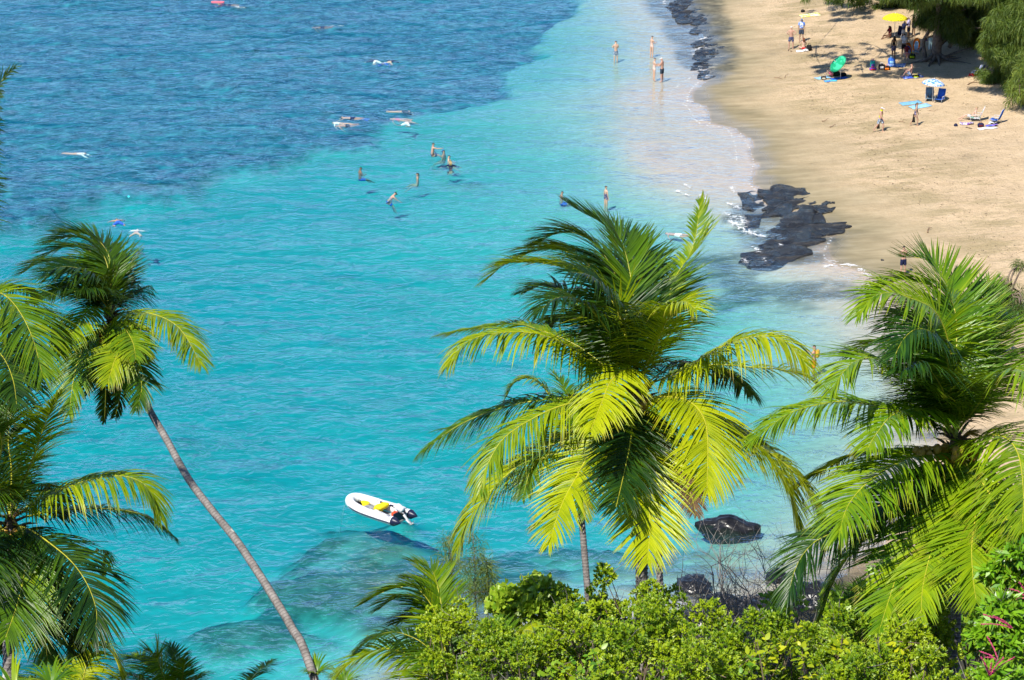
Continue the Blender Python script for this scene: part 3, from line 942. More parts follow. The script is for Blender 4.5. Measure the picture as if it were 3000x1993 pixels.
# ---- the palm on the right
RIG = [
    (ZD, [(1400, 180), (1540, 420), (1580, 640), (1570, 820)], -1, dict(tint=.45, droop=.8, Lmax=.45, mat=M_DEAD, label='brown dead frond hanging below the crown', len=3.5, gap=.5)),
    (ZC, [(1640, 1450), (1610, 1050), (1655, 720), (1620, 480), (1550, 330), (1460, 225), (1360, 190), (1240, 190)], 1, dict(tint=0.57, droop=0.12, wind=(0, 0, .25), Lmax=1.05, len=6.2)),
    (ZC, [(1640, 1450), (1650, 900), (1640, 600), (1560, 440), (1400, 380), (1250, 352), (1110, 400), (960, 560)], 1, dict(tint=0.54, droop=0.57, wind=(-.15, 0, 0), Lmax=.9, len=6)),
    (ZC, [(1640, 1450), (1620, 950), (1500, 600), (1280, 480), (1150, 450), (1030, 485), (915, 630)], -1, dict(tint=0.67, droop=0.66, wind=(-.1, 0, 0), Lmax=.95, len=6)),
    (ZC, [(1630, 1450), (1590, 1000), (1540, 820), (1450, 735), (1350, 720), (1260, 790), (1190, 920)], -1, dict(tint=0.12, droop=0.74, Lmax=1.1)),
    (ZC, [(1640, 1450), (1660, 1000), (1690, 700), (1680, 480), (1620, 330)], 1, dict(tint=0.30, droop=0.08, wind=(.1, 0, .1), Lmax=1.1)),
    (ZC, [(1640, 1450), (1630, 950), (1580, 680), (1470, 540), (1350, 520), (1230, 600)], 1, dict(tint=0.20, droop=0.57, wind=(-.15, 0, 0), Lmax=1.1)),
    (ZC, [(1640, 1450), (1600, 1050), (1500, 800), (1380, 640), (1250, 620), (1130, 700)], 1, dict(tint=0.20, droop=0.66, wind=(-.15, 0, 0), Lmax=1.1)),
    (ZC, [(1650, 1450), (1680, 1150), (1760, 900), (1870, 740), (1990, 640)], 1, dict(tint=0.25, droop=0.25, wind=(.05, 0, .05), Lmax=1.1)),
    (ZC, [(1630, 1460), (1560, 1200), (1450, 1020), (1340, 960), (1240, 1040)], -1, dict(tint=0.12, droop=0.74, Lmax=1.1)),
    (ZC, [(1620, 1480), (1480, 1280), (1300, 1115), (1150, 985), (1000, 935), (880, 970), (780, 1080), (715, 1190)], -1, dict(tint=0.64, droop=0.70, Lmax=1.05)),
    (ZC, [(1620, 1480), (1400, 1000), (1200, 830), (1100, 808), (960, 850), (860, 930)], 1, dict(tint=0.57, droop=0.66, Lmax=.9)),
    (ZC, [(1620, 1490), (1450, 1400), (1300, 1345), (1100, 1300), (840, 1255), (600, 1285), (400, 1350), (220, 1480), (130, 1560)], -1, dict(tint=0.62, droop=0.90, Lmax=.95, wind=(.05, 0, 0))),
    (ZC, [(1620, 1490), (1480, 1350), (1320, 1310), (1170, 1360), (1060, 1490), (980, 1620)], -1, dict(tint=0.62, droop=0.82, Lmax=.9)),
    (ZC, [(1660, 1450), (1720, 1150), (1790, 980), (1900, 830), (2010, 720), (2150, 668), (2330, 720)], 1, dict(tint=0.64, droop=0.41, wind=(.1, 0, .1), Lmax=1.1)),
    (ZC, [(1660, 1450), (1700, 1050), (1780, 750), (1850, 520), (1900, 380)], 1, dict(tint=0.50, droop=0.12, wind=(.1, 0, .15), Lmax=1.0)),
    (ZC, [(1660, 1470), (1780, 1320), (1880, 1180), (1960, 1080), (2070, 1015), (2200, 1060), (2320, 1250)], -1, dict(tint=0.64, droop=0.74, Lmax=1.15)),
    (ZC, [(1650, 1480), (1600, 1250), (1560, 1080), (1500, 960)], 1, dict(tint=0.10, droop=0.66, Lmax=1.1)),
    (ZC, [(1650, 1480), (1740, 1230), (1850, 1020), (2000, 900), (2180, 860)], 1, dict(tint=0.25, droop=0.49, Lmax=1.1)),
    (ZD, [(1380, 130), (1200, 160), (1000, 155), (780, 165), (600, 240), (400, 360)], 1, dict(tint=0.15, droop=0.98, Lmax=.9)),
    (ZD, [(1380, 140), (1250, 165), (1100, 190), (950, 260), (800, 370), (700, 500), (645, 680)], -1, dict(tint=0.64, droop=0.82, Lmax=1.15)),
    (ZD, [(1370, 150), (1100, 350), (850, 520), (640, 640), (480, 730), (380, 880), (330, 1090)], -1, dict(tint=0.15, droop=0.90, Lmax=1.0, len=6.2)),
    (ZD, [(1370, 160), (1150, 380), (900, 600), (740, 760), (620, 950), (540, 1180)], 1, dict(tint=0.12, droop=0.90, Lmax=1.0)),
    (ZD, [(1370, 180), (1260, 360), (1150, 600), (1050, 800), (965, 1050), (890, 1290)], -1, dict(tint=0.62, droop=0.49, Lmax=1.0, len=6)),
    (ZD, [(1390, 170), (1315, 340), (1290, 500), (1225, 750), (1170, 980), (1155, 1180)], -1, dict(tint=0.74, droop=0.41, Lmax=.95, vee=.1)),
    (ZD, [(1400, 160), (1450, 270), (1485, 400), (1492, 550), (1470, 750), (1480, 950), (1500, 1090)], -1, dict(tint=0.70, droop=0.29, Lmax=1.1, vee=.08)),
    (ZD, [(1420, 170), (1480, 90), (1570, 58), (1680, 70), (1760, 180), (1790, 420), (1780, 640)], -1, dict(tint=0.70, droop=0.82, Lmax=1.15)),
    (ZD, [(1420, 180), (1530, 340), (1650, 520), (1780, 720), (1900, 900)], -1, dict(tint=0.72, droop=0.74, Lmax=.9)),
    (ZD, [(1400, 200), (1560, 600), (1640, 850), (1650, 1050), (1630, 1230)], 1, dict(tint=0.08, droop=0.57, Lmax=1.0)),
    (ZD, [(1400, 200), (1400, 450), (1380, 700), (1420, 1000)], 1, dict(tint=0.10, droop=0.57, Lmax=1.0)),
]
palm_r, hub_r = make_palm("palm_tree", "broad green coconut palm at the right edge, orange coconuts in its crown", 70, (2803, 1290),
                          [(2795, 1900), (2800, 1640), (2805, 1420)], .16, .15, RIG, 5.6, mat=M_FROND_G)
coconuts(palm_r, hub_r, 18, rad=.12, mats=(M_HUSK,), spread=.62, drop=.3)
for cx_, cy_, cd_ in ((2685, 1322, 69.2), (2700, 1328, 69.1), (2712, 1320, 69.3), (2694, 1336, 69.1), (2720, 1332, 69.2), (2800, 1322, 68.9), (2808, 1336, 68.9), (2797, 1342, 69.0), (2815, 1326, 69.0), (2745, 1318, 69.3)):
    mb = MB(); mb.ball((0, 0, 0), (.10, .095, .135), 9, 6)
    o_ = mb.build("coconut", M_HUSK, palm_r); o_.location = at(cx_, cy_, cd_)
mb = MB(); mb.tube([Vector(at(2790, 1316, 69.6)), Vector(at(2745, 1308, 69.3)), Vector(at(2690, 1318, 69.25))], [.04, .03, .015], 6); mb.build("fruit_stalk", M_HUSK, palm_r)
spathe(palm_r, hub_r, 3)

# ---- the leaning palm with its long bare stem
LEA = [
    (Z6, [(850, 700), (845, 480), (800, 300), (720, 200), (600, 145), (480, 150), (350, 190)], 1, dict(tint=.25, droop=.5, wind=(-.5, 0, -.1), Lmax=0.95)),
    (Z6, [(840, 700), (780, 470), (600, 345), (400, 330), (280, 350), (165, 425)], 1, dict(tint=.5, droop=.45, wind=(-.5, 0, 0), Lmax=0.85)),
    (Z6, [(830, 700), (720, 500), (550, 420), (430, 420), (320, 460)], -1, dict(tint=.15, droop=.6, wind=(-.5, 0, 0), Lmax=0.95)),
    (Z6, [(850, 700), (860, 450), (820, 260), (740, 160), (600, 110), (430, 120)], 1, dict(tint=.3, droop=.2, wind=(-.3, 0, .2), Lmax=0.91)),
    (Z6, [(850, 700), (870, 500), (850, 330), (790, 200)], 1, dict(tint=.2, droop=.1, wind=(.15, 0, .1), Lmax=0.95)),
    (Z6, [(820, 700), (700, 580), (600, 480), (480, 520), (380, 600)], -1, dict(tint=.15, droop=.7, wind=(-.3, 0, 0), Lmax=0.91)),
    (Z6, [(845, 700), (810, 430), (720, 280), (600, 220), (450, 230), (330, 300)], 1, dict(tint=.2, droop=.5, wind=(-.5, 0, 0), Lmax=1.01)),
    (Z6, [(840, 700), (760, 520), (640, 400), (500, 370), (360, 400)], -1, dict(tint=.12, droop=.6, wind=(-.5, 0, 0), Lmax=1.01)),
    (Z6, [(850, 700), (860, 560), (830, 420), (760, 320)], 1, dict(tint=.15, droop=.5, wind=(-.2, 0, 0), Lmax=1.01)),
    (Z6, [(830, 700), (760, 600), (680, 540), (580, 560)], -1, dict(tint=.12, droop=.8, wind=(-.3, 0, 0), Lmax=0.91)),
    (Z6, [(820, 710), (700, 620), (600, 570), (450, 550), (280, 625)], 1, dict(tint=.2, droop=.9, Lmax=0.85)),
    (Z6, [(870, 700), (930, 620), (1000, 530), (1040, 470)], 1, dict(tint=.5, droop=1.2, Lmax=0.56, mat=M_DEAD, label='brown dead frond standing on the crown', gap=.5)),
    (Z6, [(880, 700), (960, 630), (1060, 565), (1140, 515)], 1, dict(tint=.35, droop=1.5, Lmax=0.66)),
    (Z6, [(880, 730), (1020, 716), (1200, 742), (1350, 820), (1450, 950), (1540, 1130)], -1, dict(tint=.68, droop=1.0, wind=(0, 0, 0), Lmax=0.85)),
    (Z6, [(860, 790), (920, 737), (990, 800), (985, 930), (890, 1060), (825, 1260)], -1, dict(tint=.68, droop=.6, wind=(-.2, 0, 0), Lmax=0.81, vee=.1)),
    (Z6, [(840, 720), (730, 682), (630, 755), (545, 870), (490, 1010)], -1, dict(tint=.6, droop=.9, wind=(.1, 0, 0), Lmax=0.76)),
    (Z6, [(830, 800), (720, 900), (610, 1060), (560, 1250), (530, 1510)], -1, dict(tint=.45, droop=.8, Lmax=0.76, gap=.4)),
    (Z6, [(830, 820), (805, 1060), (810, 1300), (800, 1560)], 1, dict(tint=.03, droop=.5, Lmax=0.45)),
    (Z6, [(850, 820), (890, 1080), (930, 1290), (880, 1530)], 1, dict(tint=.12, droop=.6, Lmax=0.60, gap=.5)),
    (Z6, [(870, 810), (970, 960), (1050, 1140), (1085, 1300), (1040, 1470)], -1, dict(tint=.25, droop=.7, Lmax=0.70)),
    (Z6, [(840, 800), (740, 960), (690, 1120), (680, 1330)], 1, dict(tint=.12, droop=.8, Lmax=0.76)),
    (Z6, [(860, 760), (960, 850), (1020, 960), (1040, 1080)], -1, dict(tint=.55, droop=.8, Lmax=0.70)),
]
lt = [(908, 1951), (855, 1840), (807, 1759), (749, 1667), (687, 1576), (624, 1499), (552, 1403), (485, 1283), (440, 1205), (400, 1120), (352, 1010)]
ld = [84, 84.8, 85.4, 86.2, 87, 87.8, 88.8, 89.8, 90.4, 91, 91.6]
palm_l, hub_l = make_palm("palm_tree", "palm with a long bare grey stem leaning left over the water", 92, (325, 925), lt, .135, .10, LEA, 4.0, trunk_depth=ld)
coconuts(palm_l, hub_l, 10, rad=.10, mats=(M_HUSK, M_HUSK, M_FIBRE), spread=.45, drop=.75, bias=(-1, -1))

# ---- the palm at the left edge
LEF = [
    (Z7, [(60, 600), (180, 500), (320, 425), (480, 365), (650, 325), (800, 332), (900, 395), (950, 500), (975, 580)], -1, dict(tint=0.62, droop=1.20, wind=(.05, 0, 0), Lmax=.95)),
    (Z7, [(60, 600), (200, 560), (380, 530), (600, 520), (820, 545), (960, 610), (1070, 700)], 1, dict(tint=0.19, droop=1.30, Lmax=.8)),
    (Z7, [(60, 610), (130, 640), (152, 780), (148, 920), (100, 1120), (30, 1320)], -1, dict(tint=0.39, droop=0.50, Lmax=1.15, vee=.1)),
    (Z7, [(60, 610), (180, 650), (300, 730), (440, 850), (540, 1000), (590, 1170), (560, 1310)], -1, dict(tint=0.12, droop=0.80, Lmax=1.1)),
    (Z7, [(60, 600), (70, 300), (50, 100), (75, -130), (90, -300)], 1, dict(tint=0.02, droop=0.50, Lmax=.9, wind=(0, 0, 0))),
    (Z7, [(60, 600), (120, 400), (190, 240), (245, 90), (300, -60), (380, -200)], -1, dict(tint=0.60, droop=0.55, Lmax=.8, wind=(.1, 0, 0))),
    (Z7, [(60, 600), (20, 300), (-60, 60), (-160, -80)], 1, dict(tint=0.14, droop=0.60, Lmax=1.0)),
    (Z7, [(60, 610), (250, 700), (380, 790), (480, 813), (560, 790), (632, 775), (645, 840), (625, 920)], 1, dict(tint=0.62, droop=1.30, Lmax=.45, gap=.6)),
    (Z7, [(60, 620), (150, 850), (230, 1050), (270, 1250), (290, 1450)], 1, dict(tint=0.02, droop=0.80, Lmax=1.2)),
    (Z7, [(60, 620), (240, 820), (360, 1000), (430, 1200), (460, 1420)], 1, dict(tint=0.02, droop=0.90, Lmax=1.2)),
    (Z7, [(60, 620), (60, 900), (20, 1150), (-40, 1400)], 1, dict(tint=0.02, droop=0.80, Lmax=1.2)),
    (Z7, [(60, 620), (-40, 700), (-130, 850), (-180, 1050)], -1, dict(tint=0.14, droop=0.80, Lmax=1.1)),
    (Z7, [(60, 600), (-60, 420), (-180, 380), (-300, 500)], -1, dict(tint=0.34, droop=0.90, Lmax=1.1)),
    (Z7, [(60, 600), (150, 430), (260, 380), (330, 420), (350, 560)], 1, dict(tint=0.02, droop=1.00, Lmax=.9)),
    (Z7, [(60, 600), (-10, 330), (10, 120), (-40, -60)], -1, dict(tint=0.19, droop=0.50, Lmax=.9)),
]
palm_a, hub_a = make_palm("palm_tree", "dark coconut palm at the left edge with one bright frond over the water", 74, (30, 1525),
                          [(20, 2200), (25, 1950), (28, 1680)], .16, .15, LEF, 5.0)
coconuts(palm_a, hub_a, 8, rad=.10, mats=(M_HUSK, M_HUSK_G), spread=.4, drop=.3)
spathe(palm_a, hub_a, 3)

# ---- the palm whose crown hangs in from beyond the left edge
OFF = [
    (Z6, [(-320, 900), (-200, 680), (-80, 590), (20, 580), (140, 700), (250, 920), (330, 1220)], -1, dict(tint=0.52, droop=0.75, wind=(-.1, 0, 0), Lmax=1.1)),
    (Z6, [(-320, 890), (-160, 600), (0, 515), (120, 520), (235, 548), (272, 650)], 1, dict(tint=0.56, droop=1.30, Lmax=.55, gap=.3)),
    (Z6, [(-320, 900), (-60, 720), (180, 690), (330, 730), (420, 840), (462, 1050)], 1, dict(tint=0.44, droop=0.60, Lmax=.9)),
    (Z6, [(-320, 900), (-100, 800), (60, 860), (140, 1020), (180, 1250)], 1, dict(tint=0.06, droop=0.80, Lmax=1.1)),
    (Z6, [(-320, 900), (-120, 950), (20, 1060), (100, 1240), (130, 1450)], -1, dict(tint=0.14, droop=0.80, Lmax=1.0)),
    (Z6, [(-320, 880), (-300, 300), (-220, -300), (-100, -800), (10, -1050), (118, -1150)], 1, dict(tint=0.34, droop=0.80, Lmax=.75, len=7, petiole=.3)),
    (Z6, [(-320, 900), (-480, 700), (-700, 720), (-850, 950)], -1, dict(tint=0.39, droop=0.90, Lmax=1.1)),
    (Z6, [(-320, 900), (-480, 1000), (-560, 1300), (-600, 1600)], -1, dict(tint=0.34, droop=0.80, Lmax=1.1)),
    (Z6, [(-320, 900), (-300, 1200), (-260, 1500), (-250, 1750)], -1, dict(tint=0.34, droop=0.60, Lmax=1.1)),
]
palm_b, hub_b = make_palm("palm_tree", "palm mostly beyond the left edge, drooping fronds showing above the dark one", 78, (-122, 984),
                          [(-120, 2300), (-130, 1900), (-126, 1400)], .16, .15, OFF, 5.2)

# ---- two slender palms behind the big one, mostly hidden
def hidden_palm(label, depth, hub_px, trunk_px, specs, **kw):
    P = [(((0, 0), 1.0), pts, s, k) for pts, s, k in specs]
    return make_palm("palm_tree", label, depth, hub_px, trunk_px, .125, .10, P, 4.0, **kw)


h1, hub1 = hidden_palm("slender palm with a pale bare stem behind the big middle palm, left of its trunk", 97, (1688, 1360),
    [(1727, 1800), (1714, 1640), (1702, 1500), (1694, 1420)],
    [([(1688, 1360), (1640, 1210), (1570, 1115), (1510, 1120), (1483, 1165)], 1, dict(tint=.7, droop=.9, Lmax=.7)),
     ([(1688, 1360), (1620, 1330), (1560, 1370), (1530, 1460)], -1, dict(tint=.4, droop=.9, Lmax=.7)),
     ([(1688, 1360), (1700, 1260), (1760, 1180), (1830, 1190)], 1, dict(tint=.4, droop=.7, Lmax=.7)),
     ([(1688, 1360), (1750, 1330), (1800, 1370), (1830, 1450)], -1, dict(tint=.35, droop=.9, Lmax=.7)),
     ([(1688, 1360), (1700, 1410), (1710, 1470), (1712, 1520)], -1, dict(tint=.5, droop=.7, Lmax=.5, len=2.0)),
     ([(1688, 1360), (1660, 1420), (1645, 1470), (1640, 1500)], -1, dict(tint=.3, droop=.7, Lmax=.5, len=2.0)),
     ([(1688, 1360), (1690, 1250), (1660, 1150), (1620, 1090)], 1, dict(tint=.4, droop=.5, Lmax=.7))])
h2, hub2 = hidden_palm("slender palm behind the big middle palm, right of its trunk, with ragged drooping fronds", 94, (1925, 1330),
    [(1940, 1790), (1932, 1680), (1927, 1540), (1925, 1420)],
    [([(1925, 1330), (1975, 1370), (2020, 1440), (2040, 1510)], -1, dict(tint=.2, droop=.8, Lmax=.6, mat=M_DEAD, label='brown ragged frond hanging down')),
     ([(1925, 1330), (1960, 1340), (2010, 1400), (2030, 1470)], 1, dict(tint=.15, droop=.9, Lmax=.6)),
     ([(1925, 1330), (1990, 1270), (2060, 1270), (2110, 1330)], 1, dict(tint=.35, droop=.9, Lmax=.7)),
     ([(1925, 1330), (1860, 1290), (1800, 1310), (1760, 1380)], 1, dict(tint=.35, droop=.9, Lmax=.7)),
     ([(1925, 1330), (1930, 1230), (1980, 1150), (2040, 1140)], 1, dict(tint=.35, droop=.6, Lmax=.7)),
     ([(1925, 1330), (1900, 1400), (1880, 1480), (1875, 1560)], -1, dict(tint=.15, droop=.7, Lmax=.6)),
     ([(1925, 1330), (1890, 1240), (1850, 1160), (1790, 1130)], 1, dict(tint=.35, droop=.6, Lmax=.7))])


# ---- young palms low in the picture
def young_palm(label, depth, hub_px, specs, length=3.0, group='young palms at the foot of the picture', mat=None):
    hub = at(hub_px[0], hub_px[1], depth)
    root = empty("young_palm", (0, 0, 0), 0, label, 'palm tree', group)
    g = ground_z(hub[0], hub[1])
    palm_trunk("trunk", [(hub[0], hub[1], g - .2), (hub[0], hub[1], (g + hub[2]) / 2), tuple(hub)], .12, .09, root)
    for z, pts, side, kw in specs:
        kw = dict(kw)
        P = px_curve(z[0], pts, depth, side, kw.pop('len', length), z[1], hub=hub)
        kw.setdefault('Lmax', .7); kw.setdefault('mat', mat or M_FROND); kw.setdefault('rib', .02)
        frond(root, P, hub, **kw)
    return root


young_palm("young palm with wind-blown green fronds left of the shrubs, below the boat", 74, (1320, 1975), [
    (ZE, [(1310, 1150), (1270, 800), (1225, 560), (1170, 340), (1090, 270), (960, 230)], 1, dict(tint=.5, droop=.3, wind=(-.2, 0, .1), len=3.8)),
    (ZE, [(1310, 1150), (1270, 900), (1200, 700), (1100, 570), (1000, 525), (850, 540), (700, 640)], 1, dict(tint=.32, droop=.6, wind=(-.5, 0, 0), len=3.8)),
    (ZE, [(1300, 1150), (1200, 700), (1050, 470), (900, 445), (730, 500), (580, 590)], -1, dict(tint=.5, droop=.45, wind=(-.4, 0, 0), len=3.8)),
    (ZE, [(1300, 1150), (1240, 850), (1130, 720), (1000, 690), (880, 740)], 1, dict(tint=.2, droop=.7, wind=(-.4, 0, 0), Lmax=.85)),
    (ZE, [(1300, 1150), (1250, 780), (1180, 600), (1080, 400), (960, 370)], 1, dict(tint=.15, droop=.6, wind=(-.4, 0, 0), Lmax=.8, len=3.8)),
    (ZE, [(1300, 1150), (1100, 920), (930, 830), (800, 815), (650, 870), (530, 980)], 1, dict(tint=.12, droop=.9, wind=(-.1, 0, 0))),
    (ZE, [(1300, 1160), (1150, 1080), (980, 1000), (800, 950), (660, 970), (500, 1050), (370, 1190)], -1, dict(tint=.62, droop=.8, Lmax=.8)),
    (ZE, [(1300, 1160), (1130, 1060), (1000, 1020), (850, 970)], 1, dict(tint=.5, droop=.7)),
    (ZE, [(1310, 1150), (1420, 900), (1480, 820), (1560, 780)], 1, dict(tint=.3, droop=.6)),
    (ZE, [(1300, 1160), (1180, 1160), (1050, 1190), (930, 1260)], -1, dict(tint=.55, droop=.6)),
    (ZE, [(1310, 1160), (1250, 1060), (1180, 1010), (1080, 1100)], -1, dict(tint=.4, droop=.6)),
])
young_palm("young palm of upright green fronds at the bottom edge, left of the leaning stem", 86, (520, 2060), [
    (Z7, [(1060, 1700), (980, 1580), (900, 1480), (830, 1430), (780, 1440)], 1, dict(tint=.3, droop=.4, wind=(-.2, 0, 0))),
    (Z7, [(1070, 1700), (1000, 1560), (950, 1430), (880, 1380)], -1, dict(tint=.55, droop=.3)),
    (Z7, [(1080, 1700), (1090, 1550), (1070, 1430), (1030, 1345)], 1, dict(tint=.3, droop=.2, Lmax=.5)),
    (Z7, [(1080, 1700), (1110, 1560), (1130, 1450)], -1, dict(tint=.45, droop=.3, Lmax=.55)),
    (Z7, [(1080, 1700), (1150, 1600), (1220, 1540)], -1, dict(tint=.5, droop=.5, Lmax=.6)),
    (Z7, [(1060, 1700), (930, 1600), (800, 1540), (720, 1560)], -1, dict(tint=.4, droop=.5)),
])
young_palm("single wind-blown frond tip at the bottom edge just left of the leaning stem's foot", 88, (700, 2090), [
    (Z7, [(1450, 1770), (1500, 1620), (1570, 1520), (1665, 1445)], 1, dict(tint=.3, droop=.6, wind=(-.2, 0, -.1), Lmax=.5)),
    (Z7, [(1450, 1770), (1420, 1650), (1380, 1600)], -1, dict(tint=.35, droop=.5, Lmax=.5)),
    (Z7, [(1450, 1770), (1540, 1690), (1640, 1660)], -1, dict(tint=.35, droop=.5, Lmax=.5)),
])
young_palm("yellowing palm frond arching at the bottom, right of the dark left palm", 80, (230, 2120), [
    (Z7, [(480, 1750), (520, 1500), (580, 1360), (650, 1370), (710, 1450), (745, 1600), (740, 1720)], -1, dict(tint=.82, droop=1.0, Lmax=.75)),
    (Z7, [(480, 1750), (480, 1560), (520, 1430), (600, 1400)], 1, dict(tint=.6, droop=.9, Lmax=.7)),
    (Z7, [(470, 1750), (400, 1560), (330, 1450), (250, 1420)], 1, dict(tint=.45, droop=.7)),
    (Z7, [(470, 1750), (300, 1640), (180, 1560), (90, 1600)], -1, dict(tint=.5, droop=.7)),
])
young_palm("small palm of stiff green fronds behind the shrubs, below the right palm", 80, (2490, 1890), [
    (ZD, [(720, 1350), (690, 1200), (660, 1080), (640, 990)], 1, dict(tint=.3, droop=.2, Lmax=.5, len=2)),
    (ZD, [(720, 1350), (740, 1180), (760, 1050), (790, 960)], 1, dict(tint=.4, droop=.3, Lmax=.5, len=2)),
    (ZD, [(720, 1350), (640, 1230), (560, 1170)], -1, dict(tint=.5, droop=.4, Lmax=.5, len=2)),
    (ZD, [(720, 1350), (800, 1200), (870, 1140)], -1, dict(tint=.5, droop=.4, Lmax=.5, len=2)),
    (ZD, [(720, 1350), (710, 1220), (720, 1120)], -1, dict(tint=.55, droop=.4, Lmax=.5, len=2)),
], length=2.0)
young_palm("short frond poking out of the small-leaved shrubs right of the young palm", 68, (1500, 1900), [
    (ZE, [(1780, 950), (1700, 840), (1620, 780), (1560, 740)], 1, dict(tint=.45, droop=.2, Lmax=.45, len=1.6)),
    (ZE, [(1780, 950), (1900, 800), (2020, 830), (2120, 960)], -1, dict(tint=.75, droop=.6, Lmax=.35, len=1.8)),
    (ZE, [(1780, 950), (1720, 790), (1700, 700)], 1, dict(tint=.4, droop=.2, Lmax=.45, len=1.6)),
], length=1.6)


# ================================================================== shrubs, trees, rocks
M_SHRUB = mat_leaf("small_shrub_leaf", (.030, .085, .005), (.13, .26, .006), (.40, .52, .010), tip=(.3, .3, .02), trans=.25, rough=.45)
M_HEART = mat_leaf("broad_leaf", (.035, .12, .008), (.12, .30, .010), (.34, .50, .03), tip=(.35, .3, .03), trans=.3, rough=.4)
M_VINE = mat_leaf("yellow_leaf", (.20, .32, .008), (.42, .50, .010), (.70, .68, .012), tip=(.5, .4, .02), trans=.35, rough=.4)
M_OCTO = mat_leaf("umbrella_leaf", (.03, .11, .008), (.10, .28, .010), (.22, .44, .015), trans=.28, rough=.32)
M_NEEDLE = mat_leaf("ironwood_needle", (.022, .055, .012), (.085, .15, .018), (.24, .30, .04), tip=(.2, .22, .05), trans=.3, rough=.6)
M_TWIG = simple("shrub_twig", (.16, .12, .075), .85, .35, 8)
M_GREYTWIG = simple("dead_grey_twig", (.25, .225, .205), .9, .35, 7)
M_BARK = simple("ironwood_bark", (.17, .13, .10), .9, .5, 4, bump=.8)
M_FLOWER = simple("magenta_flower", (.55, .06, .17), .6, .3, 9)


def rand_dirs(n, up=.0):
    d = rng.normal(0, 1, (n, 3)); d[:, 2] += up
    return d / np.linalg.norm(d, axis=1)[:, None]


def leaf_quads(base, d, nrm, length, width, leaf_tint, fold=.25):
    """diamond shaped leaves: base point, direction, face normal; each two triangles folded on the midrib -> quad pairs"""
    n = len(base)
    side = np.cross(d, nrm); side /= np.linalg.norm(side, axis=1)[:, None] + 1e-9
    up = np.cross(side, d)
    L = np.asarray(length).reshape(-1, 1) * np.ones((n, 1)); W = np.asarray(width).reshape(-1, 1) * np.ones((n, 1))
    p0 = base
    p1 = base + d * L * .45 + side * W + up * W * fold
    p2 = base + d * L - up * L * .08
    p3 = base + d * L * .45 - side * W + up * W * fold
    V = np.stack([p0, p1, p2, p3], 1).reshape(-1, 3)
    F = (np.arange(n) * 4)[:, None] + np.array([0, 1, 2, 3])[None]
    C = np.zeros((n, 4, 4)); C[..., 3] = 1
    C[..., 0] = np.asarray(leaf_tint).reshape(-1, 1)
    C[:, 1, 1] = .5; C[:, 3, 1] = .5; C[:, 2, 1] = 1
    return V, F, C.reshape(-1, 4)


def leaf_obj(name, base, d, nrm, length, width, leaf_tint, mat, parent, fold=.25):
    V, F, C = leaf_quads(base, d, nrm, length, width, leaf_tint, fold)
    return np_mesh(name, V, F, mat, parent, color=C)


def branch_tubes(mb, root, tips, r=.04, bend=.15):
    for t in tips:
        a, b = Vector(root), Vector(t)
        m1 = a.lerp(b, .5) + Vector((random.uniform(-1, 1), random.uniform(-1, 1), random.uniform(-.3, .6))) * bend * (b - a).length
        mb.tube([Vector(p) for p in catmull([a, m1, b], 6)], [r, r * .8, r * .65, r * .5, r * .35, r * .2], 5, cap=False)


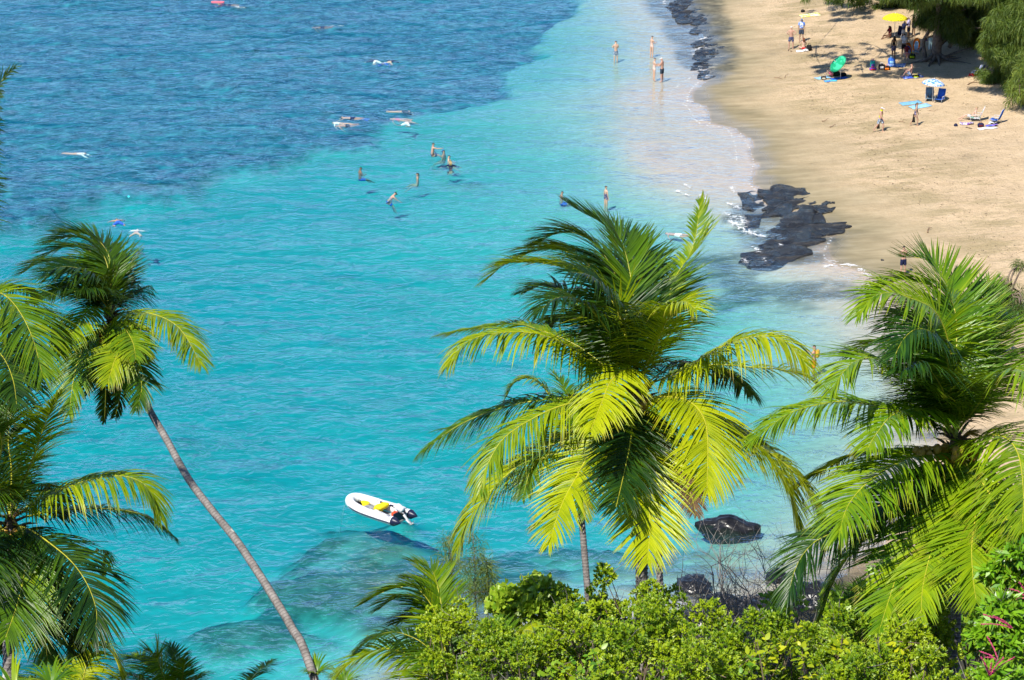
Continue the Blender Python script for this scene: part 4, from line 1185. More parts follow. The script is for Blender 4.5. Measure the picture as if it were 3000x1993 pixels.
def shrub(label, px, py, wpx, depth, hgt, kind='small', dens=1.0, tint=.5, blobs=None, group='shrubs along the foot of the picture', cat='shrub'):
    """a shrub whose crown top is seen at (px, py) and spans wpx photo pixels"""
    topc = at(px, py, depth)
    W = wpx * depth / FPX / 2
    g = ground_z(topc[0], topc[1] + W * .3)
    hgt = min(hgt, topc[2] - g + .3) if topc[2] - g > .6 else .8
    root = empty("shrub", (topc[0], topc[1] + W * .3, max(g, topc[2] - 8)), 0, label, cat, group)
    base = Vector(root.location)
    cz = topc[2] - hgt * .5
    nb = blobs or max(6, int(W * hgt * 7))
    # lobes fill the crown ellipsoid
    B = []
    for i in range(nb):
        for _ in range(8):
            q = np.array([random.uniform(-1, 1), random.uniform(-1, 1), random.uniform(-1, 1)])
            if np.linalg.norm(q * (1, 1, .92)) < 1: break
        r = random.uniform(.24, .5) * min(1, .45 + W * .4)
        c = np.array([topc[0] + q[0] * (W - r * .6), topc[1] + W * .3 + q[1] * (W * .75), cz + q[2] * (hgt * .5 - r * .5)])
        B.append((c, r))
    P, D, A = [], [], []
    for c, r in B:
        n = int(84 * dens * (r / .36) ** 2)
        d = rand_dirs(n, .35)
        P.append(c + d * r * rng.uniform(.55, 1.08, (n, 1)) * np.array((1, 1, .85)))
        D.append(d)
        A.append(np.clip(tint + rng.normal(0, .12, n) + random.uniform(-.12, .12), 0, 1))
    P = np.vstack(P); D = np.vstack(D); A = np.concatenate(A)
    P = P - base[:]
    if kind == 'small':
        per, L0, W0, mat = 9, .076, .021, M_SHRUB
    elif kind == 'heart':
        per, L0, W0, mat = 2, .17, .078, M_HEART
    elif kind == 'octo':
        per, L0, W0, mat = 8, .26, .040, M_OCTO
    else:
        per, L0, W0, mat = 5, .10, .026, M_SHRUB
    n = len(P)
    bp = np.repeat(P, per, 0)
    dd = np.repeat(D, per, 0) * (.9 if kind != 'octo' else .35) + rand_dirs(n * per) * (.8 if kind != 'octo' else 1.0) + np.array((0, 0, .25 if kind != 'octo' else -.15))
    dd /= np.linalg.norm(dd, axis=1)[:, None]
    nr = np.repeat(D, per, 0) * .5 + np.array((-.25, -.5, .8)) + rand_dirs(n * per) * .6
    leaf_tint = np.clip(np.repeat(A, per) + rng.normal(0, .12, n * per), 0, 1)
    ln = L0 * rng.uniform(.65, 1.3, n * per); wd = W0 * rng.uniform(.7, 1.25, n * per)
    crown = leaf_obj("crown", bp + rand_dirs(n * per) * (.02 if kind != 'heart' else .08), dd, nr, ln, wd, leaf_tint, mat, root)
    crown['kind'] = 'stuff'
    mb = MB()
    tips = [Vector(c) - base for c, r in random.sample(B, min(len(B), 12))]
    branch_tubes(mb, (0, 0, -.2), tips, .045)
    mb.build("branches", M_TWIG, root)
    mb = MB()
    for q in range(7):          # bare twigs that stick out of the leaves
        c, r = random.choice(B)
        a = Vector(c) - base
        d = Vector((random.gauss(0, .6), random.gauss(-.3, .5), random.uniform(.3, 1))).normalized()
        mb.tube([a, a + d * (r + .12), a + d * (r + .3) + Vector((random.gauss(0, .05), 0, .03))], [.010, .007, .003], 4, cap=False)
    mb.build("bare_twigs", M_GREYTWIG, root)['kind'] = 'stuff'
    return root


SH = [
    # (label, px, py(top), width px, depth, height m, kind, tint)
    ("pale yellow-green shrub just right of the young palm's top", 1310, 1745, 180, 72, 1.6, 'small', .62),
    ("dense small-leaved shrub beneath the young palm's right-hand fronds", 1330, 1850, 220, 68, 2.2, 'small', .42),
    ("broad-leaved bush with big round leaves, left of the slender palm stem", 1560, 1712, 230, 76, 2.2, 'heart', .6),
    ("small-leaved shrub between the broad-leaved bush and the slender palm stem", 1655, 1712, 130, 74, 1.9, 'small', .55),
    ("broad shadowy shrub below the broad-leaved bush", 1500, 1850, 260, 66, 2.2, 'small', .38),
    ("shrub of glossy leaves just right of the slender palm stem", 1765, 1748, 130, 72, 1.7, 'heart', .50),
    ("ragged shrub spike sticking up left of the big palm's trunk", 1785, 1660, 95, 71, 1.5, 'small', .50),
    ("shrub tuft standing in front of the big palm's trunk", 1885, 1664, 110, 69, 1.6, 'small', .55),
    ("shrub on the right side of the big palm's trunk", 1955, 1728, 110, 71, 1.7, 'small', .55),
    ("large rounded shrub filling the bottom below the slender palm stem", 1700, 1790, 260, 66, 2.6, 'small', .52),
    ("large bright shrub at the bottom below the big palm's trunk", 1900, 1775, 280, 65, 2.6, 'small', .52),
    ("narrow shrub left of the gap that shows water by the grey twigs", 1990, 1765, 90, 68, 1.8, 'small', .45),
    ("rounded bright shrub left of the dead grey bush", 2090, 1775, 160, 68, 1.8, 'small', .56),
    ("shrub behind the yellow vine leaves, under the dead grey bush", 2200, 1835, 230, 65, 2.2, 'small', .46),
    ("olive shrub right of the dead grey bush, below the right palm's dark fronds", 2310, 1790, 200, 67, 2.4, 'small', .44),
    ("dense shrub at the bottom between the two clusters of yellow vine leaves", 2460, 1800, 220, 66, 2.4, 'small', .44),
    ("bright dense shrub at the bottom below the right palm", 2650, 1838, 260, 64, 2.4, 'small', .58),
    ("shrub around the foot of the right palm's trunk", 2775, 1765, 160, 68, 2.2, 'small', .58),
    ("low dark shrub at the bottom edge in the middle", 1780, 1885, 320, 61, 2.0, 'small', .42),
    ("low shrub at the bottom edge under the big bright shrub", 2050, 1880, 300, 61, 2.0, 'small', .48),
    ("low dark shrub at the bottom edge beside the young palm", 1450, 1935, 260, 62, 1.6, 'small', .36),
    ("low shrub at the bottom edge beneath the right palm", 2560, 1900, 260, 61, 1.8, 'small', .45),
    ("low shrub at the bottom edge next to the pink flowers", 2780, 1915, 240, 60, 1.8, 'small', .42),
]
for l, x, y, w, d, h, k, t in SH:
    shrub(l, x, y - 14, w * 1.08, d, h, k, tint=min(.95, t + random.uniform(-.06, .1) + (.20 if k == 'small' else .35)), dens=1.0 if k == 'small' else 1.1)
OC = [
    ("umbrella tree with long drooping leaflets at the right edge, upper one", 2975, 1570, 170, 66, 2.4, .55),
    ("umbrella tree with drooping leaflets at the lower right corner", 2960, 1770, 190, 62, 2.6, .5),
    ("low umbrella tree in the bottom right corner in front of the flowers", 2930, 1930, 220, 59, 1.6, .55),
    ("leafy tree in the shade behind the right palm's crown", 2900, 1370, 300, 80, 6.0, .25),
    ("dark bush on the shore behind the right palm's lower fronds", 2660, 1640, 280, 84, 3.0, .3),
    ("bright bush on the shore left of the right palm's lowest fronds", 2420, 1740, 190, 76, 2.4, .6),
    ("green bush behind the dead grey twigs at the shore", 2310, 1745, 150, 79, 1.8, .5),
    ("bush beneath the right palm's crown, beside its trunk", 2720, 1690, 200, 76, 3.0, .55),
    ("bush at the right edge below the right palm's crown", 2930, 1500, 200, 74, 3.0, .5),
    ("bush of mixed green leaves between the right palm's hanging fronds", 2560, 1700, 200, 80, 2.6, .35),
]
for l, x, y, w, d, h, t in OC:
    shrub(l, x, y, w, d, h, 'octo' if d < 70 else 'heart', tint=min(.9, t + .25), dens=.55, cat='tree' if 'tree' in l else 'shrub', group='leafy trees on the right slope')


def bladed_tuft(label, px, py, depth, n, L, w, tint, spread=.6):
    c = at(px, py, depth)
    root = empty("strap_leaf_plant", tuple(c), 0, label, 'plant')
    P, F, C = [], [], []
    for i in range(n):
        a = random.uniform(0, 6.28)
        d = Vector((math.cos(a) * spread, math.sin(a) * spread, 1)).normalized()
        l = L * random.uniform(.6, 1.1)
        s = d.cross(Vector((0, 0, 1))).normalized()
        row = []
        p = Vector((0, 0, 0))
        for k in range(6):
            u = k / 5
            dk = (d + Vector((math.cos(a), math.sin(a), 0)) * .5 * u + Vector((0, 0, -1)) * .9 * u * u).normalized()
            if k: p = p + dk * l / 5
            ww = w * (.6, 1, .95, .75, .45, .03)[k]
            row += [p + s * ww, p - s * ww]
        b = len(P)
        P += [tuple(q) for q in row]
        F += [(b + 2 * k, b + 2 * k + 1, b + 2 * k + 3, b + 2 * k + 2) for k in range(5)]
        t = min(1, max(0, tint + random.gauss(0, .12)))
        C += [(t, k / 5, 0, 1) for k in range(6) for _ in (0, 1)]
    o = np_mesh("blades", P, F, M_FROND_G, root, color=C)
    mb = MB()
    g = ground_z(c[0], c[1])
    mb.tube([(0, 0, g - c[2] - .1), (.05, 0, (g - c[2]) * .5), (0, 0, .05)], [.08, .07, .06], 7)
    mb.build("stem", M_TWIG, root)
    return root


bladed_tuft("tuft of strap-shaped leaves at the foot of the leaning palm stem", 925, 1985, 84, 60, .95, .028, .5)
bladed_tuft("tuft of long strap leaves at the bottom edge beside the leaning stem, right one", 1010, 2010, 82, 50, .9, .028, .55)
bladed_tuft("glossy strap-leaved plant at the bottom edge in front of the dark left palm", 150, 2010, 68, 34, 1.15, .035, .5, .8)
bladed_tuft("pale strap-leaved plant in the bottom left corner", 40, 2030, 66, 30, 1.2, .04, .65, .6)


# ---- single large leaves that can be told apart: vines with yellow leaves
def leaf_template(name, mat, L, W, leaf_tint):
    me_v, me_f = [], []
    pr = [(0, 0), (.12, .62), (.35, 1.0), (.62, .8), (.85, .4), (1, 0)]
    mid = [(0, y * L, -.02 * L * (y * 2) ** 2) for y, _ in pr]
    lf = [(-w * W, y * L, .12 * W * w - .02 * L * (y * 2) ** 2) for y, w in pr]
    rt = [(w * W, y * L, .12 * W * w - .02 * L * (y * 2) ** 2) for y, w in pr]
    v = mid + lf[1:-1] + rt[1:-1]
    n = len(pr)
    f = []
    Lx = lambda i: 0 if i == 0 else (n - 1 if i == n - 1 else n + i - 1)
    Rx = lambda i: 0 if i == 0 else (n - 1 if i == n - 1 else n + (n - 2) + i - 1)
    for i in range(n - 1):
        for S_, rev in ((Lx, False), (Rx, True)):
            q = [i, i + 1, S_(i + 1), S_(i)]
            q2 = []
            for k in q:
                if k not in q2: q2.append(k)
            f.append(tuple(q2 if not rev else q2[::-1]))
    me = bpy.data.meshes.new(name)
    me.from_pydata(v, [], f)
    me.materials.append(mat)
    ca = me.color_attributes.new('Col', 'FLOAT_COLOR', 'POINT')
    for i in range(len(v)): ca.data[i].color = (leaf_tint, v[i][1] / L, 0, 1)
    me.polygons.foreach_set('use_smooth', [True] * len(f))
    me.update()
    return me


VL = [leaf_template("vine_leaf", M_VINE, .20, .058, a) for a in (.25, .5, .75)]
GL = [leaf_template("vine_leaf", M_HEART, .20, .058, a) for a in (.55, .8)]


def vine(label, stems, depth, n, meshes, s=1.0):
    """climbing stems through photo pixels with single leaves along them"""
    root = empty("leafy_vine", tuple(at(*stems[0][0], depth)), 0, label, 'vine', 'vines climbing over the shrubs')
    b = np.array(root.location)
    mb = MB()
    tot = 0
    for st in stems:
        P = catmull([at(x, y, depth - random.uniform(0, .25)) for x, y in st], 40)
        mb.tube([Vector(p - b) for p in P[::3]], [.012] * len(P[::3]), 4)
        for i in range(n // len(stems)):
            q = P[random.randrange(len(P))] - b
            o = bpy.data.objects.new("leaf", random.choice(meshes))
            COL.objects.link(o); o.parent = root
            o.location = q + np.array((random.gauss(0, .10), random.gauss(-.1, .10), random.gauss(0, .08)))
            o.rotation_euler = (random.uniform(-.2, 1.0), random.uniform(-.6, .6), random.uniform(0, 6.28))
            k = s * random.uniform(.6, 1.15)
            o.scale = (k, k, k)
    mb.build("stem", M_TWIG, root)
    return root


def dz(x, y): return (2150 + x / 2.11, 1250 + y / 2.11)
vine("vine of bright yellow leaves at the bottom, left cluster below the dead grey bush",
     [[dz(400, 1200), dz(330, 1330), dz(200, 1400)], [dz(330, 1330), dz(280, 1450), dz(240, 1540)], [dz(300, 1420), dz(170, 1270)], [dz(430, 1480), dz(420, 1360)],
      [dz(400, 1240), dz(380, 1330)], [dz(580, 1530), dz(440, 1545), dz(400, 1560)], [dz(130, 1330), dz(150, 1480)]], 63, 96, VL)
vine("small vine of yellow leaves between the two larger yellow vines", [[dz(670, 1290), dz(660, 1380), dz(640, 1440)], [dz(680, 1310), dz(640, 1360)]], 63.5, 22, VL)
vine("vine of yellow-green leaves at the bottom, right cluster under the right palm",
     [[dz(1150, 1340), dz(1000, 1330), dz(880, 1350)], [dz(900, 1300), dz(850, 1420), dz(790, 1530)], [dz(1100, 1350), dz(1000, 1420), dz(960, 1500)], [dz(870, 1400), dz(960, 1460)],
      [dz(790, 1350), dz(850, 1450)], [dz(1000, 1330), dz(940, 1400)]], 62.5, 96, VL + GL)


def fz(x, y): return (1600 + x / 3.373, 1600 + y / 3.373)
vine("vine of fresh green leaves at the bottom edge, under the slender palm stem",
     [[fz(460, 960), fz(470, 1100), fz(450, 1200)], [fz(450, 1150), fz(430, 1290)], [fz(290, 1130), fz(180, 1170), fz(60, 1240)], [fz(290, 1130), fz(300, 1240)], [fz(90, 1160), fz(30, 1300)], [fz(500, 1080), fz(540, 1240)]], 60.5, 60, GL + VL[:1])
vine("leafy sprig of large green leaves at the bottom edge beside the young palm", [[(1610, 1945), (1640, 1960), (1690, 1990)], [(1620, 1960), (1605, 1990)]], 60.5, 14, GL)
vine("sprig of broad leaves at the bottom edge left of the yellow vine", [[fz(1600, 1300), fz(1680, 1270), fz(1780, 1300)], [fz(1900, 1200), fz(2050, 1080)], [fz(2000, 1250), fz(2080, 1160)]], 60.5, 24, GL)


# ---- magenta flower spikes of the umbrella tree
def flower_spray(label, px, py, depth, ends):
    c = at(px, py, depth)
    root = empty("flower_spray", tuple(c), 0, label, 'flowers', 'pink flower sprays of the umbrella trees')
    for ex, ey in ends:
        e = at(ex, ey, depth + random.uniform(-.3, .3)) - c
        P = catmull([np.zeros(3), e * .5 + np.array((0, 0, .04)), e], 26)
        mb = MB()
        mb.tube([Vector(p) for p in P], [.012 - .006 * i / 25 for i in range(26)], 5)
        for i, p in enumerate(P[2:]):
            for k in range(3):
                o = Vector((random.gauss(0, 1), random.gauss(0, 1), random.gauss(0, 1))).normalized() * .022
                mb.ball(Vector(p) + o * .6, random.uniform(.008, .013), 5, 3)
        mb.build("flower_spike", M_FLOWER, root)
    return root


def gz_(x, y): return (2600 + x / 3.18, 1500 + y / 3.18)
flower_spray("upright pink flower spikes in the bottom right corner", *gz_(950, 1530), 58.5, [gz_(870, 1350), gz_(970, 1410), gz_(1080, 1360), gz_(1180, 1355), gz_(905, 1420)])
flower_spray("long pink flower spikes pointing left under the right palm's fronds", *gz_(1170, 1085), 61, [gz_(895, 955), gz_(875, 1045), gz_(985, 970)])
flower_spray("pink flower spikes at the right edge, topmost of the sprays", *gz_(1300, 800), 64, [gz_(1140, 715), gz_(1225, 655), gz_(1155, 845)])
flower_spray("dull red withered flower spikes above the bottom right corner", *gz_(1040, 1400), 59.5, [gz_(920, 1355), gz_(930, 1160), gz_(860, 1300)])


# ---- dead grey bushes by the shore
def dead_bush(label, px, py, depth, wpx, hgt, n=16):
    c = at(px, py, depth)
    g = ground_z(c[0], c[1])
    root = empty("dead_bush", (c[0], c[1], g), 0, label, 'shrub', 'dead grey bushes on the shore')
    W = wpx * depth / FPX / 2
    H = (c[2] - g) + hgt
    mb = MB()
    def grow(p, d, l, r, lvl):
        q = [p]
        dd = d.copy()
        for k in range(4):
            dd = (dd + Vector((random.gauss(0, .22), random.gauss(0, .22), random.gauss(.03, .16)))).normalized()
            q.append(q[-1] + dd * l / 4)
        mb.tube(q, [r, r * .85, r * .7, r * .6, r * .45], 4, cap=False)
        if lvl > 0:
            for k in range(random.randint(3, 4)):
                s = q[random.randint(1, 4)]
                e = (dd + Vector((random.gauss(0, .65), random.gauss(0, .65), random.gauss(.1, .4)))).normalized()
                grow(s, e, l * random.uniform(.5, .75), r * .55, lvl - 1)
    for i in range(n):
        a = random.uniform(0, 6.28)
        d = Vector((math.cos(a) * W / H * 1.2, math.sin(a) * W / H * 1.2, 1)).normalized()
        grow(Vector((random.uniform(-.3, .3), random.uniform(-.3, .3), 0)), d, H * .62, .045, 3)
    mb.build("branches", M_GREYTWIG, root, False)
    return root


dead_bush("dead grey bush of bare twigs at the water's edge, right of the small rock", 2190, 1790, 88, 230, 1.6, 15)
dead_bush("lower tangle of dead grey twigs in front of the taller dead bush", 2160, 1830, 82, 240, .7, 14)
dead_bush("grey twiggy bush under the right palm's dark fronds", 2330, 1780, 86, 240, 1.4, 14)


# ================================================================== ironwood trees (drooping needles)
def needles(centers, radii, per, L, w, droop, tint, name, parent, base, mat=None, lean=(0, 0, 0)):
    P, D = [], []
    for c, r in zip(centers, radii):
        n = max(3, int(per * r * r))
        d = rand_dirs(n, .15)
        P.append(np.asarray(c) + d * r * rng.uniform(.15, 1.0, (n, 1)) ** .6)
        D.append(d)
    P = np.vstack(P) - base; D = np.vstack(D)
    n = len(P)
    l = L * rng.uniform(.5, 1.3, n)
    d1 = D * .55 + np.array((0, 0, -droop)) + rng.normal(0, .3, (n, 3)) + np.array(lean)
    d1 /= np.linalg.norm(d1, axis=1)[:, None]
    s = np.cross(d1, rand_dirs(n)); s /= np.linalg.norm(s, axis=1)[:, None] + 1e-9
    p1 = P + d1 * (l * .5)[:, None]
    d2 = d1 + np.array((0, 0, -.5)); d2 /= np.linalg.norm(d2, axis=1)[:, None]
    p2 = p1 + d2 * (l * .5)[:, None]
    ww = (w * rng.uniform(.6, 1.3, n))[:, None]
    V = np.stack([P - s * ww, P + s * ww, p1 + s * ww * .8, p1 - s * ww * .8, p2], 1).reshape(-1, 3)
    b = np.arange(n) * 5
    F = np.vstack([b[:, None] + np.array([0, 1, 2, 3])[None], b[:, None] + np.array([3, 2, 4, 4])[None]])
    F4, F3 = F[:n], b[:, None] + np.array([3, 2, 4])[None]
    tri = np.vstack([F4[:, [0, 1, 2]], F4[:, [0, 2, 3]], F3])
    C = np.zeros((n, 5, 4)); C[..., 3] = 1
    C[..., 0] = np.clip(tint + rng.normal(0, .14, n), 0, 1)[:, None]
    C[:, 4, 1] = 1
    o = np_mesh(name, V, tri, mat or M_NEEDLE, parent, color=C.reshape(-1, 4))
    o['kind'] = 'stuff'
    return o


def limb(mb, pts, r0, r1, n=9, sides=7):
    P = catmull(pts, n)
    mb.tube([Vector(p) for p in P], [r0 + (r1 - r0) * i / (n - 1) for i in range(n)], sides)


def ironwood(label, foot_px, depth_off, blobs, roots=True, per=1300, L=.52, w=.020, tint=.45, trunk_r=.4, group='ironwood trees on the beach', lean=0, extra=()):
    """blobs: foliage clumps (px, py, radius m, extra depth m) seen in or above the picture"""
    f = on_ground(*foot_px)
    root = empty("ironwood_tree", tuple(f), 0, label, 'tree', group)
    base = np.array(f)
    dist = float(np.dot(base - CO, CF))
    C = [at(x, y, dist + dd) for x, y, r, dd in blobs] + [np.array(e[:3]) for e in extra]
    mb = MB()
    H = max(c[2] for c in C) - base[2]
    top = np.array((lean, .5, H * .8))
    limb(mb, [(0, 0, -.3), (.2 * lean, .15, H * .3), (.6 * lean, .3, H * .55), top], trunk_r, trunk_r * .3, 12, 9)
    if roots:
        for k in range(9):
            a = k / 9 * 6.28 + random.uniform(-.2, .2)
            l = random.uniform(1.2, 3.0)
            pts = [(math.cos(a) * .2, math.sin(a) * .2, .55)]
            for q in (.35, .7, 1.0):
                x, y = math.cos(a + random.uniform(-.25, .25)) * l * q, math.sin(a + random.uniform(-.25, .25)) * l * q
                pts.append((x, y, ground_z(base[0] + x, base[1] + y) - base[2] + .10 - .12 * q + (.12 if q < .5 else 0)))
            limb(mb, pts, .16, .04, 8, 6)
    for i, c in enumerate(C):
        e = c - base
        if i >= len(blobs):            # high crown: twigs branch off the nearest inner clump
            near_ = min(C[:i] + [base + top], key=lambda q: np.linalg.norm(q - c) + .6 * np.linalg.norm(q - base - top))
            a = near_ - base
            limb(mb, [a, (a + e) / 2 + np.array((random.uniform(-.4, .4), random.uniform(-.4, .4), random.uniform(0, .6))), e], .05, .015, 6, 5)
            continue
        s0 = np.array((lean, .5, H * .8)) * random.uniform(.35, .8)
        s0[2] = min(s0[2], max(e[2] * .9, 1.0))
        limb(mb, [s0, s0 * .5 + e * .5 + np.array((random.uniform(-.5, .5), random.uniform(-.5, .5), .5)), e], .10, .02, 7, 5)
    mb.build("trunk", M_BARK, root)
    needles(C, [b[2] for b in blobs] + [e[3] for e in extra], per, L, w, .65, tint - .1, "crown", root, base)
    return root


def cloud(x0, y0, x1, y1, n, r=(.7, 1.3), d=(-3, 3)):
    return [(random.uniform(x0, x1), random.uniform(y0, y1), random.uniform(*r), random.uniform(*d)) for _ in range(n)]


def shade_blobs(x0, x1, y0, y1, n, h, r):
    """clumps of a crown that overhangs a patch of sand, higher than the picture shows"""
    out = []
    for _ in range(n):
        g = on_ground(random.uniform(x0, x1), random.uniform(y0, y1))
        q = np.array(g) + np.array(SUN_DIR) * (random.uniform(*h) / SUN_DIR.z)
        out.append((q[0], q[1], q[2], random.uniform(*r)))
    return out


random.seed(21)
ironwood("big ironwood tree with exposed roots shading the beach camp, towels on its branch", (2742, 178), 0,
         cloud(2690, -260, 2950, -60, 40, (.9, 1.6), (-1, 5)) + cloud(2740, -60, 2890, 60, 34, (.6, 1.1), (1, 6)) + cloud(2790, 50, 2890, 120, 14, (.5, .9), (0, 3)) + cloud(2700, -10, 2800, 70, 20, (.5, .9), (-2, 1)) + cloud(2755, 55, 2830, 105, 9, (.4, .7), (-2, 0)) + cloud(2800, 60, 2850, 100, 5, (.4, .7), (-1, 1)),
         tint=.42, trunk_r=.42, lean=.4, extra=shade_blobs(2700, 2860, 150, 235, 16, (6.5, 9), (.8, 1.2)) + shade_blobs(2655, 2900, 95, 215, 46, (7, 10), (.7, 1.3)))
ironwood("ironwood tree leaning over the sand from beyond the top edge, thin twigs hanging in", (2655, 12), 0,
         cloud(2575, -70, 2745, 18, 40, (.6, 1.1), (-3, 2)) + cloud(2670, 0, 2745, 40, 8, (.5, .8), (-2, 2)) + cloud(2350, -10, 2560, -6, 12, (.18, .34), (-4, -1)) + cloud(2450, -4, 2560, 12, 9, (.16, .3), (-3, 0)) + cloud(2555, 20, 2590, 46, 4, (.35, .5), (-3, 0)),
         tint=.55, trunk_r=.34, roots=False, lean=-1.0)
ironwood("ironwood tree standing beyond the top edge whose high crown shades the sand", (2640, -60), 0,
         cloud(2420, -420, 2760, -250, 20, (.8, 1.3), (-4, 4)), tint=.45, trunk_r=.3, roots=False, lean=-2.5,
         extra=shade_blobs(2380, 2720, 125, 228, 90, (8, 10), (.22, .45)) + shade_blobs(2420, 2560, 5, 60, 20, (7, 9), (.3, .6)))
ironwood("ironwood tree at the right edge with bright branches hanging over the shade", (2965, 215), 0,
         cloud(2895, 60, 2950, 190, 22, (.45, .8), (-5, -1)) + cloud(2930, 0, 3030, 130, 26, (.6, 1.0), (-5, 0)) + cloud(2950, 130, 3040, 260, 24, (.6, .9), (-5, -1)) + cloud(2900, -200, 3060, 0, 26, (.9, 1.5), (-4, 3)) + cloud(2870, 205, 2960, 235, 8, (.35, .55), (-3, -1)),
         tint=.62, trunk_r=.36, lean=.5, extra=shade_blobs(2860, 3000, 240, 285, 9, (8, 9.5), (.4, .7)) + shade_blobs(2820, 2960, 60, 200, 14, (6.5, 9), (.8, 1.3)))
ironwood("dark ironwood tree deep in the shade behind the big one", (2860, 95), 0,
         cloud(2760, -120, 2960, 20, 40, (.8, 1.4), (0, 6)) + cloud(2860, 0, 2930, 60, 10, (.6, .9), (1, 4)),
         tint=.25, trunk_r=.4, lean=.2)
ironwood("pale drooping ironwood branch low at the right edge above the beach chairs", (2995, 310), 0,
         cloud(2955, 225, 3010, 300, 12, (.35, .6), (-3, 0)) + cloud(2990, 150, 3080, 260, 12, (.6, 1.0), (-3, 1)), tint=.75, trunk_r=.15, roots=False, lean=1.0, per=420)
ironwood("young ironwood shrub on the sand behind the right palm's fronds", (2950, 930), 0,
         cloud(2920, 800, 2945, 900, 9, (.28, .42), (-.6, .4)) + cloud(2950, 850, 2995, 925, 10, (.35, .5), (-.6, .6)) + cloud(2975, 775, 3010, 790, 3, (.25, .35), (-.6, .4)), tint=.5, trunk_r=.06, roots=False, per=900, L=.45, w=.012)


def sapling(label, foot_px, top_px, depth, wpx):
    c = at(*foot_px, depth); t = at(*top_px, depth)
    g = ground_z(c[0], c[1])
    root = empty("ironwood_sapling", (c[0], c[1], min(c[2], g) if c[2] < g + 4 else g), 0, label, 'tree', 'thin ironwood saplings by the shore')
    base = np.array(root.location)
    mb = MB()
    limb(mb, [np.array((0, 0, -.1)), (c + t) / 2 - base, t - base], .045, .008, 10, 5)
    W = wpx * depth / FPX / 2
    CC, RR = [], []
    for i in range(44):
        u = random.uniform(.12, 1.0)
        p = c + (t - c) * u
        a = random.uniform(0, 6.28)
        q = p + np.array((math.cos(a), math.sin(a), .3)) * W * (1.15 - .85 * u) * random.uniform(.4, 1)
        mb.tube([Vector(p - base), Vector(q - base)], [.012, .004], 3, cap=False)
        CC.append(q); RR.append(.22)
    mb.build("trunk", M_BARK, root)
    needles(CC, RR, 520, .34, .0065, .35, .62, "crown", root, base)
    return root


sapling("thin feathery ironwood sapling above the shrubs, taller one in the middle", (1398, 1800), (1385, 1560), 84, 110)
sapling("thin feathery ironwood sapling, leftmost, behind the young palm's top", (1335, 1790), (1312, 1570), 86, 120)
sapling("small dark ironwood sapling right of the taller ones", (1433, 1790), (1425, 1640), 84, 60)


# ================================================================== rocks
def mat_rock(name, wet=True):
    m = NM(name)
    c = m.coord()
    n = m.noise(c, 1.3, 6, .7)
    v = m.voro(c, 3.0)
    base = m.ramp(m.math('ADD', m.math('MULTIPLY', n, .8), m.math('MULTIPLY', v, .2)), [(.3, (.007, .007, .008)), (.5, (.018, .017, .016)), (.66, (.045, .039, .030)), (.8, (.13, .105, .07))])
    rough = m.ramp(m.noise(c, .8, 3), [(.4, .14), (.62, .5)]) if wet else .75
    snd = m.ramp(m.noise(m.coord(scale=(.7, 2.2, 1), rot=(0, 0, R(15))), 1.1, 5, .7), [(.58, 0), (.68, 1)])
    base = m.mix(m.math('MULTIPLY', snd, .6), base, (.30, .24, .15))
    return m.done(m.pbsdf(base, rough, m.bump(m.noise(c, 3.5, 6, .8), 1.0, .22), .55))


M_ROCK = mat_rock("wet_black_lava")
M_BOULDER = simple("wet_black_boulder", (.014, .013, .013), .28, .6, 2.5, .5, bump=.9)


def boulder(name, label, px, py, wpx, dpx_m, h, seed, group='rocks in the shallows', sink=.4, mat=None, ridge=None):
    c = on_ground(px, py)
    s = wpx * (float(np.dot(np.array(c) - CO, CF))) / FPX / 2
    mb = bmesh.new()
    bmesh.ops.create_icosphere(mb, subdivisions=4, radius=1)
    r = np.random.default_rng(seed)
    PV = np.array([v.co[:] for v in mb.verts])
    deep = max(.3, .25 - ground_z(c.x, c.y))
    K = 1 + .22 * fbm(PV[:, 0] * 1.3 + seed, PV[:, 1] * 1.3 + PV[:, 2] * 1.7, seed, 4) + .13 * vnoise(PV[:, 0] * 4 + PV[:, 2] * 3, PV[:, 1] * 4 - PV[:, 2] * 2, seed + 5) + .06 * vnoise(PV[:, 0] * 9 - PV[:, 2] * 6, PV[:, 1] * 9 + PV[:, 2] * 5, seed + 9)
    K = np.round(K * 9) / 9 * .6 + K * .4
    for v, p, k in zip(mb.verts, PV, K):
        hx = h * (1 + (ridge(p[0]) if ridge else 0))
        pz = math.copysign(abs(p[2]) ** .75, p[2])
        v.co = Vector((p[0] * k * s, p[1] * k * dpx_m, pz * k * hx if pz > 0 else pz * deep))
    me = bpy.data.meshes.new(name)
    mb.to_mesh(me); mb.free()
    me.materials.append(mat or M_BOULDER)
    me.polygons.foreach_set('use_smooth', [True] * len(me.polygons))
    o = link(name, me)
    o.location = (c.x, c.y, -sink * h + max(0, 0))
    o.rotation_euler = (0, 0, r.uniform(-.15, .15))
    return tag(o, label, 'rock', group)


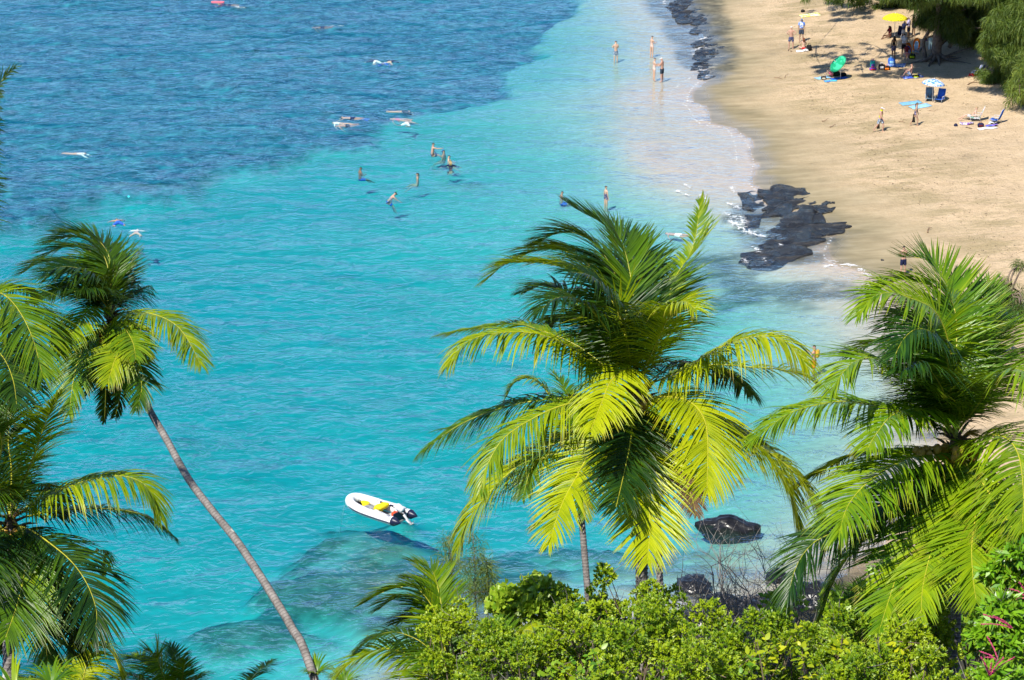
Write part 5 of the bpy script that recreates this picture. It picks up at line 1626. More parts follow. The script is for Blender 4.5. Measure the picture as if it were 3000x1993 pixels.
boulder("rock", "black humped boulder in the shallows right of the big palm", 2142, 1545, 178, .60, .42, 3, sink=.02, ridge=lambda x: .22 * math.sin(x * 5.5 + 1.9) - .25 * x)
boulder("rock", "low dark rock awash below the black boulder", 2034, 1712, 100, .9, .42, 5, sink=.35)
boulder("rock", "flat dark rock awash just behind the shrubs, nearer than the other rocks", 2110, 1758, 130, .8, .34, 8, sink=.4)
boulder("rock", "dark rock half hidden by the dead grey bush", 2275, 1690, 60, .6, .45, 9, sink=.3)
boulder("rock", "black shore rock beneath the dead grey bush", 2230, 1795, 150, 1.0, .8, 10, sink=.0)
boulder("rock", "black shore rock left of the dead grey bush behind the shrubs", 2060, 1815, 150, 1.0, .6, 11, sink=.0)
boulder("rock", "dark shore rock under the right palm's dark fronds", 2390, 1765, 160, 1.0, .9, 12, sink=.0)
boulder("rock", "pebble-like stone on the wet sand beside the right palm's tip", 2585, 763, 12, .16, .14, 14, group='small stones on the sand', sink=-.2)


def slab(label, poly_px, thick_, seed, tilt=(0, 0), z0=None, group='flat lava slabs at the waterline', org=(1800, 450), sc=2.951, rough=.12):
    """flat lava slab with a broken edge; outline in zoom pixels"""
    thick = thick_ * .42
    P = [sea_pt(org[0] + x / sc, org[1] + y / sc)[:2] for x, y in poly_px]
    P = np.array(P)
    c = P.mean(0)
    Q = (P - c) * 1.12
    # finer outline
    out = []
    n = len(Q)
    r = np.random.default_rng(seed)
    for i in range(n):
        a, b = Q[i], Q[(i + 1) % n]
        k = max(2, int(np.linalg.norm(b - a) / .28))
        for j in range(k):
            p = a + (b - a) * j / k
            out.append(p * (1 + .16 * float(vnoise(np.array([p[0] * 1.6 + seed]), np.array([p[1] * 1.6]), seed)[0])) + r.normal(0, .03, 2))
    out = np.array(out)
    g = np.array([ground_z(*(c + p)) for p in out[::4]])
    z = (float(np.median(g)) if z0 is None else z0)
    bm = bmesh.new()
    rings = []
    for f, hh in ((1.0, -.25), (1.0, thick * .55), (.985, thick), (.86, thick * 1.04), (.6, thick * 1.08), (.3, thick * 1.1)):
        ring = []
        RN = fbm((c[0] + out[:, 0] * f) * 1.1, (c[1] + out[:, 1] * f) * 1.6, seed, 3)
        for p, rn in zip(out, RN):
            q = p * f
            zz = hh + (rough * float(rn) if hh > 0 else 0)
            ring.append(bm.verts.new((q[0], q[1], zz + q[0] * tilt[0] + q[1] * tilt[1])))
        rings.append(ring)
    m = len(out)
    for a, b in zip(rings[:-1], rings[1:]):
        for i in range(m):
            bm.faces.new((a[i], a[(i + 1) % m], b[(i + 1) % m], b[i]))
    ctr = bm.verts.new((0, 0, thick * 1.1))
    for i in range(m):
        bm.faces.new((rings[-1][i], rings[-1][(i + 1) % m], ctr))
    bmesh.ops.recalc_face_normals(bm, faces=bm.faces[:])
    me = bpy.data.meshes.new("lava_rock")
    bm.to_mesh(me); bm.free()
    me.materials.append(M_ROCK)
    me.polygons.foreach_set('use_smooth', [True] * len(me.polygons))
    o = link("lava_rock", me)
    o.location = (c[0], c[1], z)
    return tag(o, label, 'rock', group)


slab("largest flat black lava slab with a crack along its lower edge", [(1290, 340), (1450, 300), (1650, 310), (1800, 350), (1810, 385), (1700, 440), (1560, 490), (1460, 545), (1310, 530), (1335, 440)], .16, 1, (.0, .02), z0=.02)
slab("small streaked lava slab left of the largest slab", [(1090, 350), (1220, 330), (1280, 380), (1285, 440), (1200, 500), (1110, 470)], .06, 2, z0=-.02)
slab("half-drowned lava slab just behind the white breaking wave", [(1130, 530), (1280, 525), (1240, 620), (1150, 640)], .05, 3, z0=-.04)
slab("long black lava slab with a pale pointed end on the sand", [(1480, 560), (1600, 510), (1720, 450), (1760, 540), (1800, 575), (1830, 610), (1950, 610), (2000, 640), (1980, 690), (1800, 715), (1600, 738), (1420, 735), (1350, 700), (1430, 620)], .14, 4, (.02, .015), z0=.03)
slab("small upper lava slab right of the crack", [(1730, 430), (1830, 405), (1900, 412), (1912, 470), (1875, 512), (1780, 525), (1740, 500)], .16, 5, z0=.08)
slab("narrow black lava slab pointing right, fourth from the top", [(1300, 760), (1450, 748), (1620, 742), (1790, 738), (1805, 765), (1700, 795), (1500, 812), (1310, 825)], .15, 6, (.02, 0), z0=-.02)
slab("lowest black lava slab awash with foam at its left end", [(1150, 860), (1330, 835), (1500, 825), (1640, 820), (1690, 868), (1600, 900), (1500, 930), (1400, 980), (1250, 985), (1120, 940)], .15, 7, (.02, .01), z0=-.06)
random.seed(5)
UP = [(1280, 30, 150), (1380, 110, 140), (1460, 60, 120), (1330, 200, 130), (1440, 230, 120), (1500, 320, 150), (1580, 420, 170), (1480, 480, 150), (1600, 560, 170), (1500, 620, 150), (1600, 670, 190), (1480, 740, 130), (1570, 790, 150), (1540, 850, 120), (1200, 60, 120), (1250, 130, 110), (1560, 20, 110)]
ORD = ['first', 'second', 'third', 'fourth', 'fifth', 'sixth', 'seventh', 'eighth', 'ninth', 'tenth', 'eleventh', 'twelfth', 'thirteenth', 'fourteenth', 'fifteenth', 'sixteenth', 'last']
UP.sort(key=lambda q: q[1])
for i, (x, y, w) in enumerate(UP):
    h = random.uniform(38, 64); w *= 2.3; x -= 55
    sl = -.28
    poly = []
    for k in range(9):
        a = k / 9 * 6.28
        dx = math.cos(a) * w * .5 * random.uniform(.8, 1.1); dy = math.sin(a) * h * random.uniform(.8, 1.15)
        poly.append((x + dx, y - dy + dx * sl))
    pos = ['at the top edge'] if y < 70 else []
    slab("thin wet lava ledge along the upper waterline, %s from the top edge down" % ORD[i], poly, random.uniform(.12, .2), 40 + i, z0=random.uniform(-.10, -.02), group='lava ledges along the upper waterline', org=(1700, 0), sc=3.92)


# ================================================================== people
SKIN = {k: simple("skin_" + k, c, .55, .12, 5) for k, c in dict(pale=(.62, .40, .29), tan=(.44, .28, .20), brown=(.25, .15, .095), red=(.54, .32, .24), dark=(.16, .085, .05)).items()}
HAIR = {k: simple("hair_" + k, c, .5, .3, 20) for k, c in dict(black=(.012, .010, .009), brown=(.06, .032, .016), blond=(.42, .29, .13), grey=(.35, .33, .30), auburn=(.15, .05, .02)).items()}


def cloth(name, col, rough=.8):
    return simple("cloth_" + name, col, rough, .2, 9, .2)


def pattern(name, c1, c2, scale=14, thr=.5, kind='blot'):
    m = NM("cloth_" + name)
    c = m.coord()
    if kind == 'stripe':
        w = m.n('ShaderNodeTexWave'); m.set(w.inputs[0], c); w.inputs['Scale'].default_value = scale
        f = m.ramp(w.outputs['Fac'], [(.45, 0), (.55, 1)])
    else:
        f = m.ramp(m.noise(c, scale, 2), [(thr - .03, 0), (thr + .03, 1)])
    return m.done(m.pbsdf(m.mix(f, c1, c2), .8, None, .2))


C_NAVY, C_BLUE, C_WHITE, C_BLACK, C_RED = cloth('navy', (.015, .022, .07)), cloth('blue', (.03, .13, .55)), cloth('white', (.80, .79, .76)), cloth('black', (.012, .012, .014)), cloth('red', (.65, .03, .03))
C_NEON, C_ORANGE, C_PINK, C_TEAL, C_GREY = cloth('neon', (.72, .85, .02)), cloth('orange', (.80, .20, .02)), cloth('pink', (.75, .18, .24)), cloth('teal', (.02, .45, .38)), cloth('grey', (.30, .31, .34))
C_LBLUE, C_MAROON, C_PURPLE, C_YELLOW, C_GREEN = cloth('light_blue', (.30, .55, .75)), cloth('maroon', (.13, .012, .02)), cloth('purple', (.16, .06, .40)), cloth('yellow', (.86, .66, .02)), cloth('green', (.03, .38, .10))
C_ALOHA = pattern('aloha', (.10, .22, .66), (.74, .80, .90), 9, .5)
C_NAVYDOT = pattern('navy_print', (.04, .05, .14), (.16, .18, .30), 22, .54)
C_FLORAL = pattern('floral', (.02, .03, .10), (.45, .40, .55), 20, .56)
C_GREYPRINT = pattern('grey_print', (.42, .44, .47), (.75, .76, .78), 16, .5)
C_BOARD = pattern('board_shorts', (.10, .16, .26), (.62, .68, .75), 11, .52)
M_NEOP = simple("black_rubber", (.010, .010, .011), .4, .2, 5)
M_MASK = simple("mask_lens", (.03, .04, .05), .1, .2, 5)


def FK(pose):
    """joint positions (standing frame: x right, y forward, z up, pelvis at origin)"""
    g = lambda k, d: Vector(pose.get(k, d)).normalized()
    J = {}
    up = g('torso', (0, 0, 1))
    rt = Vector((1, 0, 0))
    if 'twist' in pose: rt = Vector((math.cos(pose['twist']), math.sin(pose['twist']), 0))
    J['pelvis'] = Vector((0, 0, 0))
    J['spine'] = up * .19
    up2 = g('chest', up)
    J['chest'] = J['spine'] + up2 * .21
    J['neck'] = J['chest'] + up2 * .155
    hd = g('head', up2)
    J['skull'] = J['neck'] + hd * .06
    J['head'] = J['neck'] + hd * .155
    J['crown'] = J['neck'] + hd * .235
    for s, n in ((-1, 'L'), (1, 'R')):
        J['hip' + n] = rt * (.085 * s) + up * -.03
        th = g('th' + n, (.06 * s, 0, -1)); sh = g('sh' + n, (.02 * s, -.03, -1))
        J['knee' + n] = J['hip' + n] + th * .43
        J['calf' + n] = J['knee' + n] + sh * .15
        J['ankle' + n] = J['knee' + n] + sh * .41
        ft = g('ft' + n, (.12 * s, 1, -.22))
        J['heel' + n] = J['ankle' + n] + Vector(sh) * .045 - ft * .03
        J['toe' + n] = J['ankle' + n] + Vector(sh) * .045 + ft * .16
        J['sho' + n] = J['chest'] + up2 * .085 + rt * (.165 * s)
        ua = g('ua' + n, (.22 * s, 0, -1)); fa = g('fa' + n, (.08 * s, .2, -1))
        J['elbow' + n] = J['sho' + n] + ua * .285
        J['wrist' + n] = J['elbow' + n] + fa * .25
        hn = g('hn' + n, fa)
        J['palm' + n] = J['wrist' + n] + hn * .075
    return J


BONES = [('pelvis', 'spine'), ('spine', 'chest'), ('chest', 'neck'), ('neck', 'skull'), ('skull', 'head'), ('head', 'crown')]
for n_ in 'LR':
    BONES += [('pelvis', 'hip' + n_), ('hip' + n_, 'knee' + n_), ('knee' + n_, 'calf' + n_), ('calf' + n_, 'ankle' + n_), ('ankle' + n_, 'heel' + n_), ('heel' + n_, 'toe' + n_),
              ('chest', 'sho' + n_), ('sho' + n_, 'elbow' + n_), ('elbow' + n_, 'wrist' + n_), ('wrist' + n_, 'palm' + n_)]
RAD = dict(pelvis=(.135, .105), spine=(.122, .092), chest=(.15, .108), neck=(.062, .06), skull=(.062, .066), head=(.082, .098), crown=(.055, .066), hip=(.092, .092), knee=(.062, .062),
           calf=(.058, .058), ankle=(.036, .036), heel=(.034, .034), toe=(.036, .024), sho=(.062, .058), elbow=(.042, .042), wrist=(.028, .028), palm=(.036, .018))
_bodies = {}


def body(pose_name, female=False):
    key = (pose_name, female)
    if key in _bodies: return _bodies[key]
    J = FK(POSES[pose_name])
    names = list(J)
    me = bpy.data.meshes.new("body_skeleton")
    me.from_pydata([J[n] for n in names], [(names.index(a), names.index(b)) for a, b in BONES], [])
    o = bpy.data.objects.new("body_skeleton", me)
    COL.objects.link(o)
    md = o.modifiers.new("skin", 'SKIN')
    md.use_smooth_shade = True
    sub = o.modifiers.new("sub", 'SUBSURF'); sub.levels = 1; sub.render_levels = 1
    for i, n in enumerate(names):
        b = n[:-1] if n[-1] in 'LR' and n[:-1] in RAD else n
        r = RAD[b]
        if female:
            r = {'pelvis': (.142, .11), 'spine': (.10, .082), 'chest': (.132, .11), 'sho': (.052, .05), 'hip': (.098, .098), 'elbow': (.035, .035), 'neck': (.05, .05)}.get(b, r)
        sv = me.skin_vertices[0].data[i]
        sv.radius = r
        sv.use_root = (n == 'pelvis')
    bpy.context.view_layer.update()
    dg = bpy.context.evaluated_depsgraph_get()
    ev = o.evaluated_get(dg)
    m2 = ev.to_mesh()
    V = np.empty(len(m2.vertices) * 3, np.float32); m2.vertices.foreach_get('co', V); V = V.reshape(-1, 3).copy()
    NN = np.empty(len(m2.vertices) * 3, np.float32); m2.vertices.foreach_get('normal', NN); NN = NN.reshape(-1, 3).copy()
    F = [tuple(p.vertices) for p in m2.polygons]
    ev.to_mesh_clear()
    bpy.data.objects.remove(o); bpy.data.meshes.remove(me)
    # which bone each vertex belongs to
    best = np.full(len(V), 1e9); lab = np.zeros(len(V), int); tt = np.zeros(len(V))
    for bi, (a, b) in enumerate(BONES):
        A, B = np.array(J[a]), np.array(J[b])
        ab = B - A
        t = np.clip(((V - A) @ ab) / max(ab @ ab, 1e-9), 0, 1)
        d = np.linalg.norm(V - A - t[:, None] * ab, axis=1)
        ra = RAD[a[:-1] if a[:-1] in RAD else a][0]
        d = d / (ra + .03)
        k = d < best
        best[k] = d[k]; lab[k] = bi; tt[k] = t[k]
    _bodies[key] = (V, NN, F, lab, tt, J)
    return _bodies[key]


BI = {b: i for i, b in enumerate(BONES)}


def region(kind, lab, tt, V, J):
    def isb(*bs): return np.isin(lab, [BI[b] for b in bs])
    m = np.zeros(len(lab), bool)
    hips = isb(('pelvis', 'hipL'), ('pelvis', 'hipR'))
    thi = isb(('hipL', 'kneeL'), ('hipR', 'kneeR'))
    if kind in ('shorts', 'trunks'):
        m = hips | (thi & (tt < (.80 if kind == 'trunks' else .95))) | (isb(('pelvis', 'spine')) & (tt < .35))
    elif kind == 'briefs':
        m = hips | (thi & (tt < .18)) | (isb(('pelvis', 'spine')) & (tt < .25))
    elif kind == 'top':
        m = (isb(('spine', 'chest')) & (tt > .45)) | (isb(('chest', 'neck')) & (tt < .25))
    elif kind == 'swimsuit':
        m = hips | (thi & (tt < .16)) | isb(('pelvis', 'spine'), ('spine', 'chest')) | (isb(('chest', 'neck')) & (tt < .3))
    elif kind in ('shirt', 'rash'):
        m = isb(('pelvis', 'spine'), ('spine', 'chest'), ('chest', 'neck'), ('chest', 'shoL'), ('chest', 'shoR')) | (isb(('shoL', 'elbowL'), ('shoR', 'elbowR')) & (tt < (.6 if kind == 'shirt' else 1.1)))
        if kind == 'rash': m |= isb(('elbowL', 'wristL'), ('elbowR', 'wristR')) & (tt < .8)
        m |= hips & False
    elif kind == 'vest':
        m = isb(('pelvis', 'spine'), ('spine', 'chest'), ('chest', 'neck'))
    elif kind == 'dress':
        m = hips | isb(('pelvis', 'spine'), ('spine', 'chest')) | (thi & (tt < .7)) | (isb(('chest', 'neck')) & (tt < .4))
    elif kind in ('hair', 'cap', 'hood'):
        hd = isb(('skull', 'head'), ('head', 'crown'))
        up = np.array((J['crown'] - J['skull']).normalized())
        rel = V - np.array(J['head'])
        fwd = np.array((0, 1.0, 0)); fwd = fwd - up * (fwd @ up)
        if np.linalg.norm(fwd) > 1e-3: fwd /= np.linalg.norm(fwd)
        h, f = rel @ up, rel @ fwd
        if kind == 'hair': m = hd & ((h > .035) | (f < -.005))
        elif kind == 'cap': m = hd & (h > .015)
        else: m = hd
    return m


def sub_mesh(name, V, NN, F, mask, off, mat, parent, hang=0.0):
    keep = [f for f in F if all(mask[i] for i in f)]
    if not keep: return None
    ids = sorted({i for f in keep for i in f})
    mp = {i: k for k, i in enumerate(ids)}
    vs = V[ids] + NN[ids] * off
    mb = MB()
    mb.add(vs, [tuple(mp[i] for i in f) for f in keep])
    return mb.build(name, mat, parent)


_tuck = dict(thL=(-.25, 1, -.12), thR=(.25, 1, -.05), shL=(-.05, .75, -.65), shR=(.05, .85, -.5))
POSES = {
    'stand': {},
    'hips': dict(uaL=(-.75, -.35, -.7), faL=(.75, .35, -.45), uaR=(.75, -.35, -.7), faR=(-.75, .35, -.45), thL=(-.14, 0, -1), thR=(.14, 0, -1)),
    'look': dict(uaL=(-.2, .35, -1), faL=(.3, 1, .25), uaR=(.2, .3, -1), faR=(-.35, 1, .2), head=(0, .35, 1)),
    'walk': dict(torso=(0, .10, 1), thL=(-.05, .5, -1), shL=(0, -.1, -1), thR=(.05, -.38, -1), shR=(0, -.75, -1), uaL=(-.2, -.45, -1), faL=(-.1, -.1, -1), uaR=(.2, .4, -1), faR=(.05, .6, -.8)),
    'stride': dict(torso=(0, .12, 1), thL=(-.05, -.35, -1), shL=(0, -.6, -1), thR=(.05, .45, -1), shR=(0, -.1, -1), uaL=(-.25, .1, -1), faL=(-.05, .35, -1), uaR=(.3, -.1, -1), faR=(.1, .3, -1)),
    'reach': dict(torso=(.05, .12, 1), uaR=(.45, .9, -.15), faR=(.2, 1, .1), uaL=(-.3, .2, -1), faL=(.3, .6, -.6)),
    'arms_out': dict(torso=(0, .15, 1), uaL=(-1, .25, -.45), faL=(-.8, .6, -.35), uaR=(1, .25, -.45), faR=(.8, .6, -.35), thL=(-.15, .2, -1), thR=(.15, .1, -1)),
    'camera': dict(uaL=(-.3, .6, -.8), faL=(.25, .9, .55), uaR=(.3, .6, -.8), faR=(-.25, .9, .5), head=(0, .1, 1)),
    'sit': dict(torso=(0, -.12, 1), head=(0, .25, 1), thL=(-.25, .8, .55), shL=(-.02, .45, -.9), thR=(.22, .85, .5), shR=(.02, .5, -.9), uaL=(-.2, .55, -.7), faL=(.2, .85, .1), uaR=(.2, .55, -.7), faR=(-.2, .85, .1), ftL=(0, 1, -.1), ftR=(0, 1, -.1)),
    'sit_low': dict(torso=(0, .05, 1), head=(0, .3, 1), thL=(-.5, .9, .1), shL=(.5, .6, -.25), thR=(.5, .9, .1), shR=(-.5, .6, -.25), uaL=(-.3, .4, -.9), faL=(.2, .8, -.3), uaR=(.3, .4, -.9), faR=(-.2, .8, -.3)),
    'recline': dict(torso=(0, -.65, .8), chest=(0, -.5, .9), head=(0, -.1, 1), thL=(-.15, .9, .4), shL=(0, .65, -.8), thR=(.15, .95, .25), shR=(.03, .8, -.6), uaL=(-.4, -.1, -.9), faL=(-.1, .9, -.1), uaR=(.4, -.1, -.9), faR=(.1, .9, -.1)),
    'prone': dict(head=(0, -.25, 1), uaL=(-.55, .35, .75), faL=(-.1, .3, 1), uaR=(.55, .35, .75), faR=(.1, .3, 1), thL=(-.13, .03, -1), thR=(.13, -.06, -1), shL=(-.03, -.1, -1), shR=(.03, -.02, -1), ftL=(-.1, .1, -1), ftR=(.1, .1, -1)),
    'prone_in': dict(head=(0, .1, 1), uaL=(-.6, .4, -.35), faL=(-.1, .6, -.8), uaR=(.6, .4, -.35), faR=(.1, .6, -.8), thL=(-.15, .05, -1), thR=(.15, -.1, -1), shL=(-.03, -.2, -1), shR=(.03, -.05, -1), ftL=(-.1, .1, -1), ftR=(.1, .1, -1)),
    'frog': dict(head=(0, .1, 1), uaL=(-1, .2, .4), faL=(-.4, .4, .8), uaR=(1, .2, .4), faR=(.4, .4, .8), thL=(-.75, .35, -.6), shL=(.25, -.3, -.9), thR=(.75, .35, -.6), shR=(-.25, -.3, -.9), ftL=(-.5, .1, -1), ftR=(.5, .1, -1)),
}


for _p in ('stand', 'look', 'reach', 'arms_out'):
    POSES[_p + '_f'] = dict(POSES[_p], **_tuck)


def person(label, px, py, pose='stand', face=0, skin='tan', hair=('brown', False), wear=(), hat=None, sink=None, s=1.0, fem=False, roll=None, z=None, gear=None, group=None):
    """face: compass turn in degrees, 0 looks away from the camera, 90 looks left, 180 looks at it; sink: metres of body under water"""
    V, NN, F, lab, tt, J = body(pose, fem)
    p = on_ground(px, py) if sink is None else Vector(sea_pt(px, py))
    M = Matrix.Rotation(R(face), 4, 'Z')
    if roll: M = M @ Matrix.Rotation(roll[0], 4, 'X') @ Matrix.Rotation(roll[1], 4, 'Y')
    rot = np.array(M.to_3x3())
    low = float((V @ rot.T)[:, 2].min()) * s
    if sink is None: p.z += -low - .015
    elif pose.endswith('_f'): p.z = .9 * s - sink - .22
    else:
        p.z = -min(sink, .03 - min(ground_z(p.x, p.y), 0)) - low if z is None else z
    o = empty("person", tuple(p), 0, label, 'person', group)
    o.rotation_euler = M.to_euler()
    o.scale = (s, s, s)
    mb = MB()
    mb.add(V, F)
    # nose, ears and fingers belong to the body
    up = (J['crown'] - J['skull']).normalized()
    fw = Vector((0, 1, 0)); fw = (fw - up * fw.dot(up)).normalized()
    sd = up.cross(fw)
    h = J['head']
    mb.tube([h + fw * .085 + up * .015, h + fw * .118 - up * .018, h + fw * .092 - up * .032], [.008, .014, .006], 5)
    for q in (-1, 1):
        mb.ball(h + sd * (.083 * q), (.012, .02, .03), 6, 4)
    for n in 'LR':
        w, pl = J['wrist' + n], J['palm' + n]
        d = (pl - w).normalized()
        a = d.cross(Vector((.3, 1, .2))).normalized(); b = d.cross(a)
        for k, (off, l) in enumerate(((-.027, .062), (-.009, .075), (.009, .07), (.026, .055))):
            q = pl + a * off + d * .01
            mb.tube([q, q + d * l * .55 + b * .006, q + d * l * .9 + b * .022], [.010, .009, .006], 5)
        q = w + d * .03 + a * .03
        mb.tube([q, q + (d + a * .9).normalized() * .035, q + (d * 1.3 + a * .6).normalized() * .065], [.012, .010, .007], 5)
    bd = mb.build("body", SKIN[skin], o)
    if hair:
        mask = region('hair', lab, tt, V, J)
        hm = sub_mesh("hair", V, NN, F, mask, .014, HAIR[hair[0]], o)
        if hair[1]:
            mb = MB()
            for k in range(9):
                x = (k - 4) * .017
                q = h - fw * .085 + sd * x + up * .02
                mb.tube([q, q - up * .12 - fw * .02, q - up * (.26 + .02 * random.random()) - fw * .012], [.022, .024, .01], 5)
            mb.build("long_hair", HAIR[hair[0]], o)
        if hair[1] == 'bun':
            mb = MB(); mb.ball(h - fw * .06 + up * .11, .05, 8, 6); mb.build("hair_bun", HAIR[hair[0]], o)
    for kind, mat in wear:
        mask = region(kind, lab, tt, V, J)
        sub_mesh({'top': 'swim_top', 'rash': 'rash_guard', 'briefs': 'swim_bottom'}.get(kind, kind), V, NN, F, mask, .017 if kind not in ('shirt', 'shorts', 'trunks', 'dress') else .030, mat, o)
    if hat:
        kind, mat = hat
        c = sub_mesh("cap", V, NN, F, region('cap', lab, tt, V, J), .022, mat, o)
        mb = MB()
        if kind == 'cap':
            q = h + up * .035
            mb.box(q + fw * .14, (.13, .12, .012), 0)
            if c: mb.build("cap_brim", mat, c)
        else:
            ring = [(h + up * .03 + (sd * math.cos(a) + fw * math.sin(a)) * .19) for a in np.linspace(0, 6.28, 17)[:-1]]
            inn = [(h + up * .045 + (sd * math.cos(a) + fw * math.sin(a)) * .09) for a in np.linspace(0, 6.28, 17)[:-1]]
            mb.add(ring + inn, [(i, (i + 1) % 16, 16 + (i + 1) % 16, 16 + i) for i in range(16)])
            if c: mb.build("hat_brim", mat, c)
    if gear:
        if 'snorkel' in gear:
            mb = MB()
            q = h + sd * .10 + fw * .07
            mb.tube([h + fw * .10 - up * .05, q - up * .04, h + sd * .105 + fw * .03 + up * .05, h + sd * .11 - fw * .03 + up * .24], [.016] * 4, 6)
            mb.build("snorkel", gear['snorkel'], o)
            mb = MB(); mb.box(h + fw * .10 + up * .015, (.15, .05, .075), 0, bev=.015); mb.build("diving_mask", gear.get('mask', M_MASK), o)
        if 'fins' in gear:
            for n in 'LR':
                t, k = J['toe' + n], J['heel' + n]
                d = (t - k).normalized()
                a = d.cross(Vector((0, 0, 1)))
                a = a.normalized() if a.length > .2 else Vector((1, 0, 0))
                mb = MB()
                nrm_ = d.cross(a) * .012
                pts = [(k, .05), (t, .06), (t + d * .15, .085), (t + d * .36, .11)]
                vs = [q + a * w + nrm_ for q, w in pts] + [q - a * w + nrm_ for q, w in pts] + [q + a * w - nrm_ for q, w in pts] + [q - a * w - nrm_ for q, w in pts]
                fs = [(i, i + 1, 5 + i, 4 + i) for i in range(3)] + [(8 + i, 12 + i, 13 + i, 9 + i) for i in range(3)] + [(i, 8 + i, 9 + i, i + 1) for i in range(3)] + [(4 + i, 5 + i, 13 + i, 12 + i) for i in range(3)] + [(3, 11, 15, 7), (0, 4, 12, 8)]
                mb.add(vs, fs)
                mb.build("swim_fin", gear['fins'], o, False)
        if 'pack' in gear:
            mb = MB()
            c = J['chest'] - Vector((0, .17, 0)) - up * .03
            mb.box(c, (.28, .16, .42), 0, bev=.05)
            for q in (-1, 1):
                mb.tube([c + Vector((.1 * q, .07, .2)), J['chest'] + Vector((.12 * q, .0, .17)), J['chest'] + Vector((.13 * q, .12, .02)), c + Vector((.12 * q, .1, -.17))], [.018] * 4, 5)
            mb.build("backpack", gear['pack'], o)
    return o


PR = (R(-90), 0)      # lying face down in the water, head along `face`
GS, GB = 'swimmers and snorkellers', 'people on the beach'
# ---- on the sand
person("man in a white cap standing with hands on hips, navy patterned shorts", 2317, 145, 'hips', 5, 'red', None, [('trunks', C_NAVYDOT)], ('cap', C_WHITE), s=1.02, group=GB)
person("man in a blue and white aloha shirt and blue cap, dark shorts", 2347, 124, 'stand', 172, 'tan', None, [('shirt', C_ALOHA), ('trunks', cloth('slate', (.05, .07, .11)))], ('cap', cloth('capblue', (.10, .20, .42))), s=1.05, group=GB)
person("seated woman in an orange and red top beside a black backpack", 2354, 146, 'sit_low', 10, 'pale', ('auburn', True), [('top', C_ORANGE), ('briefs', C_RED)], s=.98, fem=True, group=GB)
person("person in a blue top sitting with bent legs under the green parasol", 2438, 226, 'sit', 75, 'tan', ('black', False), [('shirt', C_BLUE), ('trunks', C_PINK)], s=.95, group=GB)
person("bare-backed man sitting on a blue towel, arms on his knees", 2668, 226, 'sit', 75, 'red', ('black', False), [('trunks', C_BOARD)], s=1.0, group=GB)
person("person in dark red seated under the yellow parasol", 2607, 111, 'sit_low', 120, 'dark', ('black', True), [('shirt', C_MAROON), ('briefs', C_BLUE)], s=1.0, fem=True, group=GB)
person("person in a lilac top standing in the shade right of the yellow parasol", 2661, 114, 'look', 60, 'brown', ('black', False), [('shirt', cloth('lilac', (.45, .40, .62))), ('trunks', C_NAVY)], s=.95, group=GB)
person("person in dark clothes standing behind the lilac top under the branches", 2676, 106, 'stand', -60, 'brown', ('brown', True), [('dress', C_BLACK)], s=.95, fem=True, group=GB)
person("person in navy bending over bags right of the yellow parasol's pole", 2646, 118, 'reach', -40, 'dark', ('black', False), [('shirt', C_NAVY), ('trunks', C_GREY)], s=.85, group=GB)
person("woman in a long dark top and printed shorts standing below the yellow parasol", 2617, 172, 'stand', 30, 'dark', ('black', True), [('vest', C_BLACK), ('trunks', C_FLORAL)], s=1.0, fem=True, group=GB)
person("person in a grey and white printed shirt standing next to the body boards", 2647, 168, 'look', -20, 'brown', ('black', False), [('shirt', C_GREYPRINT), ('trunks', C_BLACK)], s=1.02, group=GB)
person("girl in dark red standing in front of the grey printed shirt", 2655, 187, 'stand', 160, 'tan', ('black', False), [('shirt', C_MAROON), ('briefs', C_PINK)], s=.85, fem=True, group=GB)
person("man walking in a neon yellow vest with black fins in hand", 2578, 387, 'walk', -120, 'red', None, [('vest', C_NEON), ('trunks', C_BOARD)], ('cap', C_WHITE), s=1.02, group=GB)
person("dark-haired woman in a swimsuit walking with black fins", 2681, 369, 'stride', -100, 'tan', ('black', True), [('swimsuit', C_FLORAL)], s=.96, fem=True, group=GB)
person("bare-chested man reclining in the striped beach chair", 2846, 352, 'recline', 80, 'pale', ('blond', False), [('trunks', C_GREYPRINT)], s=1.0, group=GB)
person("person in a maroon top in the low chair under the blue parasol", 2727, 291, 'sit', 160, 'brown', ('black', False), [('shirt', C_MAROON), ('trunks', C_BLUE)], s=.85, group=GB)
person("bare-backed swimmer standing on the wet sand behind the right palm's top frond", 2645, 806, 'look', 10, 'red', ('black', False), [('trunks', C_NAVY)], s=1.0, group=GB)
# ---- wading
GW = 'people wading in the shallows'
person("black-haired man wading thigh-deep, light blue and navy shorts", 1804, 176, 'look', 20, 'pale', ('black', False), [('trunks', C_BOARD)], sink=.45, group=GW)
person("woman in a pale swimsuit wading alone, holding something red", 1909, 166, 'look', -50, 'pale', ('black', False), [('swimsuit', cloth('shell', (.72, .50, .42)))], sink=.12, s=.97, fem=True, group=GW)
person("woman in a pale pink swimsuit in the wash beside a white-capped man", 1916, 236, 'look', -75, 'pale', ('brown', False), [('swimsuit', cloth('blush', (.76, .55, .48)))], sink=.05, s=.98, fem=True, group=GW)
person("man in a white cap and black shorts standing at the water's edge", 1939, 239, 'look', 60, 'red', None, [('trunks', cloth('board2', (.03, .045, .07)))], ('cap', C_WHITE), sink=.05, s=1.04, group=GW)
person("woman in a navy floral swimsuit standing alone thigh-deep above the big palm", 1775, 594, 'stand', -60, 'pale', ('brown', False), [('swimsuit', C_FLORAL)], sink=.62, s=.97, fem=True, group=GW)
person("bare-chested man holding a camera, standing waist-deep between the two big palms", 2384, 1084, 'camera', 70, 'red', ('black', False), [('trunks', C_ORANGE)], sink=.75, s=1.05, gear=dict(pack=cloth('mustard', (.62, .36, .05))), group=GW)
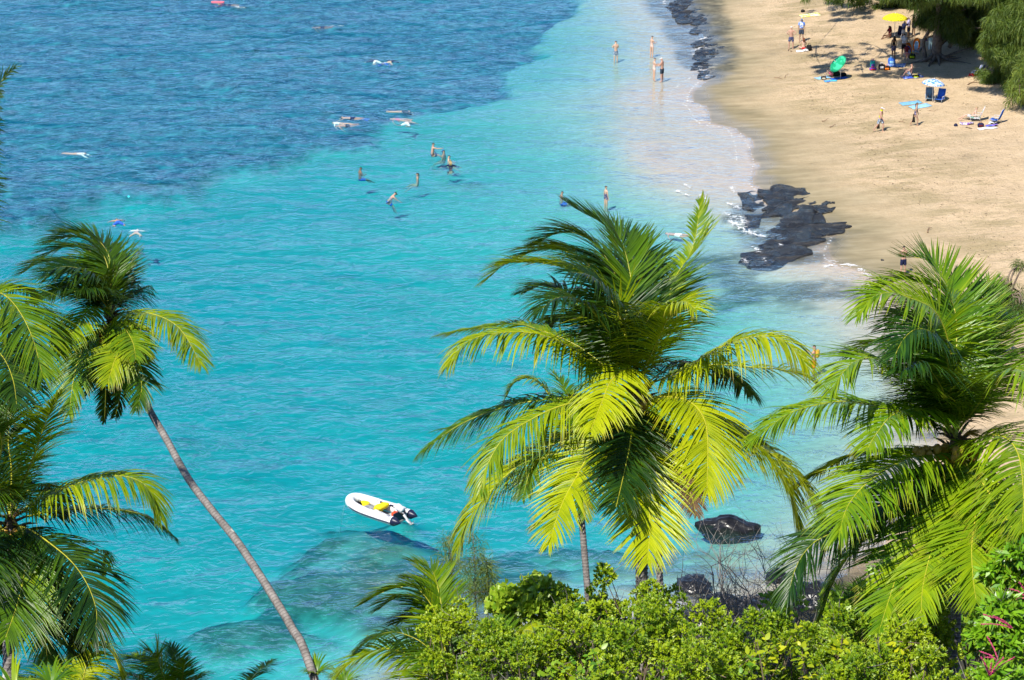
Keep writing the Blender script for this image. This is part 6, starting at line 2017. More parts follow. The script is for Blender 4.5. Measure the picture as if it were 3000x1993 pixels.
person("woman in a white top with a green float, between the big palm's fronds", 1911, 768, 'stand_f', 150, 'tan', ('black', False), [('swimsuit', C_WHITE)], sink=1.0, fem=True, group=GW)
# ---- standing or swimming in deeper water
person("man standing chest-deep reaching an arm to the right", 1266, 445, 'reach_f', -75, 'red', ('brown', False), [('trunks', C_NAVY)], sink=.85, group=GS)
person("snorkeller with a blue snorkel in front of the man reaching out", 1300, 447, 'stand_f', 60, 'red', ('brown', False), [], sink=1.33, gear=dict(snorkel=C_BLUE), group=GS)
person("man up to his chest in water next to the woman in navy", 1314, 467, 'look_f', -90, 'pale', ('black', False), [], sink=1.20, group=GS)
person("blond woman in a navy rash guard, arms spread in the water", 1320, 487, 'arms_out_f', 0, 'pale', ('blond', 'bun'), [('rash', C_NAVY)], sink=1.12, fem=True, group=GS)
person("brown-shouldered swimmer alone in the turquoise left of the group", 1055, 503, 'look_f', -60, 'brown', ('brown', False), [('trunks', C_BLUE)], sink=1.18, group=GS)
person("woman with long dark hair in the turquoise water", 1223, 521, 'stand_f', 95, 'tan', ('black', True), [('top', C_BLACK)], sink=1.15, fem=True, group=GS)
person("snorkeller with a green snorkel leaning forward, nearest in the turquoise", 1137, 577, 'reach_f', -80, 'red', ('black', False), [('trunks', C_BLUE)], sink=1.0, roll=(R(-35), 0), gear=dict(snorkel=C_GREEN), group=GS)
person("swimmer's head and shoulders beyond the big palm's top fronds", 1645, 572, 'look_f', -70, 'tan', ('brown', False), [('trunks', C_BLUE)], sink=1.22, group=GS)


def swim(label, px, py, face, pose='prone', zz=-.13, **kw):
    kw.setdefault('s', .93)
    return person(label, px, py, pose, face, sink=0, roll=PR, z=zz, group=GS, **kw)


swim("snorkeller in a white suit with a green mask at the reef edge", 1000, 358, 62, 'prone_in', skin='pale', hair=('brown', False), wear=[('rash', C_WHITE)], gear=dict(snorkel=C_GREEN, mask=C_GREEN))
swim("snorkeller with blue fins at the reef edge, upper of three", 1028, 342, 75, skin='red', hair=('black', False), wear=[('trunks', C_NAVY)], gear=dict(snorkel=C_BLACK, fins=C_BLUE))
swim("snorkeller at the reef edge, lowest of three", 1012, 364, 100, 'prone_in', skin='red', hair=('brown', False), wear=[('trunks', C_BLACK)])
swim("swimmer in a black top stretched out with pale legs", 1172, 323, -85, skin='pale', hair=('black', False), wear=[('rash', C_BLACK)])
swim("swimmer in pink floating left of a white-suited one", 1170, 346, 70, 'prone_in', skin='red', hair=('brown', False), wear=[('swimsuit', C_PINK)], fem=True)
swim("swimmer in white with an orange mask, right of the pink one", 1192, 357, -25, 'frog', skin='pale', hair=('brown', False), wear=[('shorts', C_WHITE)], gear=dict(snorkel=C_BLACK, mask=C_ORANGE))
swim("person in navy kicking behind a pink float board at the top edge", 668, 11, 78, 'prone', skin='brown', hair=('black', False), wear=[('rash', C_NAVY), ('trunks', C_NAVY)], gear=dict(snorkel=C_YELLOW))
swim("swimmer with a brown back and dark shorts splashing over the reef", 940, 77, 85, 'prone_in', skin='brown', hair=('black', False), wear=[('trunks', C_NAVY)])
swim("snorkeller over the reef with white shorts, left of a pair", 1101, 176, 30, 'frog', skin='pale', hair=('black', False), wear=[('shorts', C_WHITE), ('rash', C_NAVY)], gear=dict(fins=C_BLUE))
swim("snorkeller over the reef with a yellow snorkel, right of a pair", 1141, 178, -20, 'frog', skin='pale', hair=('black', False), wear=[('rash', C_NAVY)], gear=dict(snorkel=C_NEON, fins=C_BLUE))
swim("pale swimmer in a white shirt lying far out on the left of the reef", 222, 446, -95, skin='pale', hair=('brown', False), wear=[('rash', C_WHITE)])
swim("snorkeller with a yellow hood just above the leaning palm's crown", 346, 652, 15, 'frog', skin='tan', hair=('black', False), wear=[('shorts', C_BLUE)], hat=('cap', C_NEON), zz=-.0)
swim("snorkeller in a white shirt, arms spread, just above the leaning palm's top", 399, 677, 0, 'frog', skin='pale', hair=('black', False), wear=[('rash', C_WHITE)], gear=dict(snorkel=C_GREY))
swim("floating swimmer in white shorts behind the big palm's tall frond", 1980, 683, 60, 'prone_in', zz=-.12, skin='red', hair=('brown', False), wear=[('shorts', C_WHITE)])
swim("swimmer in red trunks seen between the big palm's upper fronds", 1918, 868, 60, 'prone_in', zz=-.17, skin='red', hair=('black', False), wear=[('shorts', C_RED)])


# ================================================================== small things
def obj_simple(name, mb, mats, label, cat, loc, rz=0, group=None, smooth=True):
    o = mb.build(name, mats, None, smooth)
    o.location = loc; o.rotation_euler = (0, 0, rz)
    return tag(o, label, cat, group)


def float_board(label, px, py, rz, L, W, mat, th=.06):
    mb = MB()
    n = 16
    o_ = []
    for k in range(n):
        a = 6.2832 * k / n
        x = math.copysign(abs(math.cos(a)) ** .7, math.cos(a)) * L / 2
        y = math.copysign(abs(math.sin(a)) ** .6, math.sin(a)) * W / 2 * (1 - .12 * (x / L))
        o_.append((x, y))
    vs = [(x, y, 0) for x, y in o_] + [(x, y, th) for x, y in o_] + [(x * .93, y * .9, th * 1.25) for x, y in o_]
    fs = [(i, (i + 1) % n, n + (i + 1) % n, n + i) for i in range(n)] + [(n + i, n + (i + 1) % n, 2 * n + (i + 1) % n, 2 * n + i) for i in range(n)] + [tuple(range(2 * n, 3 * n)), tuple(reversed(range(n)))]
    mb.add(vs, fs)
    p = sea_pt(px, py)
    return obj_simple("float_board", mb, mat, label, 'float board', (p[0], p[1], .0), rz, smooth=False)


float_board("long pink float board at the top edge of the sea", 638, 8, R(172), 1.15, .5, C_PINK, .08)
float_board("green float board in front of the woman in a white top", 1913, 776, R(10), .8, .4, C_GREEN)
float_board("blue float board between the big palm's upper fronds", 1926, 875, R(-30), .9, .45, C_BLUE)

# foam and splashes
M_FOAM = simple("sea_foam", (.88, .89, .90), .6, .06, 8)


def foam(label, lines, seed):
    r = np.random.default_rng(seed)
    mb = MB()
    for pts, wid, n in lines:
        P = catmull([np.append(sea_pt(x, y)[:2], 0) for x, y in pts], 120)
        for i in range(int(n * 5)):
            q = P[r.integers(0, 120)]
            off = r.normal(0, wid * 1.1, 2)
            if abs(float(vnoise(np.array([(q[0] + off[0]) * 3.2]), np.array([(q[1] + off[1]) * 4.5]), seed)[0])) > .30: continue
            near_ = math.exp(-(np.linalg.norm(off) / wid) ** 2)
            rad = r.uniform(.010, .040) * (.35 + .8 * near_)
            c = np.array((q[0] + off[0], q[1] + off[1]))
            z = max(0, ground_z(c[0], c[1])) + .015 + .03 * near_ * r.random()
            k = r.integers(5, 9)
            a0 = r.uniform(0, 6.28)
            ring = [(c[0] + math.cos(a0 + 6.2832 * j / k) * rad * r.uniform(.6, 1.3) * 1.5, c[1] + math.sin(a0 + 6.2832 * j / k) * rad * r.uniform(.6, 1.3), z) for j in range(k)]
            mb.add(ring + [(c[0], c[1], z + rad * .35)], [(j, (j + 1) % k, k) for j in range(k)])
    o = mb.build("sea_foam", M_FOAM)
    return tag(o, label, kind='stuff')


def z5(*p): return [(1800 + x / 2.951, 450 + y / 2.951) for x, y in p]
def z2(*p): return [(1700 + x / 3.92, y / 3.92) for x, y in p]
foam("white foam of small waves breaking on the lava and sand", [
    (z5((975, 430), (1040, 450), (1075, 480)), .16, 90), (z5((960, 510), (1010, 540), (1090, 560)), .2, 140), (z5((1000, 570), (1060, 620), (1130, 660), (1240, 710)), .30, 420), (z5((1080, 540), (1110, 580), (1100, 620)), .22, 160),
    (z5((1200, 690), (1310, 722)), .12, 60), (z5((1190, 805), (1230, 830), (1250, 860)), .12, 70), (z5((1120, 910), (1150, 945)), .12, 55), (z5((1290, 900), (1310, 935)), .06, 25),
    (z5((530, 312), (580, 345), (640, 362)), .10, 90), (z5((600, 260), (690, 325), (790, 395)), .06, 150), (z5((1015, 290), (1028, 340)), .12, 50),
    (z5((1820, 985), (1920, 965), (2060, 975)), .22, 170), (z5((1840, 915), (1950, 955), (2080, 975), (2210, 1060)), .12, 190), (z5((1360, 840), (1470, 835)), .05, 40), (z5((1410, 780), (1450, 795)), .06, 20),
    (z2((1360, 460), (1460, 430)), .12, 60), (z2((1320, 590), (1400, 540), (1440, 560)), .25, 130), (z2((1370, 760), (1400, 820)), .18, 60), (z2((960, 10), (970, 50)), .15, 40), (z2((1300, 630), (1330, 600)), .1, 30),
    (z2((1220, 1165), (1300, 1170)), .04, 25), (z2((1330, 1395), (1410, 1385)), .04, 25)], 3)
_sh = [(x - 4, y) for x, y in SHORE_PX[3:22]]
foam("thin lacy swash lines along the beach", [(_sh, .05, 420), ([(x - 40 - 14 * math.sin(i), y) for i, (x, y) in enumerate(_sh[:8])], .05, 120)], 9)
foam("white splash behind the swimmers' feet over the reef", [([(688, 18), (700, 22), (718, 24)], .22, 50), ([(960, 77), (985, 76), (1005, 77)], .12, 36), ([(1125, 183), (1130, 186)], .05, 6)], 5)


# ---- the inflatable boat
bow, stern = sea_pt(1022, 1479), sea_pt(1194, 1536)
bdir = bow - stern
BL = float(np.linalg.norm(bdir[:2]))
M_PVC = simple("white_pvc", (.80, .80, .82), .35, .05, 3, .4)
M_PVCN = simple("navy_pvc", (.012, .016, .05), .35, .15, 4, .4)
M_ALU = simple("grey_engine_paint", (.55, .56, .58), .35, .1, 4, .5)
boat = empty("inflatable_boat", ((bow[0] + stern[0]) / 2, (bow[1] + stern[1]) / 2, -.05), math.atan2(bdir[1], bdir[0]), "white inflatable boat with navy cone ends moored in the turquoise water", 'boat')
k = BL / 4.0
def S(p): return Vector((p[0] * k, p[1] * k, p[2] * k))
side_ = [(-1.62, -.62, .30), (-.6, -.64, .30), (.5, -.63, .32), (1.2, -.52, .37), (1.58, -.36, .43), (1.76, -.14, .47), (1.78, 0, .475)]
path = side_ + [(x, -y, z) for x, y, z in side_[-2::-1]]
TP = catmull([S(p) for p in path], 64)
mb = MB(); mb.tube([Vector(p) for p in TP], .235 * k, 14); mb.build("buoyancy_tube", M_PVC, boat)
for sy in (-1, 1):
    mb = MB(); mb.tube([S((-1.60, .62 * sy, .30)), S((-1.70, .62 * sy, .30)), S((-1.9, .62 * sy, .305)), S((-2.12, .61 * sy, .32))], [.243 * k, .238 * k, .13 * k, .015 * k], 14); mb.build("cone_end", M_PVCN, boat)
    mb = MB()
    strake = [S((x + .0, y + (.235 if y > 0 else -.235) * (1 if abs(y) > .45 else .75), z - .03)) for x, y, z in (side_[:5] if sy < 0 else [(x, -y, z) for x, y, z in side_[:5]])] + [S((1.98, .08 * sy, .44))]
    mb.tube([Vector(p) for p in catmull(strake, 24)], .028 * k, 6); mb.build("rubbing_strake", M_PVCN, boat)
    for i in range(6):
        x = -1.15 + i * .34
        mb = MB(); mb.box(S((x, .50 * sy, .497)), (.23 * k, .10 * k, .02), 0, tilt=(R(38) * sy * -1 * -1, 0), bev=.006); mb.build("grab_patch", M_PVCN, boat, False)
    for x in (-1.35, 1.05):
        mb = MB(); a = [S((x - .12, .72 * sy, .522)), S((x + .14, .70 * sy, .528)), S((x, .54 * sy, .535))]
        mb.add(a + [q - Vector((0, 0, .03)) for q in a], [(0, 1, 2), (5, 4, 3), (0, 3, 4, 1), (1, 4, 5, 2), (2, 5, 3, 0)]); mb.build("ring_patch", M_PVCN, boat, False)
    mb = MB(); mb.tube([S((-1.3, .66 * sy, .54)), S((-.9, .66 * sy, .60)), S((-.4, .66 * sy, .57)), S((.1, .66 * sy, .56))], .014, 5); mb.build("safety_line", M_PVC, boat)
mb = MB()
fl = [S(p) for p in ((-1.5, -.5, .10), (.9, -.46, .12), (1.45, -.2, .2), (1.45, .2, .2), (.9, .46, .12), (-1.5, .5, .10))]
mb.add(fl + [q - Vector((0, 0, .08)) for q in fl], [(0, 1, 2, 3, 4, 5), (11, 10, 9, 8, 7, 6)] + [(i, 6 + i, 6 + (i + 1) % 6, (i + 1) % 6) for i in range(6)])
mb.build("floor", simple("boat_floor", (.45, .45, .44), .6, .1, 4), boat, False)
mb = MB(); mb.box(S((-1.45, 0, .32)), (.05 * k, .86 * k, .52 * k), 0, bev=.01); mb.build("transom", M_PVCN, boat, False)
mb = MB(); mb.box(S((-.25, 0, .44)), (.24 * k, .9 * k, .035 * k), 0, bev=.01); mb.build("bench", M_PVC, boat, False)
eng = MB()
eng.box(S((-1.52, .04, .80)), (.46 * k, .30 * k, .30 * k), R(8), tilt=(0, R(-28)), bev=.06 * k)
cow = eng.build("engine_cowling", M_PVC, boat)
mb = MB(); mb.box(S((-1.62, .04, .615)), (.40 * k, .25 * k, .09 * k), R(8), tilt=(0, R(-28)), bev=.02); mb.tube([S((-1.3, 0, .68)), S((-.85, -.05, .72))], .022, 6); mb.build("engine_pan", M_NEOP, cow)
mb = MB(); mb.tube([S((-1.68, .04, .60)), S((-1.95, .04, .38)), S((-2.2, .04, .17))], [.10 * k, .075 * k, .05 * k], 8, flat=.55); mb.box(S((-2.12, .04, .25)), (.3 * k, .2 * k, .02), 0, tilt=(0, R(-28))); mb.tube([S((-2.14, .04, .06)), S((-2.32, .04, .16)), S((-2.42, .04, .23))], [.02, .06 * k, .03], 8); mb.build("engine_leg", M_ALU, boat)
mb = MB()
for a in range(3):
    t = a * 2.094
    d = Vector((.05, math.cos(t), math.sin(t))) * .11 * k
    c = S((-2.40, .04, .22)); e = Vector((.03, -math.sin(t), math.cos(t))) * .035 * k
    mb.add([c - e * .5, c + e * .5, c + d + e, c + d - e], [(0, 1, 2, 3), (3, 2, 1, 0)])
mb.build("propeller", M_ALU, boat, False)
mb = MB(); mb.tube([S((1.95, 0, .45)), S((2.2, -.1, .2)), S((2.5, -.15, -.3)), S((3.0, -.3, -2.0))], .012, 5); mb.build("mooring_rope", simple("rope", (.6, .58, .5), .8), boat)
BM = boat.matrix_basis.copy()
import mathutils
Bw = Matrix.Translation(boat.location) @ Matrix.Rotation(boat.rotation_euler.z, 4, 'Z')


def in_boat(p): return tuple(Bw @ S(p))


def soft_bag(name, label, cat, loc, size, mat, rz=0, straps=True, group=None, mat2=None, tilt=0):
    o = empty(name, loc, rz, label, cat, group)
    mb = MB()
    bm = bmesh.new()
    bmesh.ops.create_cube(bm, size=1)
    bmesh.ops.subdivide_edges(bm, edges=bm.edges[:], cuts=3, use_grid_fill=True)
    sd = random.randint(0, 999)
    for v in bm.verts:
        p = v.co.copy()
        r_ = p.length
        q = p * (1 - .32 * max(0, r_ - .5) / .37)
        n_ = .10 * float(vnoise(np.array([p.x * 3 + sd]), np.array([p.y * 3 + p.z * 2.3]), sd)[0])
        v.co = Vector((q.x * size[0] * (1 + n_), q.y * size[1] * (1 + n_), (q.z + .42) * size[2] * (1 + n_)))
    me = bpy.data.meshes.new("bag_body"); bm.to_mesh(me); bm.free()
    me.materials.append(mat); me.polygons.foreach_set('use_smooth', [True] * len(me.polygons))
    b = link("bag_body", me, o)
    if straps:
        for s_ in (-1, 1):
            mb = MB()
            mb.tube([(-size[0] * .22, size[1] * .36 * s_, size[2] * .7), (-size[0] * .15, size[1] * .3 * s_, size[2] * 1.15), (size[0] * .15, size[1] * .3 * s_, size[2] * 1.15), (size[0] * .22, size[1] * .36 * s_, size[2] * .7)], .012, 5)
            mb.build("strap", mat2 or mat, o)
        mb = MB(); mb.box((0, -size[1] * .46, size[2] * .38), (size[0] * .6, size[1] * .14, size[2] * .42), 0, bev=.02); mb.build("pocket", mat2 or mat, o)
    return o


rb = boat.rotation_euler.z
soft_bag("dry_bag", "yellow bag crumpled in the bow of the inflatable boat", 'bag', in_boat((1.0, -.05, .15)), (.55, .34, .34), C_YELLOW, rb + .5, straps=False, group='yellow bags in the boat')
soft_bag("dry_bag", "yellow bag spread across the bench of the inflatable boat", 'bag', in_boat((-.28, .0, .46)), (.40, .75, .24), C_YELLOW, rb, straps=False, group='yellow bags in the boat')
soft_bag("dry_bag", "larger yellow bag lying beside the boat's bench", 'bag', in_boat((.05, -.12, .15)), (.42, .55, .34), C_YELLOW, rb + .4, straps=False, group='yellow bags in the boat')
soft_bag("gear_bag", "black gear bag under the boat's bow tube", 'bag', in_boat((1.15, .22, .18)), (.4, .35, .3), C_BLACK, rb)
soft_bag("gear_bag", "dark grey gear bag on the boat floor", 'bag', in_boat((.5, .12, .14)), (.55, .4, .26), C_GREY, rb + .3)
mb = MB(); mb.box((0, 0, .12), (.42, .26, .24), 0, bev=.05); mb.tube([(.1, 0, .24), (.1, 0, .30)], .035, 8); mb.tube([(-.12, 0, .24), (-.1, 0, .30), (.02, 0, .30), (.04, 0, .24)], .014, 5)
obj_simple("fuel_tank", mb, simple("orange_tank", (.75, .10, .03), .4), "orange-red fuel tank at the stern of the inflatable boat", 'fuel tank', in_boat((-1.12, -.12, .15)), rb)


# ---- parasols, towels, chairs and bags on the sand
M_POLE = simple("pole_white", (.75, .75, .72), .4, .05, 4)
M_CHAIRF = simple("chair_frame", (.62, .63, .65), .3, .08, 4, .5)


def parasol(label, px, py, h, r, tilt, az, mat, mat2=None):
    f = on_ground(px, py)
    o = empty("beach_parasol", tuple(f), 0, label, 'parasol', 'beach parasols')
    axis_ = Vector((math.cos(az) * math.sin(tilt), math.sin(az) * math.sin(tilt), math.cos(tilt)))
    knee = Vector((0, 0, h * .62))
    hubp = knee + axis_ * (h * .42)
    mb = MB(); mb.tube([(0, 0, -.25), knee, hubp + axis_ * .08], .02, 7); mb.build("pole", M_POLE, o)
    Q = Vector((0, 0, 1)).rotation_difference(axis_).to_matrix()
    mb = MB()
    n = 8
    rows = []
    for ri, (fr, dz_) in enumerate(((0.02, .0), (.3, -.035), (.6, -.13), (.85, -.27), (1.0, -.40))):
        row = []
        for kk in range(n * 4):
            a = kk / (n * 4) * 6.2832
            sag = .965 + .035 * abs(math.cos(a * n / 2))
            row.append(hubp + Q @ Vector((math.cos(a) * r * fr * sag, math.sin(a) * r * fr * sag, dz_ * r - (.03 * r * (1 - abs(math.cos(a * n / 2))) if ri == 4 else 0))))
        rows.append(row)
    vs = [p for row in rows for p in row]
    m_ = n * 4
    fs = [(i * m_ + j, i * m_ + (j + 1) % m_, (i + 1) * m_ + (j + 1) % m_, (i + 1) * m_ + j) for i in range(4) for j in range(m_)]
    mb.add(vs, fs)
    can = mb.build("canopy", mat, o)
    sol = can.modifiers.new("thick", 'SOLIDIFY'); sol.thickness = .008
    for kk in range(n):
        a = kk / n * 6.2832
        mb = MB(); mb.tube([hubp + Q @ Vector((0, 0, -.03)), hubp + Q @ Vector((math.cos(a) * r * .6, math.sin(a) * r * .6, -.15 * r)), hubp + Q @ Vector((math.cos(a) * r * .97, math.sin(a) * r * .97, -.41 * r))], .006, 4); mb.build("rib", M_POLE, o)
    mb = MB(); mb.ball(hubp + axis_ * .08, .035, 8, 5); mb.build("finial", M_POLE, o)
    return o


C_YFLOR = pattern('yellow_floral', (.86, .72, .02), (.30, .36, .04), 9, .56)
C_BFLOR = pattern('blue_floral', (.07, .26, .75), (.72, .82, .92), 7, .5)
C_GREENP = pattern('green_blotch', (.01, .34, .16), (.05, .55, .30), 2, .5)  # two greens in large random blotches
parasol("yellow flower-print parasol in front of the big ironwood tree", 2620, 112, 1.85, 1.0, 0, 0, C_YFLOR)
parasol("green parasol tilted towards the water", 2462, 232, 1.5, .74, R(48), R(205), C_GREENP)
parasol("blue and white flower-print parasol on the open sand", 2731, 298, 1.55, .82, R(6), 0, C_BFLOR)


def towel(label, px, py, L, W, rz, mat, group='towels on the sand', crump=.03):
    c = on_ground(px, py)
    nx_, ny_ = 11, 7
    sd = random.randint(0, 999)
    vs = []
    for j in range(ny_):
        for i in range(nx_):
            x, y = (i / (nx_ - 1) - .5) * L, (j / (ny_ - 1) - .5) * W
            x += .02 * math.sin(j * 1.7 + sd); y += .03 * math.sin(i * 1.1 + sd)
            X_, Y_ = c.x + x * math.cos(rz) - y * math.sin(rz), c.y + x * math.sin(rz) + y * math.cos(rz)
            z = ground_z(X_, Y_) - c.z + .03 + crump * abs(float(vnoise(np.array([x * 4 + sd]), np.array([y * 4]), sd)[0]))
            vs.append((X_ - c.x, Y_ - c.y, z))
    fs = [(j * nx_ + i, j * nx_ + i + 1, (j + 1) * nx_ + i + 1, (j + 1) * nx_ + i) for j in range(ny_ - 1) for i in range(nx_ - 1)]
    mb = MB(); mb.add(vs, fs)
    o = mb.build("beach_towel", mat)
    sol = o.modifiers.new("thick", 'SOLIDIFY'); sol.thickness = .015
    o.location = c
    return tag(o, label, 'towel', group)


towel("yellow towel alone near the top of the beach", 2373, 45, 1.6, 1.1, R(8), pattern('yellow_towel', (.80, .78, .10), (.86, .86, .60), 3, .5))
towel("white towel behind the seated woman in orange", 2350, 150, .9, .7, R(0), C_WHITE)
towel("light blue towel left of the person under the green parasol", 2410, 229, 1.0, .8, R(20), C_LBLUE)
towel("bright blue towel right of the person under the green parasol", 2458, 231, 1.2, .7, R(10), C_BLUE)
towel("blue and turquoise patterned towel in front of the green parasol", 2433, 238, .9, .6, R(5), pattern('sea_towel', (.10, .16, .62), (.10, .55, .62), 6))
towel("blue and white towel under the bare-backed sitting man", 2672, 226, 1.5, 1.1, R(10), pattern('blue_towel', (.04, .10, .55), (.55, .65, .85), 5, .56))
towel("blue and white towel in the shade left of the standing girl", 2625, 193, 1.4, 1.0, R(-12), pattern('blue_towel2', (.06, .20, .62), (.55, .66, .82), 4, .54))
towel("upper of two pale blue towels beside the blue parasol", 2668, 303, 1.5, .85, R(14), cloth('towel_blue', (.20, .45, .66)))
towel("lower of two pale blue towels beside the blue parasol", 2696, 313, 1.5, .9, R(22), cloth('towel_sky', (.30, .55, .78)))
towel("long white towel on the sand below the striped chair", 2893, 377, 1.3, .55, R(8), C_WHITE)
towel("crumpled blue and purple towel beside the long white one", 2905, 370, .8, .5, R(10), pattern('purple_towel', (.10, .16, .60), (.25, .14, .50), 5), crump=.14)
towel("printed sarong heaped at the foot of the striped chair", 2832, 364, .9, .6, R(-10), pattern('sarong', (.75, .70, .78), (.20, .08, .32), 7), crump=.16)


def beach_chair(label, px, py, face, mat, s=1.0, fmat=None, tall=.72):
    f = on_ground(px, py)
    o = empty("beach_chair", tuple(f), R(face), label, 'chair', 'folding beach chairs')
    fm = fmat or M_CHAIRF
    def sheet(n_, pts, w):
        mb_ = MB()
        vs = [(x, y, z) for x in (-w / 2, w / 2) for y, z in pts]
        m_ = len(pts)
        mb_.add(vs, [(i, i + 1, m_ + i + 1, m_ + i) for i in range(m_ - 1)])
        q = mb_.build(n_, mat, o); q.modifiers.new("t", 'SOLIDIFY').thickness = .012
    w = .54 * s
    sheet("seat", [(.30 * s, .24 * s), (.05 * s, .19 * s), (-.22 * s, .20 * s)], w)
    sheet("backrest", [(-.22 * s, .20 * s), (-.36 * s, .5 * s), (-.50 * s, tall * s + .14)], w)
    for q in (-1, 1):
        x = q * w / 2
        mb = MB()
        mb.tube([(x, .32 * s, .25 * s), (x, -.22 * s, .19 * s), (x, -.52 * s, tall * s + .16)], .013, 5)
        mb.build("side_frame", fm, o)
        mb = MB(); mb.tube([(x, .30 * s, .24 * s), (x, .30 * s, 0), (x, -.38 * s, 0.0), (x, -.20 * s, .2 * s)], .012, 5); mb.build("leg", fm, o)
        mb = MB(); mb.box((x * 1.06, -.08 * s, .42 * s), (.05, .46 * s, .03), 0, bev=.008); mb.tube([(x, .14 * s, .42 * s), (x, .2 * s, .2 * s)], .01, 5); mb.build("armrest", fm, o)
    mb = MB(); mb.tube([(-w / 2, -.52 * s, tall * s + .16), (w / 2, -.52 * s, tall * s + .16)], .013, 5); mb.build("top_bar", fm, o)
    return o


C_STRIPES = NM("cloth_striped_chair")
_c = C_STRIPES.coord()
_sx = C_STRIPES.n('ShaderNodeSeparateXYZ'); C_STRIPES.set(_sx.inputs[0], _c)
C_STRIPES = C_STRIPES.done(C_STRIPES.pbsdf(C_STRIPES.ramp(C_STRIPES.math('FRACT', C_STRIPES.math('MULTIPLY', _sx.outputs[2], 2.6)),
    [(0, (.75, .74, .72)), (.2, (.70, .10, .06)), (.4, (.75, .74, .72)), (.6, (.04, .35, .22)), (.8, (.75, .60, .10)), (.9, (.10, .22, .60))], 'CONSTANT'), .8, None, .2))
beach_chair("striped beach chair with a man reclining in it", 2858, 354, 80, C_STRIPES, 1.15, tall=.75)
beach_chair("empty blue beach chair seen from the side with a white towel over it", 2915, 360, 62, C_BLUE, 1.1, tall=.78)
beach_chair("blue beach chair right of the blue parasol's pole", 2752, 299, 150, C_BLUE, 1.0)
beach_chair("grey-blue chair left of the blue parasol's pole", 2722, 296, 170, cloth('dusty', (.16, .26, .34)), 1.0)
beach_chair("blue chair in the shade under the yellow parasol", 2634, 111, 150, C_NAVY, .95)
beach_chair("black and white striped chair leaning by the body boards", 2687, 158, 60, pattern('bw', (.02, .02, .03), (.7, .7, .72), 6, kind='stripe'), .95)
beach_chair("blue chair with a striped towel in the shade at the right edge", 2862, 222, 40, pattern('stripe_chair', (.05, .12, .55), (.6, .66, .8), 7, kind='stripe'), 1.05)
towel("red towel lying in front of the blue chair in the shade", 2850, 221, .7, .5, R(60), C_RED, crump=.2)
towel("white towel draped over the empty blue chair's seat", 2911, 362, .6, .55, R(62), C_WHITE, crump=.3)


def bag_at(label, px, py, size, mat, rz=0, mat2=None, cat='bag', group='bags on the beach'):
    return soft_bag("beach_bag", label, cat, tuple(on_ground(px, py)), size, mat, rz, True, group, mat2)


bag_at("black backpack beside the seated woman in orange", 2370, 149, (.42, .34, .5), C_BLACK)
bag_at("small black bag next to the lone yellow towel", 2352, 36, (.35, .28, .2), C_BLACK)
bag_at("dark green bag behind the person under the green parasol", 2450, 222, (.6, .45, .4), cloth('olive', (.03, .05, .03)))
bag_at("black bag right of the person under the green parasol", 2470, 224, (.5, .35, .3), C_BLACK)
bag_at("black and cream beach bag left of the person under the green parasol", 2413, 233, (.4, .35, .28), C_BLACK, mat2=cloth('cream', (.6, .55, .42)))
bag_at("teal round bag sitting on a purple one in the shade", 2556, 200, (.38, .34, .62), C_TEAL, mat2=C_PURPLE)
bag_at("purple and red bag at the foot of the teal bag", 2557, 206, (.55, .3, .22), C_PURPLE, mat2=C_RED)
bag_at("black bag with white trim left of the orange-lined one in the shade", 2583, 203, (.5, .4, .42), C_BLACK, mat2=C_WHITE)
bag_at("black and orange bag in the shade left of the sitting man", 2598, 206, (.5, .35, .36), C_BLACK, mat2=C_ORANGE)
bag_at("heaped blue beach tote in the shade above the blue and white towel", 2612, 189, (.55, .45, .52), C_BLUE, mat2=C_LBLUE)
bag_at("black bag with a neon stripe next to the standing girl", 2671, 172, (.55, .4, .42), C_BLACK, mat2=C_NEON)
bag_at("black bag beside the sitting man on the blue towel", 2683, 228, (.55, .35, .22), C_BLACK, mat2=C_NEON)
bag_at("navy and red cooler bag below the striped chair", 2873, 372, (.45, .32, .30), C_NAVY, mat2=C_MAROON)
bag_at("black bag in front of the empty blue chair", 2919, 363, (.4, .28, .2), C_BLACK)
bag_at("black pouch on the sand left of the reclining man", 2800, 370, (.28, .2, .16), C_NAVY)
bag_at("white beach bag in front of the seated woman in orange", 2361, 151, (.4, .3, .2), C_WHITE, mat2=C_GREY)


def body_board(label, px, py, mat, mat2, rz, lean=R(70)):
    f = on_ground(px, py)
    o = empty("body_board", tuple(f), rz, label, 'body board', 'body boards leaning in the shade')
    ol = [(-.22, 0), (.22, 0), (.27, .35), (.26, .75), (.17, 1.0), (0, 1.06), (-.17, 1.0), (-.26, .75), (-.27, .35)]
    def pl(n_, sc_, off, th_, m_):
        mb = MB()
        n = len(ol)
        t = lambda x, y, z: Vector((x, y * math.cos(lean) - z * math.sin(lean), y * math.sin(lean) + z * math.cos(lean)))
        vs = [t(x * sc_, .5 + (y - .5) * sc_, off) for x, y in ol] + [t(x * sc_, .5 + (y - .5) * sc_, off + th_) for x, y in ol]
        mb.add(vs, [tuple(reversed(range(n))), tuple(range(n, 2 * n))] + [(i, (i + 1) % n, n + (i + 1) % n, n + i) for i in range(n)])
        mb.build(n_, m_, o, False)
    pl("deck", 1.0, 0, .05, mat); pl("stripe", .55, .05, .012, mat2)
    return o


body_board("orange body board with a blue stripe held up by the standing girl", 2664, 166, C_ORANGE, C_BLUE, R(20))
body_board("orange and red body board leaning left of the rooted tree", 2683, 152, C_ORANGE, C_LBLUE, R(-20))


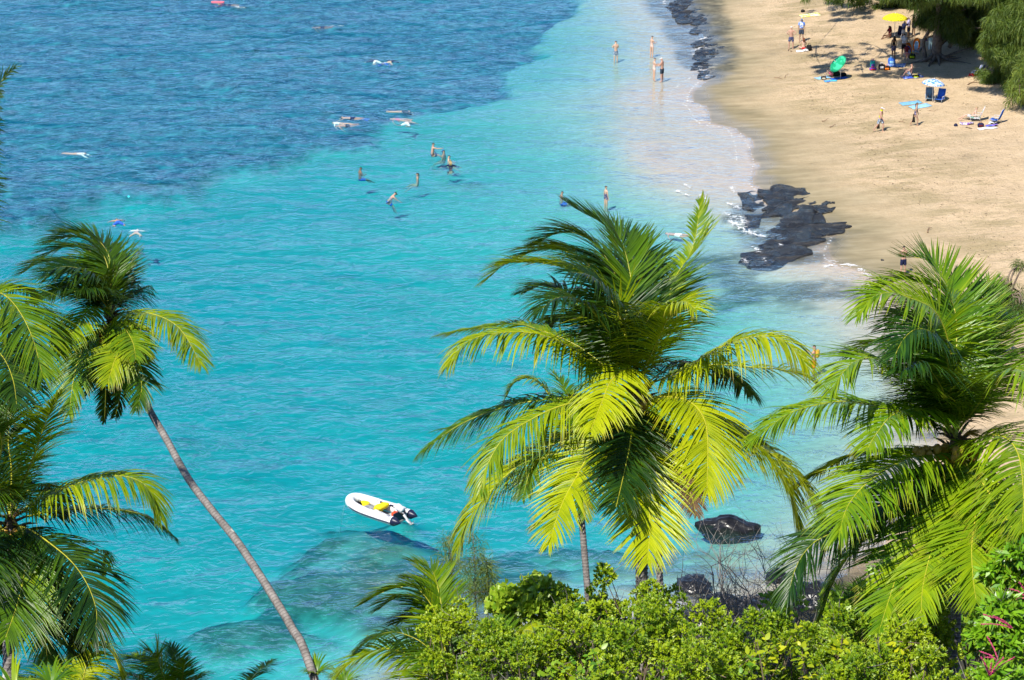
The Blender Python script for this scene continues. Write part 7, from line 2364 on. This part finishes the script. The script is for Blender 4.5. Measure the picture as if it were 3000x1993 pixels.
def hang_towel(label, px, py, depth_ref, L, W, mat):
    f = on_ground(*depth_ref)
    d = float(np.dot(np.array(f) - CO, CF))
    p = at(px, py, d)
    mb = MB()
    nx_, ny_ = 7, 10
    vs = []
    for j in range(ny_):
        for i in range(nx_):
            x = (i / (nx_ - 1) - .5) * W * (1 - .2 * math.sin(j / (ny_ - 1) * 3.1))
            vs.append((x, .06 * math.sin(i * 1.9 + j * .3), -j / (ny_ - 1) * L))
    mb.add(vs, [(j * nx_ + i, j * nx_ + i + 1, (j + 1) * nx_ + i + 1, (j + 1) * nx_ + i) for j in range(ny_ - 1) for i in range(nx_ - 1)])
    o = mb.build("hanging_towel", mat)
    o.modifiers.new("t", 'SOLIDIFY').thickness = .015
    o.location = p
    return tag(o, label, 'towel', 'towels hanging from the ironwood')


C_MINT = cloth('mint', (.45, .62, .64))
hang_towel("pale blue towel hanging from the ironwood branch, left one", 2729, 112, (2745, 180), .85, .42, C_MINT)
hang_towel("pale blue towel hanging from the ironwood branch, right one", 2741, 118, (2745, 180), .85, .38, C_MINT)
hang_towel("small purple cloth hanging on the ironwood's leaning stem", 2711, 107, (2742, 178), .35, .3, C_PURPLE)
hang_towel("narrow pale cloth hanging deep in the shade of the ironwood", 2805, 108, (2745, 180), .6, .15, C_MINT)
# low limbs of the camp's tree
iw = on_ground(2742, 178)
mb = MB()
dI = float(np.dot(np.array(iw) - CO, CF))
def rel(x, y, d=0): return at(x, y, dI + d) - np.array(iw)
limb(mb, [rel(2752, 130), rel(2765, 112), rel(2730, 106), rel(2700, 118)], .10, .04, 10, 6)
limb(mb, [rel(2712, 186), rel(2708, 150), rel(2706, 120), rel(2735, 72)], .17, .12, 12, 7)
limb(mb, [rel(2780, 140), rel(2815, 96), rel(2870, 82), rel(2900, 100)], .14, .06, 10, 6)
limb(mb, [rel(2760, 170), rel(2810, 150), rel(2850, 140)], .09, .04, 8, 6)
lm = mb.build("low_limb", M_BARK)
lm.parent = next(o for o in bpy.data.objects if o.name.startswith('ironwood_tree') and 'exposed roots' in o.get('label', ''))
lm.location = (0, 0, 0)


def fins_pair(label, px, py, h_, rz):
    f = on_ground(px, py)
    o = empty("swim_fins", (f.x, f.y, f.z + h_), rz, label, 'swim fins', 'swim fins carried by hand')
    for i in range(2):
        mb = MB()
        prof = [(0, .05), (.16, .06), (.32, .085), (.58, .11)]
        vs = [(sg * w, .03 * i + t, -y) for t in (0, .018) for sg in (-1, 1) for y, w in prof]
        fs = [(j, j + 1, 5 + j, 4 + j) for j in range(3)] + [(8 + j, 12 + j, 13 + j, 9 + j) for j in range(3)] + [(j, 8 + j, 9 + j, j + 1) for j in range(3)] + [(4 + j, 5 + j, 13 + j, 12 + j) for j in range(3)] + [(3, 11, 15, 7), (0, 4, 12, 8)]
        mb.add(vs, fs); mb.build("fin", M_NEOP, o, False)
    return o


fins_pair("pair of long black fins hanging from the hand of the man in neon yellow", 2573, 387, .80, R(20))
fins_pair("pair of black fins in the hand of the dark-haired walking woman", 2676, 369, .82, R(-10))


def twig(label, pts, r=.03):
    P = [on_ground(x, y) for x, y in pts]
    c = P[0]
    mb = MB()
    mb.tube([Vector(q) for q in catmull([np.array(p - c) + np.array((0, 0, r * .8)) for p in P], 10)], [r * (1 - .07 * i) for i in range(10)], 6)
    s1 = Vector(P[len(P) // 2] - c) + Vector((0, 0, r))
    mb.tube([s1, s1 + Vector((.18, .12, .10)), s1 + Vector((.3, .3, .08))], [r * .6, r * .4, r * .2], 5)
    o = mb.build("driftwood", simple("driftwood", (.24, .16, .10), .9, .4, 8))
    o.location = c
    return tag(o, label, 'driftwood', 'driftwood on the sand')


twig("curved driftwood stick on the sand left of the green parasol", [(2268, 229), (2280, 229), (2292, 233)])
twig("short driftwood stick sticking up left of the green parasol", [(2299, 230), (2301, 223)])
twig("driftwood stick on the sand between the two walking people", [(2633, 357), (2642, 357), (2652, 361)])
twig("driftwood stick below the blue parasol's towels", [(2722, 325), (2738, 327)], .025)
twig("dark driftwood twig under the ironwood's shadow above the blue parasol", [(2835, 250), (2850, 243), (2880, 246)], .05)
twig("knotty piece of driftwood standing above the right palm", [(2718, 683), (2718, 676), (2722, 668)], .05)
twig("small driftwood piece near the neon man's footprints", [(2408, 357), (2416, 356)], .05)
twig("small driftwood piece by the damp sand in mid-beach", [(2431, 374), (2437, 373)], .05)
for i_, (x_, y_) in enumerate([(2310, 149), (2318, 151), (2834, 375), (2843, 377)]):
    f = on_ground(x_, y_)
    mb = MB(); mb.box((0, 0, .02), (.10, .27, .03), 0, bev=.012); mb.tube([(-.04, .02, .03), (0, .08, .07), (.04, .02, .03)], .009, 4)
    obj_simple("sandal", mb, simple("sandal", (.12, .08, .05), .8), ["brown sandal behind the man in the white cap, left of the pair", "brown sandal behind the man in the white cap, right of the pair", "dark sandal on the sand left of the cooler bag, left of the pair", "dark sandal on the sand left of the cooler bag, right of the pair"][i_], 'sandal', (f.x, f.y, f.z), .3 * i_, 'sandals on the sand', False)
random.seed(77)
M_LITTER = simple("dry_leaf_litter", (.13, .085, .045), .9, .4, 9)
mb = MB()
for i in range(2600):
    u = random.random()
    if u < .55:
        x_, y_ = random.gauss(2400, 120), random.uniform(10, 760)
        x_ += (y_ - 250) * .55 - 60
    else:
        x_, y_ = random.uniform(2350, 3000), random.uniform(0, 780)
    p = sea_pt(x_, y_)
    z = ground_z(p[0], p[1])
    if z < .55 or p[1] < 140: continue
    p = sea_pt(x_, y_, z)
    a = random.uniform(0, 6.28); l = random.uniform(.02, .085); w = l * random.uniform(.25, .6)
    c_, s_ = math.cos(a), math.sin(a)
    h_ = ground_z(p[0], p[1]) + .02
    mb.add([(p[0] - c_ * l, p[1] - s_ * l, h_), (p[0] + s_ * w, p[1] - c_ * w, h_ + .03), (p[0] + c_ * l, p[1] + s_ * l, h_ + .01), (p[0] - s_ * w, p[1] + c_ * w, h_ + .02)], [(0, 1, 2, 3)])
tag(mb.build("leaf_litter", M_LITTER, None, False), "dry leaves and twigs strewn over the upper beach", kind='stuff')
